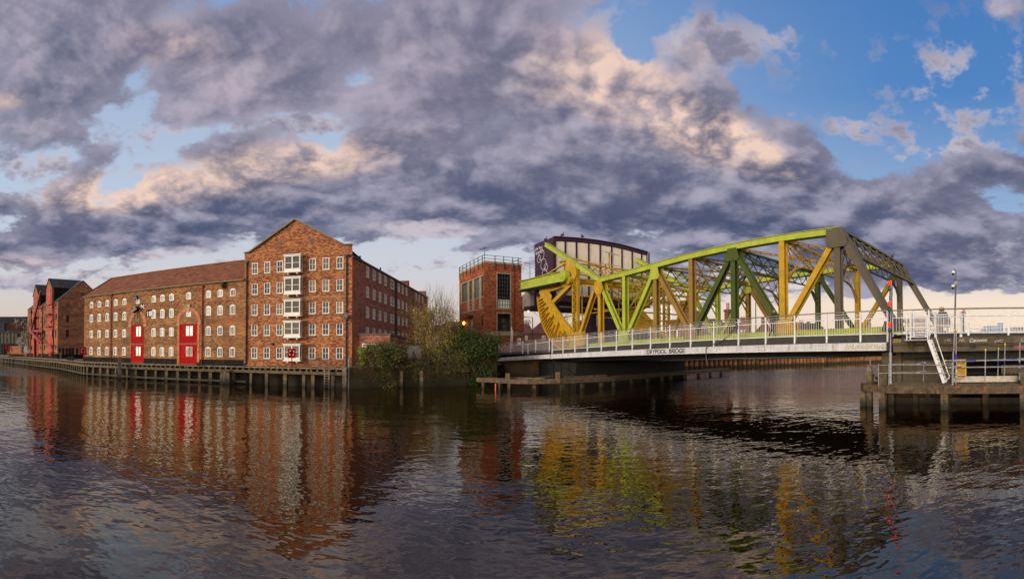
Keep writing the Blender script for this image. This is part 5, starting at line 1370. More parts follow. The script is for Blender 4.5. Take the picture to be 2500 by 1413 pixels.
    for (s1_, z1_), (s2_, z2_) in zip(arc, arc[1:]):
        k1 = ((Rr - .10) / Rr); i1 = (cs + (s1_ - cs) * k1, cz + (z1_ - cz) * k1); i2 = (cs + (s2_ - cs) * k1, cz + (z2_ - cz) * k1)
        m.hexa([B(s1_, D - .38, z1_), B(s2_, D - .38, z2_), B(s2_, D + .38, z2_), B(s1_, D + .38, z1_), B(i1[0], D - .38, i1[1]), B(i2[0], D - .38, i2[1]), B(i2[0], D + .38, i2[1]), B(i1[0], D + .38, i1[1])])
    m.build('rocker_tread', MT['yellow'], rk)
    for i in range(1, 25):
        a = a0 + (a1 - a0) * i / 25; ln = (1.0, 1.7)[i % 2] if i % 5 else 2.6
        for f in (-1,) if near else (1,):
            m = MB(); p = B(cs + (Rr - .1) * math.cos(a), D + f * .17, cz + (Rr - .1) * math.sin(a)); q = B(cs + (Rr - ln) * math.cos(a), D + f * .17, cz + (Rr - ln) * math.sin(a))
            tang = Vector((UB.x * -math.sin(a), UB.y * -math.sin(a), math.cos(a)))
            m.bar(p, q, .09, .30, NB); m.build('rocker_rib', MT['yellow'], rk)
    m = MB(); p, q = G(1324, 708), G(1404, 822); m.bar(p - NB * .22, q - NB * .22, .14, .85, (0, 0, 1)); 
    for i in range(7):
        c = p.lerp(q, .35 + i * .09) - NB * .3; m.tube(c, c - NB * .04, .46, 14)
    m.build('rocker_chord', MT['yellow'], rk)
    m = MB(); m.isec(G(1330, 712), G(1396, 690), .5, .4, NB); m.build('rocker_arm', MT['yellow'], br)
    m = MB(); m.isec(G(1352, 738), G(1398, 692), .45, .4, NB); m.build('rocker_arm', MT['yellow'], br)
    m = MB(); m.prism([G(1318, 703) - NB * .3, G(1336, 700) - NB * .3, G(1352, 722) - NB * .3, G(1349, 742) - NB * .3], NB * .1); m.build('rocker_gusset', MT['yellow'], rk)
    # track girder the segment rolls on
    m = MB(); s_a, s_b = cs - 8, cs + 2; m.hexa([B(s_a, D - .35, cz - Rr - .45), B(s_b, D - .35, cz - Rr - .45), B(s_b, D + .35, cz - Rr - .45), B(s_a, D + .35, cz - Rr - .45), B(s_a, D - .35, cz - Rr - .02), B(s_b, D - .35, cz - Rr - .02), B(s_b, D + .35, cz - Rr - .02), B(s_a, D + .35, cz - Rr - .02)]); m.build('track_girder', MT['grey'], br)
    return cs, cz
cs, cz = truss(DT, True)
truss(DF, False)
# driving strut with rounded nose and the rack beneath it
p, q = bp(1272, 697, DT - .75), bp(1378, 674, DT - .75)
q0, q1 = p, q
m = MB(); dv = (q1 - q0).normalized()
m.bar(q0, q1, .10, 1.05); m.bar(q0 + Vector((0, 0, .52)), q1 + Vector((0, 0, .52)), .55, .06); m.bar(q0 - Vector((0, 0, .52)), q1 - Vector((0, 0, .52)), .62, .06)
m.tube(q1 - NB * .28, q1 + NB * .28, .60, 20); m.build('driving_strut', MT['lime'], br)
m = MB(); m.tube(q1 - NB * .36, q1 + NB * .4, .27, 14); m.build('strut_pin', MT['lime'], br)
m = MB(); n = 46
m.bar(q0 - Vector((0, 0, .63)), q1 - dv * 1.2 - Vector((0, 0, .63)), .5, .12)
for i in range(n): c = q0.lerp(q1 - dv * 1.2, (i + .5) / n) - Vector((0, 0, .74)); m.bar(c - dv * .05, c + dv * .05, .34, .12)
m.build('rack', MT['black'], br)
m = MB(); m.tube(B(cs, DT - .6, cz + .15), B(cs, DF + .6, cz + .15), .34, 14); m.build('pinion_shaft', MT['yellow'], br)
# ---- counterweight
sc0 = -44.4; DN0, DN1 = 26.42, 40.3
ztp = lambda D: BR.hitt(1350, 579, sc0)[1] 
zc_top_n = BR.hitt(1350, 578.5, sc0)[1]; zc_top_f = BR.hitt(1587, 617.5, sc0)[1]; zc_bot = BR.hitt(1352, 735, sc0)[1]
print('cw', zc_top_n, zc_top_f, zc_bot, BR.hitt(1350, 578, sc0)[0], BR.hitt(1587, 618, sc0)[0])
sL = bs(1305, DN0); zLt = BR.Z(1305, 597, DN0); zcn = zc_top_n
zLtt = max(zLt, zcn - .6)
bulge = lambda D: .36 * math.sin(math.pi * min(1, max(0, (D - DN0) / (DN1 - DN0))))
m = MB(); nb = 12
for i in range(nb):
    d0, d1 = DN0 + (DN1 - DN0) * i / nb, DN0 + (DN1 - DN0) * (i + 1) / nb
    zt_a = zcn + (zc_top_f - zcn) * i / nb + bulge(d0); zt_b = zcn + (zc_top_f - zcn) * (i + 1) / nb + bulge(d1)
    a_ = [B(sL + .5, d0, zc_bot), B(sc0, d0, zc_bot), B(sc0, d0, zt_a), B(sL, d0, zLt + bulge(d0))]; c_ = [B(sL + .5, d1, zc_bot), B(sc0, d1, zc_bot), B(sc0, d1, zt_b), B(sL, d1, zLt + bulge(d1))]
    m.add(a_ + c_, [(0, 1, 5, 4), (1, 2, 6, 5), (2, 3, 7, 6), (3, 0, 4, 7)] + ([(3, 2, 1, 0)] if i == 0 else []) + ([(4, 5, 6, 7)] if i == nb - 1 else []))
cw = m.build('counterweight', MT['purple'], br)
DE = BR.hitt(1587, 618, sc0)[0]; npn = 9
fc = Fr((B(sc0, 0, 0).x, B(sc0, 0, 0).y), (NB.x, NB.y))     # face frame: t = D, off = towards -s
edges = [BR.hitt(x, 650, sc0)[0] for x in (1355, 1380, 1407, 1437, 1465, 1493, 1518, 1543, 1566, 1584)]
for a, c in zip(edges, edges[1:]):
    def zt_(D): return zcn + (zc_top_f - zcn) * (D - DN0) / (DN1 - DN0) - .46 + bulge(D)
    m = MB(); k = .12; m.prism([B(sc0 + .03, a + k, zc_bot + .75), B(sc0 + .03, c - k, zc_bot + .75), B(sc0 + .03, c - k, zt_(c)), B(sc0 + .03, a + k, zt_(a))], UB * .012)
    m.build('cream_panel', MT['cream'], cw)
for D in edges + [DN0 + .1, DN1 - .1]:
    m = MB(); zt2 = zcn + (zc_top_f - zcn) * (D - DN0) / (DN1 - DN0) + bulge(D) - .02
    m.bar(B(sc0 + .05, D, zc_bot), B(sc0 + .05, D, zt2), .1, .16, UB); m.build('counterweight_rib', MT['purple'], cw)
m = MB()
for i in range(12):
    d0, d1 = DN0 + (DN1 - DN0) * i / 12, DN0 + (DN1 - DN0) * (i + 1) / 12; za_, zb_2 = zcn + (zc_top_f - zcn) * i / 12 + bulge(d0), zcn + (zc_top_f - zcn) * (i + 1) / 12 + bulge(d1)
    m.bar(B(sc0 + .08, d0, za_ - .2), B(sc0 + .08, d1, zb_2 - .2), .16, .36); m.bar(B(sc0 + .1, d0, za_ + .02), B(sc0 + .1, d1, zb_2 + .02), .45, .05)
m.build('counterweight_band', MT['purple'], cw); m = MB(); m.bar(B(sc0 + .15, DN0, zc_bot + .35), B(sc0 + .15, DN1, zc_bot + .35), .3, .7); m.build('counterweight_band', MT['purple'], cw)
# memorial writing and linked rings on the end face
rg_ = plain('white_ring_paint', (.62, .58, .62), .6)
FN = Fr((B(0, DN0, 0).x, B(0, DN0, 0).y), BR.u)
a, z1 = BR.hit(1309, 603, DN0); c, z0 = BR.hit(1330, 617, DN0)
sl = (zcn - zLt) / (sc0 - sL)
class Sl2:
    def p(s, t, z=0, off=0): return B(t, DN0 + off, z + (t - sL) * sl * .75)
zt0 = BR.Z(1308, 612, DN0) 
text('John Venn', .50, rg_, cw, 'end_lettering', Sl2(), sL + .22, zt0 + .0, -.012, sx=.86)
text('1834-1923', .50, rg_, cw, 'end_lettering', Sl2(), sL + .26, zt0 - .52, -.012, sx=.86)
rr = random.Random(2); 
for (x, y, r_) in ((1322, 622, .62), (1316, 632, .42), (1327, 645, .62), (1333, 652, .40), (1330, 668, .55)):
    s_, z_ = BR.hit(x, y, DN0); m = MB(); n = 26
    for i in range(n):
        a_, b_ = 2 * math.pi * i / n, 2 * math.pi * (i + 1) / n
        m.bar(B(s_ + r_ * math.cos(a_), DN0 - .012, z_ + r_ * math.sin(a_)), B(s_ + r_ * math.cos(b_), DN0 - .012, z_ + r_ * math.sin(b_)), .016, .045, NB.cross(Vector((math.cos(a_) * UB.x, math.cos(a_) * UB.y, math.sin(a_)))))
    m.build('painted_ring', rg_, cw)
# ---- transverse lattice frames between the trusses
def sway(s, zt, h, mat, D0=DT + .2, D1=DF - .2, n=9, arch=.9, name='sway_frame', sl=0.0):
    m = MB(); L_ = D1 - D0
    def Z0(t): 
        e = min(t, 1 - t)
        return zt - h - (arch * (1 - e / .2) ** 2 if e < .2 else 0)
    P1 = lambda t, z: B(s + sl * (zt - z), D0 + L_ * t, z)
    for f in (-.12, .12): m.bar(P1(0, zt) + UB * f, P1(1, zt) + UB * f, .06, .10)
    mm = 16
    for i in range(mm): a, c = i / mm, (i + 1) / mm; m.bar(P1(a, Z0(a)), P1(c, Z0(c)), .2, .08)
    for i in range(n):
        a, c = i / n, (i + 1) / n
        m.bar(P1(a, zt), P1(c, Z0(c)), .06, .05, UB); m.bar(P1(a, Z0(a)), P1(c, zt), .06, .05, UB)
        mid = (a + c) / 2; zm = (zt + Z0(mid)) / 2; q = P1(mid, zm); m.bar(q - NB * .14, q + NB * .14, .03, .26, (0, 0, 1))
        q = P1(a, zt - .1); m.bar(q - NB * .14, q + NB * .14, .03, .2, (0, 0, 1)); q = P1(a, Z0(a) + .08); m.bar(q - NB * .14, q + NB * .14, .03, .2, (0, 0, 1))
    return m.build(name, MT[mat], br)
def lattice(a, c, mat, w=.5, up=(0, 0, 1), name='lateral_bracing', n=None):
    m = MB(); a = Vector(a); c = Vector(c); d = (c - a); L_ = d.length; d.normalize(); sd = Vector(up).cross(d).normalized(); n = n or max(4, int(L_ / (w * 1.1)))
    for f in (-1, 1): m.bar(a + sd * (f * w / 2), c + sd * (f * w / 2), .05, .07)
    for i in range(n):
        p = a + d * (L_ * i / n); q = a + d * (L_ * (i + 1) / n); f = 1 if i % 2 else -1
        m.bar(p + sd * (f * w / 2), q - sd * (f * w / 2), .045, .045)
    return m.build(name, MT[mat], br)
fr_ = [('T4', 1.5, 'grey', 1.0, 'grey'), ('M3', 1.35, 'yellow', 1.2, 'yellow'), ('T3', 1.35, 'green', 1.0, 'green'), ('M2', 1.3, 'ochre', 1.0, 'ochre'), ('T2', 1.25, 'ochre', .9, 'ochre'), ('V1', 1.2, 'lime', .8, 'lime'), ('K1', 1.3, 'yellow', .8, 'yellow')]
for k, h, mat, ar, _ in fr_: sway(SN[k], ZN[k] - .15, h, mat, arch=ar)
lat = ['T4', 'M3', 'T3', 'M2', 'T2', 'V1', 'K1']; lm_ = ['yellow', 'yellow', 'green', 'ochre', 'lime', 'yellow']
for i, (a, c) in enumerate(zip(lat, lat[1:])):
    A, Bq = B(SN[a], DT + .2, ZN[a] - .1), B(SN[c], DF - .2, ZN[c] - .1); C_, D_ = B(SN[a], DF - .2, ZN[a] - .1), B(SN[c], DT + .2, ZN[c] - .1)
    lattice(A, Bq, lm_[i], .42); lattice(C_, D_, lm_[i], .42)
    # middle strut frame
    mid_s, mid_z = (SN[a] + SN[c]) / 2, (ZN[a] + ZN[c]) / 2
# portal lying in the plane of the end posts
m = MB()
tE = .26
def PE(t, D): s = SN['T4'] + .25 + (SN['E'] - SN['T4'] - .25) * t; z = ZN['T4'] + (zlc(SN['E']) - ZN['T4']) * t; return B(s, D, z + .1)
for t in (0.02, .28): m.bar(PE(t, DT + .2), PE(t, DF - .2), .28, .12)
n = 9
for i in range(n):
    a, c = DT + .2 + (DF - DT - .4) * i / n, DT + .2 + (DF - DT - .4) * (i + 1) / n
    m.bar(PE(.02, a), PE(.28, c), .08, .08); m.bar(PE(.28, a), PE(.02, c), .08, .08)
m.build('portal_frame', MT['grey'], br)
# tail bracing in front of the counterweight: struts, diagonals, maintenance plates
zK0 = ZN['K0']; sK0 = SN['K0']
sway(SN['K0'] + 2.6, ZN['K0'] - 2.3, 1.2, 'yellow', arch=.5, n=10)
sm, zm = (SN['K0'] + SN['K1']) / 2, (ZN['K0'] + ZN['K1']) / 2
lattice(B(SN['K0'] + 2.6, DT + .2, ZN['K0'] - 1.6), B(SN['K1'], DF - .2, ZN['K1'] - .1), 'yellow', .4); lattice(B(SN['K0'] + 2.6, DF - .2, ZN['K0'] - 1.6), B(SN['K1'], DT + .2, ZN['K1'] - .1), 'yellow', .4)
zq = ZN['K1'] - 1.9
for (sa, za, sb, zb_) in ((SN['K1'], ZN['K1'] - .9, SN['K0'] + 3, ZN['K1'] - 3.0), (cs + .4, cz - .2, SN['V1'], ZN['V1'] - 1.5)):
    for D0_, D1_ in ((DT, DF), (DF, DT)): m = MB(); m.bar(B(sa, D0_, za), B(sb, D1_, zb_), .10, .12); m.build('tail_brace', MT['yellow'], br)
for (za, s_) in ((ZN['K1'] - 2.6, SN['K1'] - 1), (ZN['K1'] - 1.2, SN['K1'] - 2.6), (ZN['K1'] - 3.4, SN['K1'] - .5)):
    m = MB(); m.bar(B(s_, DT, za), B(s_, DF, za), .12, .14); m.build('tail_brace', MT['yellow'], br)
for D in (28.3, 30.8, 33.3, 35.8):
    m = MB(); m.bar(B(SN['K0'] + 2.2, D, ZN['K0'] - 2.5), B(SN['K1'] + .2, D, ZN['K1'] - 1.4), .08, .1); m.bar(B(SN['K0'] + 3.6, D, ZN['K1'] - 3.6), B(SN['K0'] + 3.6, D, ZN['K1'] + .4), .08, .08, UB); m.build('tail_brace', MT['yellow'], br)
wpl = plain('weathered_steel_sheet', (.36, .30, .20), .6, 0, .35, 3)
for (x, y, D, w_, l_) in ((1478, 645, 28.2, 1.2, 2.2), (1487, 618, 30.5, .8, 1.6)):
    s_, z_ = BR.hit(x, y, D); m = MB(); m.hexa([B(s_ - l_ / 2, D - w_ / 2, z_ + .3), B(s_ + l_ / 2, D - w_ / 2, z_ - .3), B(s_ + l_ / 2, D + w_, z_ - .3), B(s_ - l_ / 2, D + w_, z_ + .3), B(s_ - l_ / 2, D - w_ / 2, z_ + .34), B(s_ + l_ / 2, D - w_ / 2, z_ - .26), B(s_ + l_ / 2, D + w_, z_ - .26), B(s_ - l_ / 2, D + w_, z_ + .34)])
    pl_ = m.build('maintenance_plate', wpl, br)
    m = MB(); m.bar(B(s_, D, z_), B(s_, D, z_ - 1.6), .12, .12, UB); m.build('plate_support', MT['yellow'], br)
# knee braces from frames to posts
for k, mat in (('T4', 'grey'), ('M3', 'yellow'), ('T3', 'green'), ('M2', 'ochre'), ('T2', 'ochre'), ('V1', 'lime')):
    for D, f in ((DT, 1), (DF, -1)):
        m = MB(); m.bar(B(SN[k], D + f * .2, ZN[k] - 3.1), B(SN[k], D + f * 1.6, ZN[k] - 1.6), .08, .12, UB); m.build('knee_brace', MT[mat], br)

# ---- hanging cable, hooked over the parapet
sCab = bs(1802, DR); m = MB(); pts = []
for i in range(13): t = i / 12; pts.append(B(sCab - 2.2 * t ** 1.3 - .1, DR - .2, zr(sCab) - .45 - 1.15 * t - .25 * math.sin(t * 3.1)))
e = pts[-1]; pts += [e + Vector((0, 0, -.25)) - UB * .25, e + Vector((0, 0, -.8)) - UB * .25, e + Vector((0, 0, -1.35)) - UB * .12]
m.path(pts, .025, 5); o = m.build('hanging_cable', MT['iron'], at=B(sCab, DR, 0)); o['label'] = 'loose grey cable looping down from the white railing over the bridge side'; o['category'] = 'cable'
m = MB(); zz = zr(sCab) - .45; m.ball(B(sCab, DR - .1, zz), .09); m.box(BR, sCab - .08, sCab + .08, zz - .2, zz - .05, DR - .17, DR - .09); o = m.build('navigation_lamp', MT['iron'], at=B(sCab, DR, zz)); o['label'] = 'small grey lamp fixed to a railing post in the middle of the bridge'; o['category'] = 'lamp'

# ================================================================== west approach, machinery gantry, pier
ap_ = thing('approach_span', 'short fixed approach span with white railing between the brick control tower and the lifting span', 'bridge approach', B(-50, DR, 1))
sa = bs(1213, DR)
for a, c in ((sa - 3, bs(1262, DR)), (bs(1262, DR), S0 - .05)):
    m = MB(); strip3(m, a + .01, c - .01, DR - .1, DR, zb, lambda s: zb(s) + FH, 3); fg2 = m.build('fascia_plate', MT['fascia'], ap_)
    m = MB(); n = 6
    for i in range(n + 1):
        s = a + .15 + (c - a - .3) * i / n
        for dz in (.12, .3): q = B(s, DR - .1, zb(s) + dz); m.tube(q - NB * .015, q + NB * .01, .028, 8)
    m.build('fascia_bolts', MT['black'], fg2)
m = MB(); strip3(m, sa - 30, S0 - .05, DR + .001, DFR + .2, lambda s: ZW(max(s, -58)) - .3, lambda s: ZW(max(s, -58)) - .01, 8); m.build('deck', MT['asphalt'], ap_)
rail_run(ap_, sa, S0 - .1, DR + .05, 3.2, posts=[bs(x, DR) for x in (1217, 1246, 1275.5, 1307, 1340.5)] , dens=.16)
m = MB(); m.box(BR, bs(1277, DR), bs(1291, DR), zr(-48) - 1.2, zr(-48) - .45, DR - .02, DR + .0); 
m = MB(); s_ = bs(1283, DR)
for x in (s_ - .55, s_ + .75): m.box(BR, x - .04, x + .04, zr(s_) - 1.5, zr(s_) - .42, DR - .12, DR - .04)
for z in (-.42, -.62, -.85): m.box(BR, s_ - .55, s_ + .75, zr(s_) + z - .03, zr(s_) + z, DR - .12, DR - .05)
m.build('small_gate_frame', MT['railw'], ap_)
# abutment blocks under it
t = thing('bridge_abutment', 'rust streaked concrete pier under the white approach span at the far side of the river', 'pier', B(-50, 26, -1))
m = MB(); m.box(BR, bs(1213, 24.7), bs(1300, 24.7), -2, zb(-48) - .03, 24.7, 40); m.build('pier_wall', MT['conc_r'], t); m = MB(); m.box(BR, bs(1213, 24.7), bs(1300, 24.7), zb(-48) - .25, zb(-48) - .08, 24.55, 24.7); m.build('bearing_shelf', MT['conc_a'], t)
t = thing('counterweight_pit', 'steel plated chamber with its shade coloured in black below the rolling end of the lifting span', 'pier', B(-40, 26, -1))
m = MB(); sA_, sB_ = bs(1302, 25.0), bs(1672, 25.6)
sB_ = -38.5
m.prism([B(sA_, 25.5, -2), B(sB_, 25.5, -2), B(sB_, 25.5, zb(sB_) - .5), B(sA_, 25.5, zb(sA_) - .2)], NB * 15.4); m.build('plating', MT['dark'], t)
m = MB()
for i in range(14): 
    s = sA_ + .6 + i * 1.5
    if s < sB_ - .3: m.box(BR, s, s + .12, -1, min(zb(s) - .5, 2.4), 25.38, 25.5)
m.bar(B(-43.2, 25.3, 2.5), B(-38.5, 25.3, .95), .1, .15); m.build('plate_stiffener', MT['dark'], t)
# timber fender jetty in front of the pier
t = thing('timber_fender', 'low timber fender platform with stub posts below the left end of the bridge', 'fender', W(1300, 38.4, 0))
fp = [W(1163, 41.8), W(1225, 39.4), W(1290, 38.3), W(1367, 38.6), W(1500, 42.2), W(1640, 51.5), W(1782, 64)]
for i, (a, c) in enumerate(zip(fp, fp[1:])):
    f = fr_pts(a, c); L_ = (c - a).length; m = MB(); m.box(f, 0, L_, .58, .84, 0, .28); m.build('front_beam', MT['wood_l'], t)
    m = MB(); m.box(f, .0, L_, .85, .92, -.03, .8); m.box(f, .1, L_ - .2, .86, .93, .95, 1.5); m.build('deck_plank', MT['wood'], t)
    k = .5
    while k < L_: 
        m = MB(); m.box(f, k - .14, k + .14, -1.5, .58, .3, .6); m.build('pile', MT['wood'], t); k += 2.1 if i < 4 else 3
for x, d in ((1239, 39.5), (1361, 38.9)):
    f = fr_pts(W(x - 4, d), W(x + 4, d)); L_ = (W(x + 4, d) - W(x - 4, d)).length; m = MB(); m.box(f, L_ / 2 - .19, L_ / 2 + .19, .6, 1.5 if x > 1300 else 1.42, -.1, .25); m.build('stub_post', MT['wood'], t)
m = MB(); m.bar(W(1240, 40.3, 1.0), W(1330, 39.3, .98), .18, .1); m.bar(W(1380, 41, 1.0), W(1480, 43.4, 1.02), .2, .12); m.bar(W(1300, 40.2, .96), W(1350, 41.2, 1.1), .15, .08); m.build('loose_timbers', MT['wood'], t)
m = MB(); m.box(fr_pts(W(1208, 39.3), W(1212, 39.3)), 0, .1, -.3, .55, -.06, .02); m.build('marker_board', plain('orange_marker', (.6, .12, .02)), t)
# gantry carrying the tail
g_ = thing('machinery_gantry', 'grey clad overhead gantry beam with dark purple edges behind the yellow rocker', 'gantry', B(-53, 27, 1))
zgb = BR.hitt(1300, 757, -52)[1]; zgt = BR.hitt(1300, 709, -52)[1]; zgm = BR.hitt(1300, 747, -52)[1]
m = MB(); m.box(BR, -53.5, -52, zgm, zgt, 27.6, 43); m.build('clad_beam', MT['gantry'], g_)
m = MB(); m.box(BR, -53.6, -51.8, zgb, zgm, 27.5, 43.1); m.box(BR, -53.55, -51.95, zgt, zgt + .12, 27.5, 43.1); m.build('beam_edge', MT['purple'], g_)
for D in (28.3, 31.5, 35, 38.5, 42): m = MB(); m.box(BR, -51.999, -51.9, zgm, zgt, D - .15, D + .15); m.build('beam_rib', MT['purple'], g_)
for D0_, D1_ in ((36.9, 37.8), (39.0, 45.5)): m = MB(); m.box(BR, -53.5, -51.9, 1.5, zgb, D0_, D1_); m.build('pier_leg', MT['purple'], g_)
m = MB(); m.box(BR, -56.35, -53.51, zgm, zgt, 28.75, 30); m.build('tower_link', MT['gantry'], g_)
m = MB(); m.bar(q0 + UB * .3 - Vector((0, 0, .55)), B(-52.5, 27.7, zgt), .3, .3); m.build('strut_guide', MT['iron'], g_)
# lamp glowing under the beam
x_, z_ = BR.hitt(1290, 758, -51.7); m = MB(); m.ball(B(-51.7, x_, z_ - .1), .12); o = m.build('bulkhead_lamp', MT['lampw'], at=B(-51.7, x_, z_)); o['label'] = 'small glowing yellow lamp under the grey gantry beam'; o['category'] = 'lamp'

# ================================================================== brick control tower
sT = -56.5; tx = lambda X: 1100 + X / 3.5325; ty = lambda Y: 560 + Y / 3.5325
Dc = BR.hitt(1182, 845, sT)[0]; De = BR.hitt(1273.5, 845, sT)[0]; sWst = bs(1121.5, Dc)
print('tower', Dc, De, sWst)
FA = Fr((B(0, Dc, 0).x, B(0, Dc, 0).y), BR.u)                     # upstream face
FB = Fr((B(sT, 0, 0).x, B(sT, 0, 0).y), (NB.x, NB.y))             # river face, t = D
tw_ = thing('control_tower', 'square red brick bridge control tower with railed flat roof and steel windows', 'tower', B(sT - 4, Dc + 3, QZ))
zTop = (FA.Z(1150, ty(330)) + FB.Z(1225, ty(283))) / 2; zTop = FB.Z(1200, ty(292))
hA = []; 
a, c = FA.T(tx(100)), FA.T(tx(150)); 
def zA(X, Y): return FA.Z(tx(X), ty(Y))
lights = [(100, 150), (165, 190), (207, 251), (268, 293)]
zA0, zA1 = zA(225, 592), zA(225, 425)
for X0, X1 in lights: hA.append((FA.T(tx(X0)), min(FA.T(tx(X1)), sT - .25), zA0, zA1))
dA = (FA.T(tx(166)), FA.T(tx(192)), zA(180, 884), zA(180, 765)); hA.append(dA)
wA = (FA.T(tx(262)), FA.T(tx(281)), zA(272, 838), zA(272, 742)); hA.append(wA)
wm = MB(); holed_wall(FA, sWst, sT, 1.0, zTop, hA, .3, wm, reveal=.2); wm.build('side_wall', MT['brick_tower'], tw_)
def zB(X, Y): return FB.Z(tx(X), ty(Y))
wB1 = (FB.T(tx(404)), FB.T(tx(517)), zB(460, 682), zB(460, 384)); wB2 = (FB.T(tx(404)), FB.T(tx(519)), zB(460, 878), zB(460, 726)); wB3 = (FB.T(tx(386)), FB.T(tx(524)), zB(460, 975), zB(460, 917))
wm = MB(); holed_wall(FB, Dc, De, 1.0, zTop, [wB1, wB2, wB3], .3, wm, reveal=.2)
zst = zB(580, 572); wm.box(FB, De, De + .35, 1.0, zst, 0, 4); wm.build('river_wall', MT['brick_tower'], tw_)
wm = MB(); wm.box(BR, sWst, sT - .31, 1, zTop, De - .3, De); wm.box(BR, sWst, sWst + .3, 1, zTop, Dc + .31, De - .3); wm.build('rear_wall', MT['brick_tower'], tw_)
m = MB(); m.box(BR, sWst - .05, sT + .06, zTop, zTop + .28, Dc - .06, De + .05); m.build('parapet', MT['stone'], tw_)
zc1, zc0_ = zB(460, 885), zB(460, 916)
m = MB(); m.box(FB, Dc + .85, De, zc0_, zc1, -.06, .1); m.build('concrete_band', MT['stone'], tw_)
m = MB(); m.box(FB, Dc - .001, Dc + .9, zc0_, zc1, -.12, .1); m.box(FB, De - .9, De + .36, zc0_, zc1, -.1, .05); m.build('concrete_pad', MT['sill'], tw_)
def tframe(fr, h, nv, nh, mat, pm, fw=.12, bw=.05, wall=tw_, dep=.0):
    m = MB(); a, c, z0, z1 = h
    m.box(fr, a - fw, a, z0 - fw, z1 + fw, -.05, .06); m.box(fr, c, c + fw, z0 - fw, z1 + fw, -.05, .06); m.box(fr, a, c, z1, z1 + fw, -.05, .06); m.box(fr, a - .05, c + .05, z0 - fw, z0, -.09, .06)
    o = m.build('window_surround', MT['stone'], wall)
    m = MB()
    for i in range(1, nv): x = a + (c - a) * i / nv; m.box(fr, x - bw / 2, x + bw / 2, z0, z1, .08, .12)
    for i in range(1, nh): z = z0 + (z1 - z0) * i / nh; m.box(fr, a, c, z - bw / 2, z + bw / 2, .081, .119)
    m.box(fr, a, a + bw, z0, z1, .08, .12); m.box(fr, c - bw, c, z0, z1, .08, .12)
    if nv: m.build('glazing_bars', mat, o)
    g = MB(); g.box(fr, a, c, z0, z1, .13, .14); g.build('pane', pm, o); return o
o = tframe(FB, wB1, 5, 9, MT['iron'], MT['pane_d'])
tframe(FB, wB2, 1, 2, MT['iron'], MT['pane_d']); 
m = MB(); a, c, z0, z1 = wB1; m.box(FB, a + .15, c - .1, z0 + .05, z0 + (z1 - z0) * .26, .121, .128); m.build('white_blind', MT['white'], o)
glb = glassmat('louvred_glass', (.10, .12, .07), (.16, .2, .2), .4)
for i, h in enumerate(hA[:4]):
    g = MB(); g.box(FA, h[0], h[1], h[2], h[3], .12, .14)
    n = 12
    for j in range(n): z = h[2] + (h[3] - h[2]) * j / n; g.box(FA, h[0], h[1], z, z + .03, .07, .12)
    g.build('louvred_window', glb, tw_)
m = MB(); xs_ = [FA.T(tx(X)) for X in (97, 157, 199, 260)]
zlo = zA(225, 690)
for (X0, X1, dn) in ((93, 100, 0), (150, 165, 1), (190, 207, 1), (251, 268, 1)):
    m.box(FA, FA.T(tx(X0)), FA.T(tx(X1)), zlo if dn else zA0, zA1 + .1, -.08, .05)
m.box(FA, FA.T(tx(93)), sT - .12, zA1, zA1 + .14, -.1, .05); m.box(FA, FA.T(tx(93)), sT - .12, zA0 - .12, zA0, -.05, .05); m.box(FA, FA.T(tx(93)), sT - .12, zlo - .12, zlo, -.06, .05)
m.build('concrete_mullions', MT['stone'], tw_)
g = MB(); h = wA; g.box(FA, h[0], h[1], h[2], h[3], .1, .12); g.build('side_window', MT['pane_d'], tw_)
g = MB(); h = dA; g.box(FA, h[0], h[1], h[2], h[3], .1, .14); d_ = g.build('door', MT['lblue'], tw_)
m = MB(); m.box(FA, dA[0] - 1.3, dA[1] + .3, dA[3] + .25, dA[3] + .42, -1.0, 0); m.bar(FA.p(dA[0] - .2, dA[3] - .5, 0), FA.p(dA[0] - .2, dA[3] + .25, -.9), .08, .1); m.build('door_canopy', MT['iron'], tw_)
m = MB(); 
x_ = FB.T(tx(546)); m.tube(FB.p(x_, 1.2, -.07), FB.p(x_, zTop - .3, -.07), .05, 6); m.build('downpipe', MT['dred'], tw_)
# roof railing: posts strapped to the outside of the parapet
rt = zTop + 1.0
def rpost(q, mat='galv'): m = MB(); m.bar(q + Vector((0, 0, -.75)), Vector((q.x, q.y, rt)), .07, .12, UB); m.build('roof_rail_post', MT['iron'], tw_)
np_ = 7
PA = [FA.p(sWst + (sT - sWst) * (i + .2) / (np_ - .55), zTop, -.09) for i in range(np_)]
PB = [FB.p(FB.T(tx(X)), zTop, -.1) for X in (382, 457, 535, 582)]
for q in PA + PB: rpost(q)
m = MB(); c1 = B(sWst, Dc - .1, rt); c2 = B(sT + .1, Dc - .1, rt); c3 = B(sT + .1, De, rt); c4 = B(sWst, De, rt)
for dz in (0, -.42):
    v = Vector((0, 0, dz)); m.path([c1 + v, c2 + v, c3 + v, c4 + v, c1 + v], .035, 5)
m.build('roof_rail', MT['iron'], tw_)
m = MB(); b0 = B(sT - .3, Dc + .2, zTop); m.tube(b0, b0 + Vector((0, 0, 2.2)), .04, 6); m.tube(b0 + Vector((0, 0, 2.1)) - UB * 1.6, b0 + Vector((0, 0, 1.9)) + UB * .9, .03, 5)
for k in (-1.3, -.7, 0, .5): c = b0 + Vector((0, 0, 2.0 - k * .08)) + UB * k; m.tube(c - NB * .35, c + NB * .35, .015, 4)
m.build('aerial', MT['iron'], tw_)
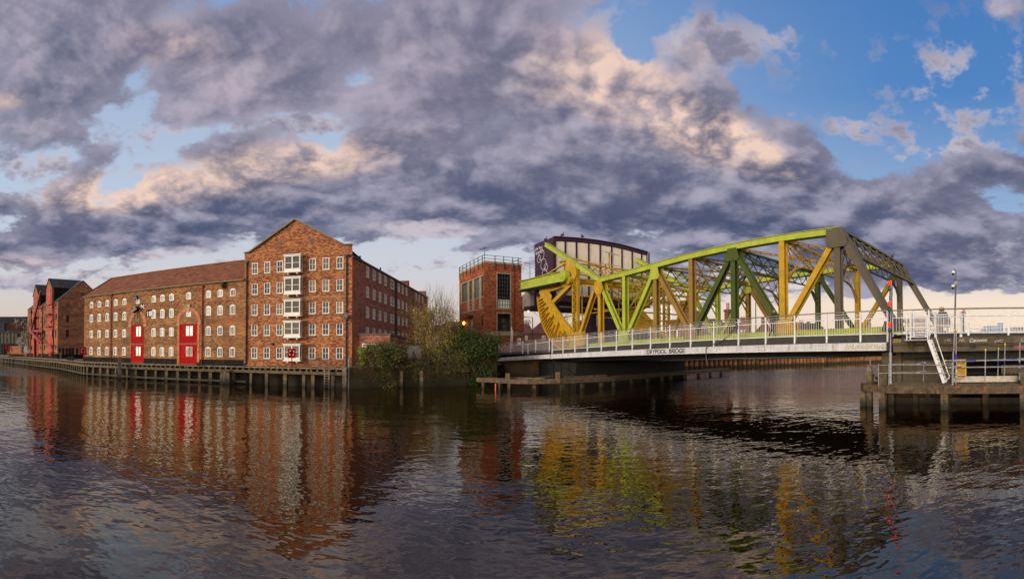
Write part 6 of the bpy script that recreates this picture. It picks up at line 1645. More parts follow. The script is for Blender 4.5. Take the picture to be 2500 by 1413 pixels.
# side gallery beside the tower
m = MB(); zg = BR.hitt(1290, ty(440), -55)[1]; m.box(BR, -56.4, -53.5, zg, zg + .12, De + .4, De + 3.2)
for D in (De + .5, De + 1.4, De + 2.3, De + 3.1):
    m.box(BR, -53.6, -53.54, zg, zg + 1.3, D, D + .06)
for dz in (.45, .85, 1.28): m.box(BR, -53.62, -53.52, zg + dz, zg + dz + .05, De + .4, De + 3.2)
m.box(BR, -56.4, -56.34, zg, zg + 2.6, De + 1.2, De + 1.26); m.box(BR, -56.42, -56.32, zg + 2.55, zg + 2.62, De + .36, De + 1.26); m.build('gallery', MT['iron'], tw_)
# orange lamp
x_, z_ = FA.hit(tx(115), ty(808), -.4); 
t = thing('wall_lantern', 'glowing orange lamp on the side wall of the brick control tower', 'lamp', FA.p(x_, z_, -.2))
m = MB(); m.ball(FA.p(x_, z_, -.4), .16, (1, 1, 1.5)); m.build('bulb', MT['amber'], t); m = MB(); m.bar(FA.p(x_, z_ + .25, -.4), FA.p(x_, z_ + .25, 0), .12, .05); m.build('bracket', MT['black'], t)
# white pole leaning, board and pole by the tower base
m = MB(); m.tube(bp(1247, 848, DR + .8), bp(1249, 797, DR + .8), .07, 6, .05); m.tube(bp(1250, 850, DR + .8), bp(1252, 805, DR + .8), .04, 6); o = m.build('white_barrier_pole', MT['white'], at=bp(1247, 848, DR + .8)); o['label'] = 'pair of slim white poles standing up in front of the tower doorway'; o['category'] = 'pole'
t = thing('notice_board', 'pale blue notice board behind the railing beside the brick tower', 'sign', bp(1268, 850, DR + 1.5))
s_, z_ = BR.hit(1268, 835, DR + 1.5); m = MB(); m.box(BR, s_ - .42, s_ + .42, z_ - .35, z_ + .45, DR + 1.45, DR + 1.5); bd_ = m.build('board', MT['white'], t); m = MB(); m.box(BR, s_ - .36, s_ + .36, z_ - .05, z_ + .38, DR + 1.44, DR + 1.449); m.build('panel', MT['lblue'], bd_); m = MB(); m.box(BR, s_ - .05, s_ + .05, z_ - 1.0, z_ - .35, DR + 1.46, DR + 1.5); m.build('post', MT['iron'], t)

# ================================================================== right bank abutment
def RP(px, py, D): return bp(px, py, D)
ab = thing('bridge_abutment', 'stained concrete abutment with graffiti carrying the road at the right end of the bridge', 'abutment', B(-2, 25, 0))
sW = bs(2178.5, 24.3); sEnd = 7.0
zt_ = BR.Z(2300, 823.5, 24.3); zm_ = BR.Z(2300, 840, 24.3); zl_ = BR.Z(2300, 858, 24.3)
m = MB()
k = sW
for c in (bs(2272, 24.3), bs(2378, 24.3), sEnd): m.box(BR, k, c - .015, zm_, zt_, 24.3, 26.3); k = c
m.build('parapet_beam', MT['conc_a'], ab)
m = MB(); k = sW
for c in (bs(2290, 24.3), sEnd): m.box(BR, k, c - .01, zl_, zm_ - .001, 24.42, 26.3); k = c
m.build('parapet_beam', MT['conc_a'], ab)
m = MB(); m.box(BR, sW, sEnd, zl_ - .5, zt_ - .1, 26.3, DFR); m.box(BR, sW, sEnd, zt_ - .101, ZW(-4), 26.1, DFR); m.build('deck', MT['asphalt'], ab)
s1w, s2w = bs(2157, 26.2), bs(2322, 26.2)
m = MB(); m.box(BR, s1w, s2w, -1.5, zl_ - .3, 26.3, 41); m.box(BR, s1w, s1w + .5, -1.5, zl_ - .01, 25.9, 26.29); m.box(BR, bs(2188, 26), bs(2200, 26), 1.2, zl_ - .01, 25.95, 26.29); m.build('pier_wall', MT['conc_a'], ab)
m = MB(); m.box(BR, s2w, 12, -1.5, zl_ - .3, 30, 41); m.build('chamber_wall', MT['dark'], ab)  # near-black wall colours in the shade of the open chamber
m = MB(); m.box(BR, bs(2440, 26), 8, 1.5, 2.1, 27, 27.4); m.box(BR, bs(2400, 27), 8, 2.42, 2.5, 27.6, 27.75); m.build('chamber_beam', MT['wood'], ab)
m = MB(); m.box(BR, bs(2393, 27), 6, 2.36, 2.46, 27.4, 27.5); m.build('white_service_pipe', MT['white'], ab)
# graffiti
gr1 = plain('white_spray_paint', (.50, .48, .44), .7); gr2 = plain('black_spray_paint', (.02, .02, .02), .7); gr3 = plain('pink_spray_paint', (.35, .07, .12), .7)
class FlatD:
    def __init__(s, D): s.D = D
    def p(s, t, z=0, off=0): return B(t, s.D + off, z)
def graf(body, x, y, size, mat, D=24.3, sx=1, shear=0, bold=0):
    s_, z_ = BR.hit(x, y, D); return text(body, size, mat, ab, 'graffiti', FlatD(D), s_, z_, -.003, ext=.002, sx=sx, shear=shear, bold=bold)
graf('204', 2179, 836, .26, gold, sx=1.2, shear=.2); graf('Co', 2366, 835, .26, gr1, shear=.2, bold=.006); graf('KAMES!', 2378, 834, .17, gr1, sx=1.2, shear=.2, bold=.004); graf('/\\/\\.', 2341, 834, .2, gr1, sx=1.3)
graf('~ SC', 2304, 833, .16, gr1, sx=1.3); graf('JVE', 2366, 851, .22, gr2, D=24.41, sx=1.1, shear=.3, bold=.015); graf('RUST', 2378, 851, .18, gr2, D=24.41, sx=1.1); graf('ySC', 2428, 835, .18, gr1, sx=1.5); graf('MINX', 2474, 851, .24, gr3, D=24.41, sx=1.2, shear=.2, bold=.01); graf('Co', 2492, 834, .24, gr1)
# cable sagging along the beam
m = MB(); pts = [bp(2232, 843, 24.35), bp(2262, 842, 24.35), bp(2300, 843, 24.35), bp(2350, 844, 24.35), bp(2400, 842, 24.35), bp(2440, 845.5, 24.35), bp(2475, 843, 24.35), bp(2510, 838, 24.35)]
pts = [q - NB * .04 for q in pts]; m.path(pts, .012, 4); m.build('cable', MT['black'], ab)
# railing on it
ra = thing('parapet_railing', 'white metal railing on the concrete abutment at the right of the picture', 'railing', B(-2, 24.3, 2.5))
rail_run(ra, bs(2180, DR), 6, DR + .15, 2.06, posts=[bs(x, DR + .15) for x in (2179.5, 2226.5)], dens=.15)
rail_run(ra, bs(2230, DR), 6, DR + .15, 2.06, posts=[bs(x, DR + .15) for x in (2231.5, 2269, 2365, 2462.5)] + [bs(2462.5, DR) + 2.06, bs(2462.5, DR) + 4.12], dens=.15)
rb = thing('parapet_railing', 'lower white railing seen through the front railing on the far side of the road', 'railing', B(-2, DFR, 2.5))
zf_ = ZW(-4)
for i in range(7):
    s = -13 + i * 2.6; m = MB(); m.box(BR, s - .05, s + .05, zf_, zf_ + 1.2, DFR - .25, DFR - .15); m.build('railing_post', MT['railw'], rb)
    m = MB(); 
    for dz in (.15, .55, .9, 1.15): m.box(BR, s, s + 2.6, zf_ + dz, zf_ + dz + .04, DFR - .22, DFR - .18)
    for j in range(9): m.box(BR, s + j * .29, s + j * .29 + .02, zf_ + .15, zf_ + 1.15, DFR - .21, DFR - .19)
    m.build('railing_panel', MT['railw'], rb)
# barrier gates standing across the end of the deck
bg_ = thing('road_barrier', 'white barred road barrier folded open behind the railing at the end of the bridge', 'barrier', B(-6, 26, 2.6))
for (xa, xb, D, h) in ((2232, 2261, 24.0, 1.25), (2282, 2356, 27.5, 1.35)):
    a, c = bs(xa, D), bs(xb, D); z0 = zt_ + .12; m = MB()
    for x in (a, c): m.box(BR, x - .035, x + .035, z0 - .1, z0 + h, D - .03, D + .03)
    for z in (z0, z0 + h * .5, z0 + h - .04): m.box(BR, a, c, z, z + .04, D - .02, D + .02)
    n = int((c - a) / .14)
    for i in range(1, n): x = a + (c - a) * i / n; m.box(BR, x - .01, x + .01, z0, z0 + h, D - .01, D + .01)
    m.build('barrier_panel', MT['railw'], bg_)
for x in (2285, 2347): s_ = bs(x, 24.6); m = MB(); m.box(BR, s_ - .06, s_ + .06, zt_ - .1, zt_ + 1.35, 24.5, 24.66); m.build('gate_post', MT['railw'], bg_)
# yellow-green corner block at the leaf end
m = MB(); 
# ---- steel landing, its guard rail and the sloping ladder
ld = thing('access_ladder', 'steep white steel ladder with bent handrail going down to the timber platform', 'ladder', RP(2290, 933, 23.6))
m = MB(); a, c = bs(2213, 23.7), bs(2268, 23.7); zq = BR.Z(2240, 829, 23.7); m.box(BR, a, c, zq - .06, zq, 23.3, 24.28); m.build('landing', MT['galv'], ld)
m = MB()
for x in (2222, 2258): p = RP(x, 832, 23.9); q = RP(x + 4, 852, 24.35); m.bar(p, q, .06, .08)
m.build('landing_bracket', MT['conc_r'], ld)
for x in (2215, 2224, 2266): 
    s_ = bs(x, 23.5); m = MB(); m.box(BR, s_ - .03, s_ + .03, zq, zq + 1.15, 23.4, 23.46); m.build('guard_post', MT['railw'], ld)
m = MB(); 
for dz in (.12, .62, 1.1): m.box(BR, bs(2215, 23.5), bs(2266, 23.5), zq + dz, zq + dz + .04, 23.41, 23.45)
m.build('guard_rail', MT['railw'], ld)
for o_ in (0, .5):
    m = MB(); m.bar(RP(2269, 829, 23.6) - NB * (.2 - o_), RP(2307, 934, 23.6) - NB * (.2 - o_), .05, .16, UB); m.build('stringer', MT['railw'], ld)
p, q = RP(2269, 829, 23.6), RP(2307, 934, 23.6)
for i in range(1, 11): c = p.lerp(q, i / 11); m = MB(); m.bar(c - NB * .2, c + NB * .3, .14, .03); m.build('tread', MT['galv'], ld)
m = MB(); pts = [RP(2268, 826, 23.3), RP(2272, 812, 23.3), RP(2277, 809, 23.3), RP(2282, 814, 23.3), RP(2300, 868, 23.3), RP(2315, 912, 23.3), RP(2318, 918, 23.3), RP(2316, 924, 23.3), RP(2307, 929, 23.3)]
m.path(pts, .028, 6); m.build('handrail', MT['railw'], ld)

# ---- timber dolphin platform
pf = thing('timber_platform', 'heavy lichened timber platform on square piles in front of the right abutment', 'platform', B(-4, 24, 0))
zP = BR.Z(2300, 941.5, 23.0)
print('platform z', zP, 'water row', )
def X(px, D=23.0): return bs(px, D)
fpts = [B(X(2097, 24.4), 24.6, 0), B(X(2103, 23.6), 23.75, 0), B(X(2165, 23), 23.0, 0), B(X(2300), 23.0, 0), B(X(2498), 23.0, 0), B(6, 23.0, 0)]
for i, (a, c) in enumerate(zip(fpts, fpts[1:])):
    f = fr_pts(a, c); L_ = (c - a).length; m = MB(); m.box(f, 0, L_ - .01, zP - .40, zP, 0, .32); m.build('edge_beam', MT['wood_l'], pf)
m = MB(); m.prism([Vector((q.x, q.y, zP - .12)) for q in (fpts[0] + NB * .05, fpts[1] + NB * .3, fpts[2] + NB * .3, B(6, 23.3, 0), B(6, 30, 0), B(X(2165), 30, 0), B(fpts[0].dot(UB) + .3, 27.5, 0))], (0, 0, .08)); m.build('deck', MT['wood'], pf)
m = MB()
for k in range(7): D = 23.45 + k * .38; m.box(BR, X(2165, D), bs(2328, D), zP - .035, zP - .001 + .01 * (k % 2), D, D + .33)
m.build('deck_plank', MT['wood_s'], pf)
m = MB(); m.box(BR, bs(2330, 23.5), 6, zP - .03, zP + .06, 23.5, 23.9); m.box(BR, bs(2330, 24), 6, zP - .03, zP + .02, 24.0, 24.5); m.build('deck_plank', MT['wood_l'], pf)
def pile(px, D, w_, ztop, z0=-1.5, mat='wood'):
    s_ = bs(px, D); m = MB(); m.box(BR, s_ - w_ / 2, s_ + w_ / 2, z0, ztop, D - w_ / 2, D + w_ / 2); 
    return m.build('pile', MT[mat], pf)
for px, D, w_ in ((2107, 24.3, .34), (2122, 24.0, .28), (2153, 23.35, .34), (2305, 23.35, .37), (2497, 23.35, .37), (2175, 25.2, .34), (2235, 25.6, .3), (2265, 26, .3), (2405, 25.6, .34)): pile(px, D, w_, zP - .40)
for px, D, w_, yt in ((2122, 24.4, .36, 907), (2157, 23.6, .42, 911), (2496, 23.6, .34, 906)):
    s_ = bs(px, D); m = MB(); m.box(BR, s_ - w_ / 2, s_ + w_ / 2, zP - .1, BR.Z(px, yt, D), D - w_ / 2, D + w_ / 2); m.build('bollard_post', MT['wood'], pf)
s_ = bs(2162, 26); m = MB(); m.box(BR, s_ - .35, s_ + .35, zP - .1, BR.Z(2162, 886, 26), 25.8, 26.2); m.build('bollard_post', MT['wood'], pf)
m = MB(); m.box(BR, X(2160, 25.4), 6, -.1, .35, 25.8, 26.1); m.build('cross_beam', MT['wood'], pf)
m = MB(); c = RP(2304.5, 977, 23.14); m.tube(c - NB * .03, c, .05, 8); m.build('bolt', MT['black'], pf)
# tube guard rail on the platform
gr_ = thing('tube_railing', 'thin grey tube guard rail round the left part of the timber platform', 'railing', B(-6, 23.1, zP))
def tb(a, c, r=.022, mat='galv', name='tube', par=gr_): m = MB(); m.tube(a, c, r, 6); return m.build(name, MT[mat], par)
D0 = 23.15
for x, yt in ((2145, 888), (2169.5, 887), (2324.5, 885)): tb(RP(x, 941, D0), RP(x, yt, D0), name='upright')
tb(RP(2113, 932, 24.3), RP(2121, 891, 24.3), name='upright'); tb(RP(2124, 912, 24.5), RP(2124.5, 877, 24.5), name='upright'); tb(RP(2254.5, 932, 25.5), RP(2255, 890, 25.5), name='upright')
for y in (891.5, 911.5): tb(RP(2145, y - .5, D0), RP(2328, y - 1, D0), name='rail'); tb(RP(2118, y, 24.4), RP(2145, y - .5, D0), name='rail')
for y in (887.5, 907): tb(RP(2170, y + 1.5, 25.6), RP(2325, y - 1.5, 25.6), name='rail')
m = MB(); 
for y in (888, 909): 
    for dx in (0, 4, 9): c = RP(2243 + dx * 1.4, y - dx * .35, 23.9); m.bar(c - UB * .1, c + UB * .12, .06, .05)
m.build('tube_clamp', MT['galv'], gr_)
m = MB(); 
for y0 in (888, 909): m.bar(RP(2247, y0, 23.85), RP(2256, y0 - 2.5, 23.85), .055, .055)
m.build('tube_sleeves', MT['bluetube'], gr_)
m = MB(); m.path([RP(2124, 893, 24.5), RP(2133, 902, 24.4), RP(2145, 896, 24), RP(2150, 890, 23.6)], .012, 4); m.path([RP(2124, 893, 24.5), RP(2134, 912, 24.4), RP(2146, 911, 24)], .012, 4); m.path([RP(2123, 893, 24.6), RP(2135, 889, 24.6), RP(2152, 888, 24.6)], .012, 4); m.build('slack_chain', MT['black'], gr_)
# ---- scaffold
scf = thing('scaffold', 'grey and blue tube scaffold with yellow end caps on the timber platform', 'scaffold', B(-3, 24, zP))
def st(x0, y0, x1, y1, D=23.4, D2=None, cap=None, blue=None):
    a, c = RP(x0, y0, D), RP(x1, y1, D2 or D); o = tb(a, c, .03, 'galv', 'tube', scf)
    if blue: m = MB(); m.tube(a.lerp(c, blue[0]), a.lerp(c, blue[1]), .033, 6); m.build('painted_sleeve', MT['bluetube'], scf)
    if cap:
        m = MB(); e = c if cap == 1 else a; d = (c - a).normalized() * .09; m.tube(e - d * .6, e + d * .4, .038, 6); m.build('end_cap', MT['yel'], scf)
st(2326.5, 940, 2330, 805.5, cap=1, blue=(.38, .62)); st(2333, 938, 2334.5, 807, 23.5, cap=1, blue=(.30, .56)); st(2326, 940, 2327, 858, 23.3)
st(2405, 934, 2406, 853, cap=1); st(2436, 918, 2437.5, 850, 24.2, cap=1, blue=(.3, .52)); st(2452, 918, 2453.5, 839.5, 24.3, cap=1, blue=(.28, .48)); st(2489, 933, 2490, 836, 23.4, blue=(.25, .5))
st(2308, 880, 2510, 878.5, cap=None, blue=(.25, .38)); st(2330, 883.5, 2510, 875, 23.5, 24.3, blue=(.7, .85)); st(2308, 897, 2510, 894.5, cap=None, blue=(.12, .2)); st(2330, 896.5, 2520, 894, 24.2, blue=(.2, .3)); st(2324, 913, 2336, 913, 23.4)
for x, y in ((2308, 880), (2320, 897)): m = MB(); c = RP(x, y, 23.4); m.ball(c, .05); m.build('end_cap', MT['yel'], scf)
m = MB()
for x in (2328, 2334, 2405, 2489):
    for y in (880, 896): c = RP(x, y, 23.4); m.bar(c - NB * .06, c + NB * .02, .09, .1)
m.build('coupler', MT['galv'], scf)
m = MB(); a, c = bs(2326, 24), bs(2486, 24); zA_, zB_ = BR.Z(2400, 932.5, 24), BR.Z(2400, 918, 24); m.box(BR, a, c, zA_, zB_, 24, 24.05); m.build('toe_board', MT['plank'], scf)
m = MB(); m.ball(RP(2489, 931, 23.35), .09); m.build('castor', MT['black'], scf)
# yellow mesh gate
gt_ = thing('mesh_gate', 'narrow yellow framed mesh gate with blue panels leaning in the scaffold', 'gate', RP(2346, 922, 23.6))
a, c = bs(2334.5, 23.7), bs(2358.5, 23.7); z0, z1 = BR.Z(2346, 922, 23.7), BR.Z(2346, 877, 23.7)
m = MB()
for x in (a, c - .04): m.box(BR, x, x + .04, z0, z1, 23.6, 23.64)
for z in (z0, z0 + .12, z0 + (z1 - z0) * .66, z1 - .04): m.box(BR, a, c, z, z + .035, 23.6, 23.64)
m.build('frame', MT['yel'], gt_)
m = MB(); 
for i in range(1, 8): x = a + .04 + (c - a - .08) * i / 8; m.box(BR, x - .006, x + .006, z0 + .12, z1 - .15, 23.61, 23.62)
for i in range(1, 14): z = z0 + .15 + (z1 - z0 - .3) * i / 14; m.box(BR, a, c, z - .006, z + .006, 23.612, 23.622)
m.build('mesh', MT['yel'], gt_)
m = MB(); m.box(BR, a + .04, c - .04, z0 + .03, z0 + .12, 23.6, 23.63); m.box(BR, a + .04, c - .04, z1 - .16, z1 - .04, 23.6, 23.63); m.build('panel', MT['bluetube'], gt_)
# ---- river signal mast
ms = thing('signal_mast', 'tall grey river signal mast with three glowing red lamps above dark green ones', 'traffic signal', RP(2173.5, 934, 22.95 + .3))
DM = 23.1
m = MB(); m.tube(RP(2173.8, 937, DM), RP(2174, 860, DM), .078, 12); m.tube(RP(2174, 860, DM), RP(2176, 682, DM), .040, 12); m.tube(RP(2173.9, 866, DM), RP(2174, 860, DM), .095, 12, .05); m.build('mast_pole', MT['galv'], ms)
m = MB(); m.bar(RP(2166, 682, DM), RP(2180, 682, DM), .3, .05); m.tube(RP(2168, 681, DM), RP(2170, 677, DM), .05, 6); m.build('mast_hood', MT['black'], ms)
for y in (690.5, 741.5, 792):
    c = RP(2171.5, y, DM - .12); m = MB(); m.ball(c, .10, (1, 1, 1.35), 12, 8); m.build('red_lamp', MT['redlamp'], ms, smooth=True)
    c = RP(2171.5, y + 14, DM - .12); m = MB(); m.ball(c, .095, (1, 1, 1.35), 12, 8); m.build('green_lamp', plain('unlit_green_glass', (.01, .05, .04), .15), ms, smooth=True)
    c = RP(2175, y + 7, DM); m = MB(); m.bar(c + Vector((0, 0, .55)), c - Vector((0, 0, .55)), .16, .05, NB); m.build('backboard', MT['black'], ms)
m = MB(); s_ = bs(2171, DM); m.box(BR, s_ - .14, s_ + .02, BR.Z(2171, 856, DM), BR.Z(2171, 836, DM), DM - .02, DM + .14); m.build('control_box', MT['black'], ms)
# bird on the platform
def bird(p, s, label, look=1, mat='bird'):
    m = MB(); p = Vector(p); h = UB * look; m.ball(p + Vector((0, 0, .11)) * s, .075 * s, (1.35, .9, .85), 10, 7); m.ball(p + (h * .10 + Vector((0, 0, .2))) * s, .038 * s, None, 8, 6)
    m.bar(p + (h * .13 + Vector((0, 0, .2))) * s, p + (h * .18 + Vector((0, 0, .19))) * s, .012 * s, .012 * s); m.bar(p + (h * -.07 + Vector((0, 0, .11))) * s, p + (h * -.22 + Vector((0, 0, .05))) * s, .06 * s, .015 * s)
    for k in (-.02, .02): m.tube(p + NB * k, p + NB * k + Vector((0, 0, .07)) * s, .006 * s, 4)
    o = m.build('pigeon', MT[mat], at=p); o['label'] = label; o['category'] = 'bird'; return o
bird(RP(2141, 930, 24.4) , 1.5, 'grey blue pigeon standing on the timber platform between the two stub posts', -1)
o_ = lambda D: zcn + (zc_top_f - zcn) * (D - DN0) / (DN1 - DN0) + .06 + bulge(D)
bird(B(sc0 + .1, 27.6, o_(27.6)), 2.0, 'dark pigeon perched on the near top corner of the purple counterweight')
bird(B(sc0 + .1, 30.3, o_(30.3)), 2.0, 'dark pigeon perched along the top edge of the purple counterweight, above the second cream panel', -1)
p_ = BR.hit(1334, 584, DN0); bird(B(sL + 2.2, DN0 + .3, zLt + (zcn - zLt) * 2.2 / (sc0 - sL)), 2.0, 'dark pigeon on the sloping end of the counterweight above the white writing')
bird(PE(.02, DF - 3) + Vector((0, 0, .08)), 1.4, 'dark pigeon sitting on the grey lattice portal of the bridge')

# ---- camera mast behind the railing
cm = thing('camera_mast', 'tall thin mast with a swan neck and two hanging dome cameras', 'camera mast', B(bs(2331, 26), 26, zt_))
Dm = 26.0; m = MB(); top_ = BR.Z(2333, 662, Dm)
m.tube(RP(2330.5, 826, Dm), RP(2333.5, 684, Dm), .055, 8, .045); pts = [RP(2333.5, 684, Dm), RP(2334, 664, Dm), RP(2333, 660, Dm), RP(2331, 658.3, Dm), RP(2328.5, 659.5, Dm), RP(2327.5, 663, Dm)]; m.path(pts, .026, 6); m.tube(RP(2333.4, 686, Dm), RP(2333.5, 682.5, Dm), .09, 8); m.build('mast', MT['iron'], cm)
for (x, y) in ((2327.5, 666), (2326.5, 700)):
    c = RP(x, y, Dm); m = MB(); m.tube(c + Vector((0, 0, .12)), c - Vector((0, 0, .02)), .09, 10, .115); q = m.build('camera_housing', MT['railw'], cm); m = MB(); m.ball(c - Vector((0, 0, .06)), .085); m.build('camera_dome', MT['black'], q)
m = MB(); m.bar(RP(2332.5, 696, Dm), RP(2327, 696, Dm), .06, .06); m.build('camera_arm', MT['railw'], cm)
s_ = bs(2337, Dm); m = MB(); m.box(BR, s_ - .09, s_ + .09, BR.Z(2337, 694, Dm), BR.Z(2337, 686, Dm), Dm - .06, Dm + .06); m.build('equipment_box', MT['galv'], cm)
# road signal post behind
rs = thing('road_signal', 'short dark post with a red lamp housing behind the right hand railing', 'signal', B(bs(2353, 36), 36, 3.4))
m = MB(); m.tube(RP(2352.5, 822, 36), RP(2353, 758, 36), .09, 8); m.build('post', MT['black'], rs); c = RP(2353, 763, 35.8); m = MB(); m.ball(c, .17, (1, 1, 1.3)); m.build('red_lens', MT['dred'], rs)

# ================================================================== the walker
pr = thing('person', 'person in a dark jacket and dark trousers walking over the bridge behind the white railing', 'person', B(bs(1886, 25.0), 25.0, ZW(bs(1886, 25.0))))
bp0 = B(bs(1886, 25.0), 25.0, ZW(bs(1886, 25.0)))
def skin_body(name, chain, mat, parent, org, edges=None, lvl=1):
    bm = bmesh.new(); me = bpy.data.meshes.new(name)
    vs = [bm.verts.new(org + UB * x + NB * y + Vector((0, 0, z)) - ORG[parent.name]) for (x, y, z, r) in chain]
    for a, c in edges: bm.edges.new((vs[a], vs[c]))
    bm.to_mesh(me); bm.free(); o = bpy.data.objects.new(name, me); col.objects.link(o); o.parent = parent; me.materials.append(mat)
    md = o.modifiers.new('skin', 'SKIN'); md.use_smooth_shade = True
    for i, (x, y, z, r) in enumerate(chain): me.skin_vertices[0].data[i].radius = (r, r * .8)
    me.skin_vertices[0].data[0].use_root = True
    s_ = o.modifiers.new('sub', 'SUBSURF'); s_.levels = lvl; s_.render_levels = lvl
    dg = bpy.context.evaluated_depsgraph_get(); m2 = bpy.data.meshes.new_from_object(o.evaluated_get(dg)); o.modifiers.clear(); o.data = m2; ORG[o.name] = ORG[parent.name]; return o
S_ = 1.0
body = [(0, 0, .90, .15), (0, 0, 1.12, .16), (.03, 0, 1.32, .17), (.06, 0, 1.42, .10), (.09, 0, 1.50, .055), (.12, 0, 1.60, .088), (.13, 0, 1.68, .075),
        (.0, -.10, .82, .10), (.16, -.10, .46, .068), (.24, -.11, .10, .05), (.33, -.11, .05, .045),
        (.0, .10, .82, .10), (-.10, .10, .48, .068), (-.30, .11, .16, .05), (-.24, .11, .06, .045),
        (.05, -.20, 1.36, .075), (.0, -.25, 1.12, .055), (.12, -.26, .92, .045), (.17, -.25, .86, .035),
        (.05, .20, 1.36, .075), (.08, .25, 1.12, .055), (-.02, .26, .90, .045), (-.03, .25, .82, .035)]
ed = [(0, 1), (1, 2), (2, 3), (3, 4), (4, 5), (5, 6), (0, 7), (7, 8), (8, 9), (9, 10), (0, 11), (11, 12), (12, 13), (13, 14), (2, 15), (15, 16), (16, 17), (17, 18), (2, 19), (19, 20), (20, 21), (21, 22)]
skin_body('body', body, MT['jacket'], pr, bp0, ed)
m = MB(); hc = bp0 + UB * .135 + Vector((0, 0, 1.635)); m.ball(hc, .088, (1, .9, 1.25), 14, 10); hd = m.build('head', MT['skin'], pr, smooth=True)
m = MB(); m.ball(hc - UB * .018 + Vector((0, 0, .03)), .096, (1, .96, 1.1), 14, 10); m.build('hair', MT['hair'], hd, smooth=True)
for sx in (-1, 1):
    m = MB(); hp = bp0 + (UB * .19 + NB * (-.25) if sx < 0 else UB * -.03 + NB * .25) + Vector((0, 0, .83 if sx < 0 else .79)); m.ball(hp, .038, (1, .6, 1.2), 8, 6)
    for j in range(4): a = hp + UB * (-.027 + j * .018) - Vector((0, 0, .035)); m.tube(a, a + UB * .01 - Vector((0, 0, .062 - abs(j - 1.4) * .008)), .0095, 5, .007)
    a = hp + UB * .034; m.tube(a, a + UB * .022 - Vector((0, 0, .045)), .0095, 5, .007); m.build('hand', MT['skin'], pr)

# ================================================================== far bank under and beyond the bridge
mr, nt, b = nodes('rusty_piles'); p = geo(nt); n1 = noise(nt, p, .9, 5, .7, (1, 1, .4)); z = N(nt, 'ShaderNodeSeparateXYZ'); L(nt, p, z.inputs[0])
cc = mix3(nt, n1, (.10, .035, .015), (.26, .10, .035), (.42, .20, .07)); zz = math_(nt, 'ADD', z.outputs[2], math_(nt, 'MULTIPLY', n1, .5))
cc = mixc(nt, ramp(nt, zz, [(.70, 1.0), (.95, 0.0)]), cc, (.025, .03, .012)); L(nt, cc, b.inputs['Base Color']); b.inputs['Roughness'].default_value = .8; MT['rust'] = mr; MT['rust_d'] = plain('recess_shade_rust', (.035, .016, .01), .9)  # rust darkened for the recessed pans, adding shade to the corrugation
def sheetpiles(pts, ztop, label, name='sheet_piling'):
    t = thing(name, label, 'piled wall', Vector((pts[0].x, pts[0].y, 0)))
    for a, c in zip(pts, pts[1:]):
        f = fr_pts(a, c); L_ = (c - a).length; n = int(L_ / 1.05); m = MB(); pan_ = MB()
        prof = []
        for i in range(n):
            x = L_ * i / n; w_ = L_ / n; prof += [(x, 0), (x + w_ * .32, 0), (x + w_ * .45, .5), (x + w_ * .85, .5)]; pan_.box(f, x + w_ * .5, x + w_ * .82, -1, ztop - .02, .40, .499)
        prof.append((L_, 0))
        vs = [f.p(x, -1, o) for x, o in prof] + [f.p(x, ztop, o) for x, o in prof]; k = len(prof); m.add(vs, [(i, i + 1, k + i + 1, k + i) for i in range(k - 1)])
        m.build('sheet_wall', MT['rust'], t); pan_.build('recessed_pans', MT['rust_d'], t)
    return t

fb = [B(-46.4, 39.8, 0), B(-56, 46, 0), B(-64, 62, 0), W(1663, 91.6), W(1850, 99.6), W(2017, 111.6)]
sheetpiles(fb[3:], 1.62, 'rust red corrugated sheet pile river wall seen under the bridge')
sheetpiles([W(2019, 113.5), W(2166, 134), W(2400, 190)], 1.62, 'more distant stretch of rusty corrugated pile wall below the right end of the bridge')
m = MB(); f = fr_pts(W(1663, 91), W(1885, 101)); m.box(f, 0, (W(1663, 91) - W(1885, 101)).length, 1.63, 1.95, 0, .8); o = m.build('capping_beam', MT['conc_a'], at=W(1663, 91)); o['label'] = 'pale concrete capping along the top of the nearer rusty pile wall'; o['category'] = 'kerb'
rw = wallstrip(fb[:4], -1, QZ, .6, 'shaded_river_wall', MT['conc'], at=Vector(fb[0])); rw['label'] = 'dark river wall in the shade under the far end of the bridge'; rw['category'] = 'wall'

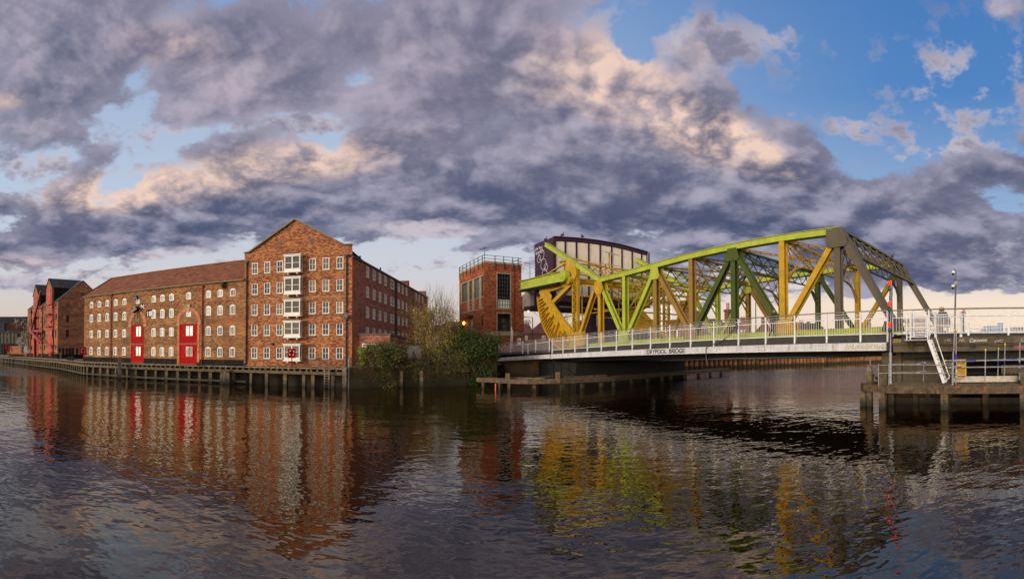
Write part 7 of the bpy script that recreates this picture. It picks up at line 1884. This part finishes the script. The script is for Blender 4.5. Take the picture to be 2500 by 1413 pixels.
# ================================================================== background buildings
def house(x0, x1, yb, yt, yr, d, label, wall='brick_bg', roof='slate_r', name='house', dep=9, gable=False, win=(), floors=1, base=QZ, chim=(), hip=.25, cat='house', door=None):
    """x0..x1 columns at distance d; eave row yt, ridge row yr"""
    if x0 > 1560: d *= 2.2; dep *= 2; chim = [(a_, b_, c_ * 2.2) for a_, b_, c_ in chim]
    xm = (x0 + x1) / 2; c = W(xm, d); th = (xm - CX) / F; f = Fr((c.x, c.y), (math.cos(th), -math.sin(th)))
    a, e = f.T(x0), f.T(x1); ze = f.Z(xm, yt); zr_ = f.Z(xm, yr, dep / 2 if not gable else 0)
    t = thing(name, label, cat, f.p(0, base, 0)); m = MB()
    if gable: m.prism([f.p(a, base), f.p(e, base), f.p(e, ze), f.p((a + e) / 2, zr_), f.p(a, ze)], Vector((f.n.x, f.n.y, 0)) * dep)
    else: m.box(f, a, e, base, ze, 0, dep)
    m.build('wall', MT[wall], t)
    m = MB(); up = Vector((0, 0, .14))
    if gable:
        for s0, s1 in ((a, (a + e) / 2), (e, (a + e) / 2)): m.add([f.p(s0, ze, -.15) + up, f.p(s1, zr_, -.15) + up, f.p(s1, zr_, dep) + up, f.p(s0, ze, dep) + up, f.p(s0, ze, -.15), f.p(s1, zr_, -.15)], [(0, 1, 2, 3), (0, 1, 5, 4)])
    elif yr < yt:
        h = (e - a) * hip; A, B_, C_, D_ = f.p(a - .2, ze, -.2), f.p(e + .2, ze, -.2), f.p(e + .2, ze, dep + .2), f.p(a - .2, ze, dep + .2); R0, R1 = f.p(a + h, zr_, dep / 2), f.p(e - h, zr_, dep / 2)
        m.add([A, B_, C_, D_, R0, R1], [(0, 1, 5, 4), (1, 2, 5), (2, 3, 4, 5), (3, 0, 4)])
    else: m.box(f, a - .1, e + .1, ze, ze + .2, -.1, dep + .1)
    rf_ = m.build('roof', MT[roof], t)
    for (cx, cy, w_) in chim:
        o_ = dep / 2 if not gable else 1.5; q = f.T(cx, o_); zc_ = f.Z(cx, cy, o_); m = MB(); m.box(f, q - w_ / 2, q + w_ / 2, ze - .5, zc_, o_ - w_ / 2, o_ + w_ / 2); m.box(f, q - w_ / 2 - .08, q + w_ / 2 + .08, zc_ - .3, zc_ - .1, o_ - w_ / 2 - .08, o_ + w_ / 2 + .08); m.build('chimney', MT[wall if wall.startswith('brick') else 'brick_bg'], rf_)
        m = MB(); 
        for k in (-.25, .25): m.tube(f.p(q + k * w_, zc_, o_), f.p(q + k * w_, zc_ + .55, o_), .13, 6)
        m.build('chimney_pot', MT['brick_arch'], rf_)
    for (wx0, wx1, wy0, wy1) in win:
        q0_, q1_ = f.T(wx0), f.T(wx1); z1, z0 = f.Z(xm, wy0), f.Z(xm, wy1); m = MB(); fw = min(.12, (q1_ - q0_) * .15)
        for bx in ((q0_, q0_ + fw, z0, z1), (q1_ - fw, q1_, z0, z1), (q0_, q1_, z0, z0 + fw), (q0_, q1_, z1 - fw, z1), ((q0_ + q1_) / 2 - fw / 2, (q0_ + q1_) / 2 + fw / 2, z0, z1)): m.box(f, *bx, -.06, .02)
        w1 = m.build('window', MT['white'], t); m = MB(); m.box(f, q0_ + .01, q1_ - .01, z0 + .01, z1 - .01, -.03, .01); m.build('pane', MT['pane_d'], w1)
    return t
# behind the bushes
house(1020, 1118, 850, 818, 812, 74, 'white painted old building with dark timbers behind the bare yellow tree', 'white', 'slate', 'timbered_building', 8, win=((1050, 1056, 826, 834), (1062, 1068, 826, 834), (1078, 1084, 826, 834), (1094, 1100, 826, 834), (1052, 1060, 842, 850), (1075, 1083, 842, 850)))
house(1046, 1100, 850, 806, 793, 84, 'dark roofed house behind the white timbered building', 'brick_bg', 'slate', 'house', 9, chim=((1109 - 15, 790, 1.6),))
house(1095, 1122, 850, 797, 796, 90, 'low brick house with a broad chimney left of the control tower', 'brick_bg', 'slate_r', 'house', 8, chim=((1108, 786, 2.2),))
t_ = house(955, 1030, 885, 842, 842, 54, 'white rendered yard wall building with arched dark openings behind the bushes', 'white', 'iron', 'yard_building', 5, win=((962, 970, 858, 884), (984, 998, 860, 884), (1006, 1014, 856, 884)))
# under the gantry
house(1262, 1303, 850, 816, 792, 96, 'brick house with a steep dark red roof seen between the tower and the yellow rocker', 'brick_bg', 'slate_r', 'house', 10, win=((1282, 1288, 820, 830), (1293, 1299, 820, 830)))
house(1290, 1402, 850, 815, 786, 90, 'wide brick house with a brown hipped roof under the gantry', 'brick_bg', 'slate_r', 'house', 12, win=((1323, 1332, 819, 828), (1390, 1398, 819, 828)))
house(1396, 1462, 850, 817, 782, 98, 'brown roofed house behind the yellow lattice post', 'slate_r', 'slate_r', 'house', 12, hip=.12)
house(1434, 1447, 850, 768, 768, 190, 'pale multi storey block far behind the yellow diagonals', 'lblue', 'iron', 'tower_block', 12, win=[(1436, 1445, y, y + 4) for y in (770, 777, 784, 791, 798)], cat='block')
house(1600, 1640, 850, 745, 745, 175, 'tall modern white office block with large windows behind the bridge', 'white', 'iron', 'office_block', 16, win=[(x, x + 9, y, y + 6) for x in (1606, 1618, 1629) for y in (752, 762, 772, 782, 794)], cat='block')
house(1626, 1652, 850, 781, 781, 120, 'flat red brick block left of the slate roofed church', 'brick_bg', 'iron', 'house', 9)
house(1655, 1716, 850, 762, 757, 104, 'big brick building with a dark slate roof and a tall pale chimney', 'brick_bg', 'slate', 'house', 13, chim=((1679, 737, 3.6),))
house(1716, 1772, 850, 793, 778, 92, 'low dark roofed house beside the lone brick chimney stack', 'brick_bg', 'slate', 'house', 9, win=((1730, 1738, 800, 810),))
house(1800, 1832, 850, 796, 779, 82, 'red brick gabled house with white sash windows behind the railing', 'brick_bg', 'slate_r', 'house', 9, gable=True, win=((1808, 1813, 805, 816), (1817, 1822, 805, 816)), chim=((1814, 775, .9),))
house(1842, 1893, 850, 812, 784, 88, 'broad brown gabled barn like house behind the walker', 'slate_r', 'slate_r', 'house', 12, gable=True, chim=((1866, 776, 1.1),))
house(1938, 2012, 850, 800, 789, 100, 'long brick shed with a grey slate roof behind the bridge', 'brick_bg', 'slate', 'shed', 12, chim=((1957, 783, 1.0), (1974, 784, .9)), cat='shed')
house(2012, 2062, 850, 806, 802, 150, 'low grey industrial shed behind the grey vertical of the bridge', 'iron', 'slate', 'shed', 14, win=((2020, 2030, 808, 814),), cat='shed')
house(2086, 2128, 850, 788, 788, 170, 'flat roofed grey block seen between the yellow far posts', 'gantry', 'iron', 'office_block', 14, win=((2060, 2070, 800, 804),), cat='block')
house(2050, 2175, 850, 806, 803, 200, 'long low dark warehouse roof on the skyline behind the railing', 'iron', 'slate', 'warehouse', 20, cat='warehouse')
house(2283, 2322, 850, 785, 760, 84, 'red brick house with a dark mansard roof and twin red chimneys', 'brick_bg', 'slate', 'house', 10, chim=((2298, 752, .6), (2303, 752, .6)), win=((2306, 2311, 800, 812), (2316, 2320, 800, 812)))
house(2356, 2408, 850, 804, 803, 150, 'low pale shed at the right behind the railings', 'white', 'iron', 'shed', 14, win=((2364, 2372, 808, 816),), cat='shed')
house(2400, 2438, 850, 797, 796, 140, 'blue and white sided shed at the right behind the railings', 'blue', 'iron', 'shed', 12, win=((2404, 2412, 803, 812),), cat='shed')
house(2436, 2450, 850, 789, 789, 120, 'upright bright blue container block behind the right hand railings', 'blue', 'blue', 'container_stack', 5, cat='container')
house(2455, 2510, 850, 801, 798, 150, 'pale grey works building at the extreme right edge', 'gantry', 'iron', 'shed', 14, cat='shed')
# lone chimney stack
f = Fr((W(1778, 190).x, W(1778, 190).y), UB); t = thing('chimney_stack', 'tall narrow brick chimney stack with two thin red pots against the pale sky', 'chimney', W(1778, 190, QZ))
m = MB(); z1 = f.Z(1778, 755); m.box(f, -1.05, 1.05, QZ, z1, -1, 1); m.box(f, -1.3, 1.3, z1 - 1, z1 - .2, -1.3, 1.3); m.build('stack', MT['brick_bg'], t)
for k in (-.45, .45): m = MB(); m.tube(f.p(k, z1), f.p(k, f.Z(1778, 739)), .25, 8); m.build('pot', MT['dred'], t)
# cream canopy with red and blue edge beyond the rail end
t = thing('canopy', 'cream sheeted canopy with a red and blue striped edge beyond the end of the bridge', 'canopy', W(2228, 62, 3.3))
th_ = (2228 - CX) / F; c = W(2228, 62); f = Fr((c.x, c.y), (math.cos(th_), -math.sin(th_)))
za, zb2, zc2 = f.Z(2228, 775), f.Z(2228, 783), f.Z(2228, 790); xa, xb, xc = f.T(2197), f.T(2210), f.T(2262)
tarp = plain('cream_tarpaulin', (.48, .42, .30), .8, 0, .2, 2)
m = MB(); m.add([f.p(xa, zb2), f.p(xc, zb2), f.p(xc, za, 1.5), f.p(xb, za, 1.5), f.p(xa, zb2, 3.5), f.p(xc, zb2, 3.5)], [(0, 1, 2, 3), (4, 3, 2, 5), (0, 3, 4)]); m.box(f, xb, xc, zb2 - 1.3, zb2 - .02, .1, 3.3); m.build('sheet', tarp, t)
m = MB(); m.box(f, xa, xc, zb2 - .10, zb2 - .01, -.03, .02); m.build('red_stripe', MT['rplate'], t); m = MB(); m.box(f, xa, xc, zb2 - .2, zb2 - .101, -.03, .02); m.build('blue_stripe', MT['blue'], t)
m = MB()
for x in (xb + .3, (xb + xc) / 2, xc - .2): m.box(f, x, x + .12, QZ, zb2 - .3, .2, .32)
m.build('support', MT['iron'], t)
# street lamps
def lamp(px, py_top, d, label, side=-1, lit=False):
    c = W(px, d); th = (px - CX) / F; f = Fr((c.x, c.y), (math.cos(th), -math.sin(th))); zt2 = f.Z(px, py_top); t = thing('street_lamp', label, 'street lamp', f.p(0, QZ, 0), 'grey street lamps beyond the river')
    m = MB(); m.tube(f.p(0, QZ), f.p(0, zt2), .09, 8, .06); m.tube(f.p(0, zt2), f.p(side * 1.6, zt2 + .1), .045, 6); m.build('column', MT['iron'], t)
    m = MB(); m.bar(f.p(side * 1.5, zt2 + .08), f.p(side * 2.3, zt2 + .12), .25, .12); m.build('lantern', MT['galv'], t)
lamp(1300.5, 775, 72, 'grey street lamp between the brick tower and the yellow rocker')
lamp(1846, 739, 60, 'grey street lamp head showing beside the brown far post of the bridge', 1)
lamp(1448, 851 - 80, 84, 'grey street lamp behind the yellow vertical post')
# trees
def TW(px, d, z=QZ): return W(px, d, z)
tree('blossom_tree', 'white blossoming tree behind the railing in front of the dark roofed house', TW(1722, 88), 5.2, (2.6, 2.4, 2.0), MT['blossom'], MT['bark'], 1500, .12, 21)
tree('bare_tree', 'bare branched tree with pale buds behind the gantry beam', TW(1312, 110), 9.5, (5.4, 4, 2.6), MT['blossom'], MT['bark'], 700, .12, 22, trunk_r=.25, depth=4, kids_=3)
tree('bare_tree', 'bare pale tree far behind beside the control tower', TW(1275, 118), 7, (3.0, 3, 2.2), MT['leaf_m'], MT['bark'], 260, .10, 23, trunk_r=.2, depth=4)
# cars on the bridge
def car(s, D, label, body, heading=1, white=False):
    z = ZW(s) + .01; o = B(s, D, z); t = thing('parked_car', label, 'car', o)
    prof = [(-2.0, .35), (-2.05, .75), (-1.7, .98), (-1.1, 1.02), (-.5, 1.42), (.7, 1.45), (1.35, 1.05), (1.95, .9), (2.05, .6), (2.0, .35)]
    m = MB(); m.prism([B(s + x * heading, D - .82, z + h) for x, h in prof], NB * 1.64); m.build('body', body, t)
    g = MB(); g.prism([B(s + x * heading, D - .84, z + h) for x, h in ((-.95, 1.04), (-.48, 1.36), (.65, 1.38), (1.2, 1.05))], NB * 1.68); g.build('windows', MT['pane_d'], t)
    for x in (-1.3, 1.3):
        for k in (-.8, .66): m = MB(); c = B(s + x, D + k, z + .33); m.tube(c, c + NB * .16, .33, 16); m.build('wheel', MT['black'], t)
    m = MB(); m.ball(B(s - 1.98 * heading, D - .6, z + .75), .1); m.ball(B(s - 1.98 * heading, D + .6, z + .75), .1); m.build('tail_light', MT['rplate'], t)
car(bs(1575, 30.5), 30.5, 'dark car on the bridge road behind the lime green bottom gusset', MT['jacket'])

# ================================================================== bank vegetation
def bush(label, px, d, w_, h, mat, n, ls, seed, z0=QZ, name='bush', hang=0.0, dep=1.6, stems=26, cat='bush', cz=.5, clump=.17):
    rnd = random.Random(seed); base = W(px, d, z0); t = thing(name, label, cat, base); f = fr_pts(W(px - 4, d), W(px + 4, d)); f = Fr((base.x, base.y), f.u)
    m = MB(); tips = []
    for i in range(stems):
        a = rnd.uniform(-1, 1); hh_ = h * rnd.uniform(.55, 1.0) * (1 - .35 * a * a); p0 = f.p(a * w_ * .25, z0, rnd.uniform(-.2, .5)); p1 = f.p(a * w_ * .38, z0 + hh_ * .5, rnd.uniform(-.6, .6)); p2 = f.p(a * w_ * .5 + rnd.uniform(-.3, .3), z0 + hh_, rnd.uniform(-.8, .8))
        m.tube(p0, p1, .035, 5, .022); m.tube(p1, p2, .022, 5, .01); tips += [p1.lerp(p2, .4), p2]
        for _ in range(3): e = p1.lerp(p2, rnd.random()); e2 = e + Vector((rnd.uniform(-.6, .6), rnd.uniform(-.6, .6), rnd.uniform(0, .6))); m.tube(e, e2, .012, 4, .005); tips.append(e2)
    m.build('stems', MT['twig'], t)
    lf = MB(); 
    leaves(lf, f.p(0, z0 + h * cz, 0), (w_ / 2, dep, h * .5), n, ls, rnd, clump=clump)
    for q in tips: leaves(lf, q, (.32, .32, .3), n // (len(tips) * 2), ls * .9, rnd)
    if hang: leaves(lf, f.p(0, z0 - hang * .35, -.35), (w_ * .40, .35, hang * .75), n // 3, ls, rnd, clump=clump)
    lf.build('foliage', mat, t); return t
bush('tangled grey green bush spilling over the river wall beside the brick extension', 935, 43.0, 3.7, 2.5, MT['leaf_m'], 5600, .075, 31, hang=1.9, stems=44)
bush('large dark green ivy mass crowding against the brick control tower', 1152, 46.0, 5.4, 3.5, MT['leaf_g'], 10500, .085, 32, hang=1.5, dep=1.9, stems=36, clump=.22)
bush('low tangle of bramble between the yellow tree and the ivy on the river wall', 1092, 45.0, 4.6, 2.2, MT['leaf_m'], 3300, .07, 33, hang=.7, stems=40)
rnd = random.Random(41)
t = thing('yellow_tree', 'spindly many stemmed tree with sparse yellowing leaves between the flats and the tower', 'tree', W(1052, 45.6, QZ)); tips = []; m = MB()
for i in range(22):
    a = rnd.uniform(-1, 1); d = Vector((a * .45, rnd.uniform(-.25, .25), 1)).normalized(); branches(m, W(1052 + a * 10, 45.6 + rnd.uniform(-.3, .3), QZ), d, rnd.uniform(2.6, 3.9), .045, 2, rnd, tips, .38, 3, .35)
m.build('trunk', MT['twig'], t); lf = MB()
for q in tips: 
    if q.z < 7.4: leaves(lf, q, (.40, .36, .40), 15, .062, rnd)
leaves(lf, W(1046, 45.4, QZ + 2.5), (2.4, 1.3, 2.4), 4200, .06, rnd, clump=.22); lf.build('crown', MT['leaf_y'], t)
t = thing('bare_tree', 'small bare twiggy tree between the yellow tree and the control tower', 'tree', W(1098, 50, QZ)); tips = []; m = MB()
for i in range(9): a = rnd.uniform(-1, 1); branches(m, W(1098, 50, QZ), Vector((a * .5, .1, 1)).normalized(), rnd.uniform(1.9, 2.7), .04, 3, rnd, tips, .42, 3, .3)
m.build('trunk', MT['twig'], t); lf = MB(); rnd = random.Random(3)
for q in tips: leaves(lf, q, (.15, .15, .15), 2, .03, rnd)
lf.build('crown', MT['leaf_y'], t)
for (px, d, w_, h, lab, sd) in ((906 - 25, 43.4, .9, 1.9, 'bright lime climber on the brick wall left of the lattice window', 51), (931, 43.3, 2.1, 2.3, 'bright lime green creeper on the wall above the grey green bush', 52)):
    rnd = random.Random(sd); base = W(px, d, QZ); m = MB(); leaves(m, base + Vector((0, 0, h * .55)), (w_ / 2, .25, h * .48), 700 if sd == 51 else 1200, .06, rnd, clump=.2)
    for k in range(6): m.tube(base + Vector((rnd.uniform(-.2, .2), 0, 0)), base + Vector((rnd.uniform(-.3, .3), 0, h)), .015, 4)
    o = m.build('climber', MT['leaf_l'], at=base); o['label'] = lab; o['category'] = 'climbing plant'

bush('green and ochre growth trailing down the river wall beside the timber fender', 1199, 47.5, 1.7, 2.2, MT['leaf_m'], 2200, .07, 35, hang=1.5, dep=.8, stems=16)
bush('olive green scrub in front of the white yard building', 1000, 43.9, 3.2, 1.0, MT['leaf_m'], 1500, .065, 36, hang=.7, dep=.9, stems=34)
# trailing undergrowth along the top of the wall
rnd = random.Random(61); m = MB()
for i in range(300):
    px = rnd.uniform(868, 1212); d = 41.8 + (px - 852) * .0125 + rnd.uniform(-.35, .4) + (.8 if px > 1150 else 0); z = QZ + .12 - rnd.random() ** 1.5 * (1.4 if rnd.random() < .55 else .3)
    leaves(m, W(px, d - .35, z), (.45, .3, .22), 16, .05, rnd)
o = m.build('bank_undergrowth', MT['leaf_m']); o['kind'] = 'stuff'
m = MB()
for i in range(120):
    px = rnd.uniform(1010, 1210); d = 41.8 + (px - 852) * .0125 + rnd.uniform(-.5, .2); q = W(px, d, QZ + rnd.uniform(.2, 1.4)); e = W(px + rnd.uniform(-26, 26), d - .4, rnd.uniform(.9, 1.7)); mid = q.lerp(e, .5) + Vector((0, -.1, .25)); m.tube(q, mid, .012, 4); m.tube(mid, e, .01, 4)
o = m.build('trailing_stems', MT['twig']); o['kind'] = 'stuff'
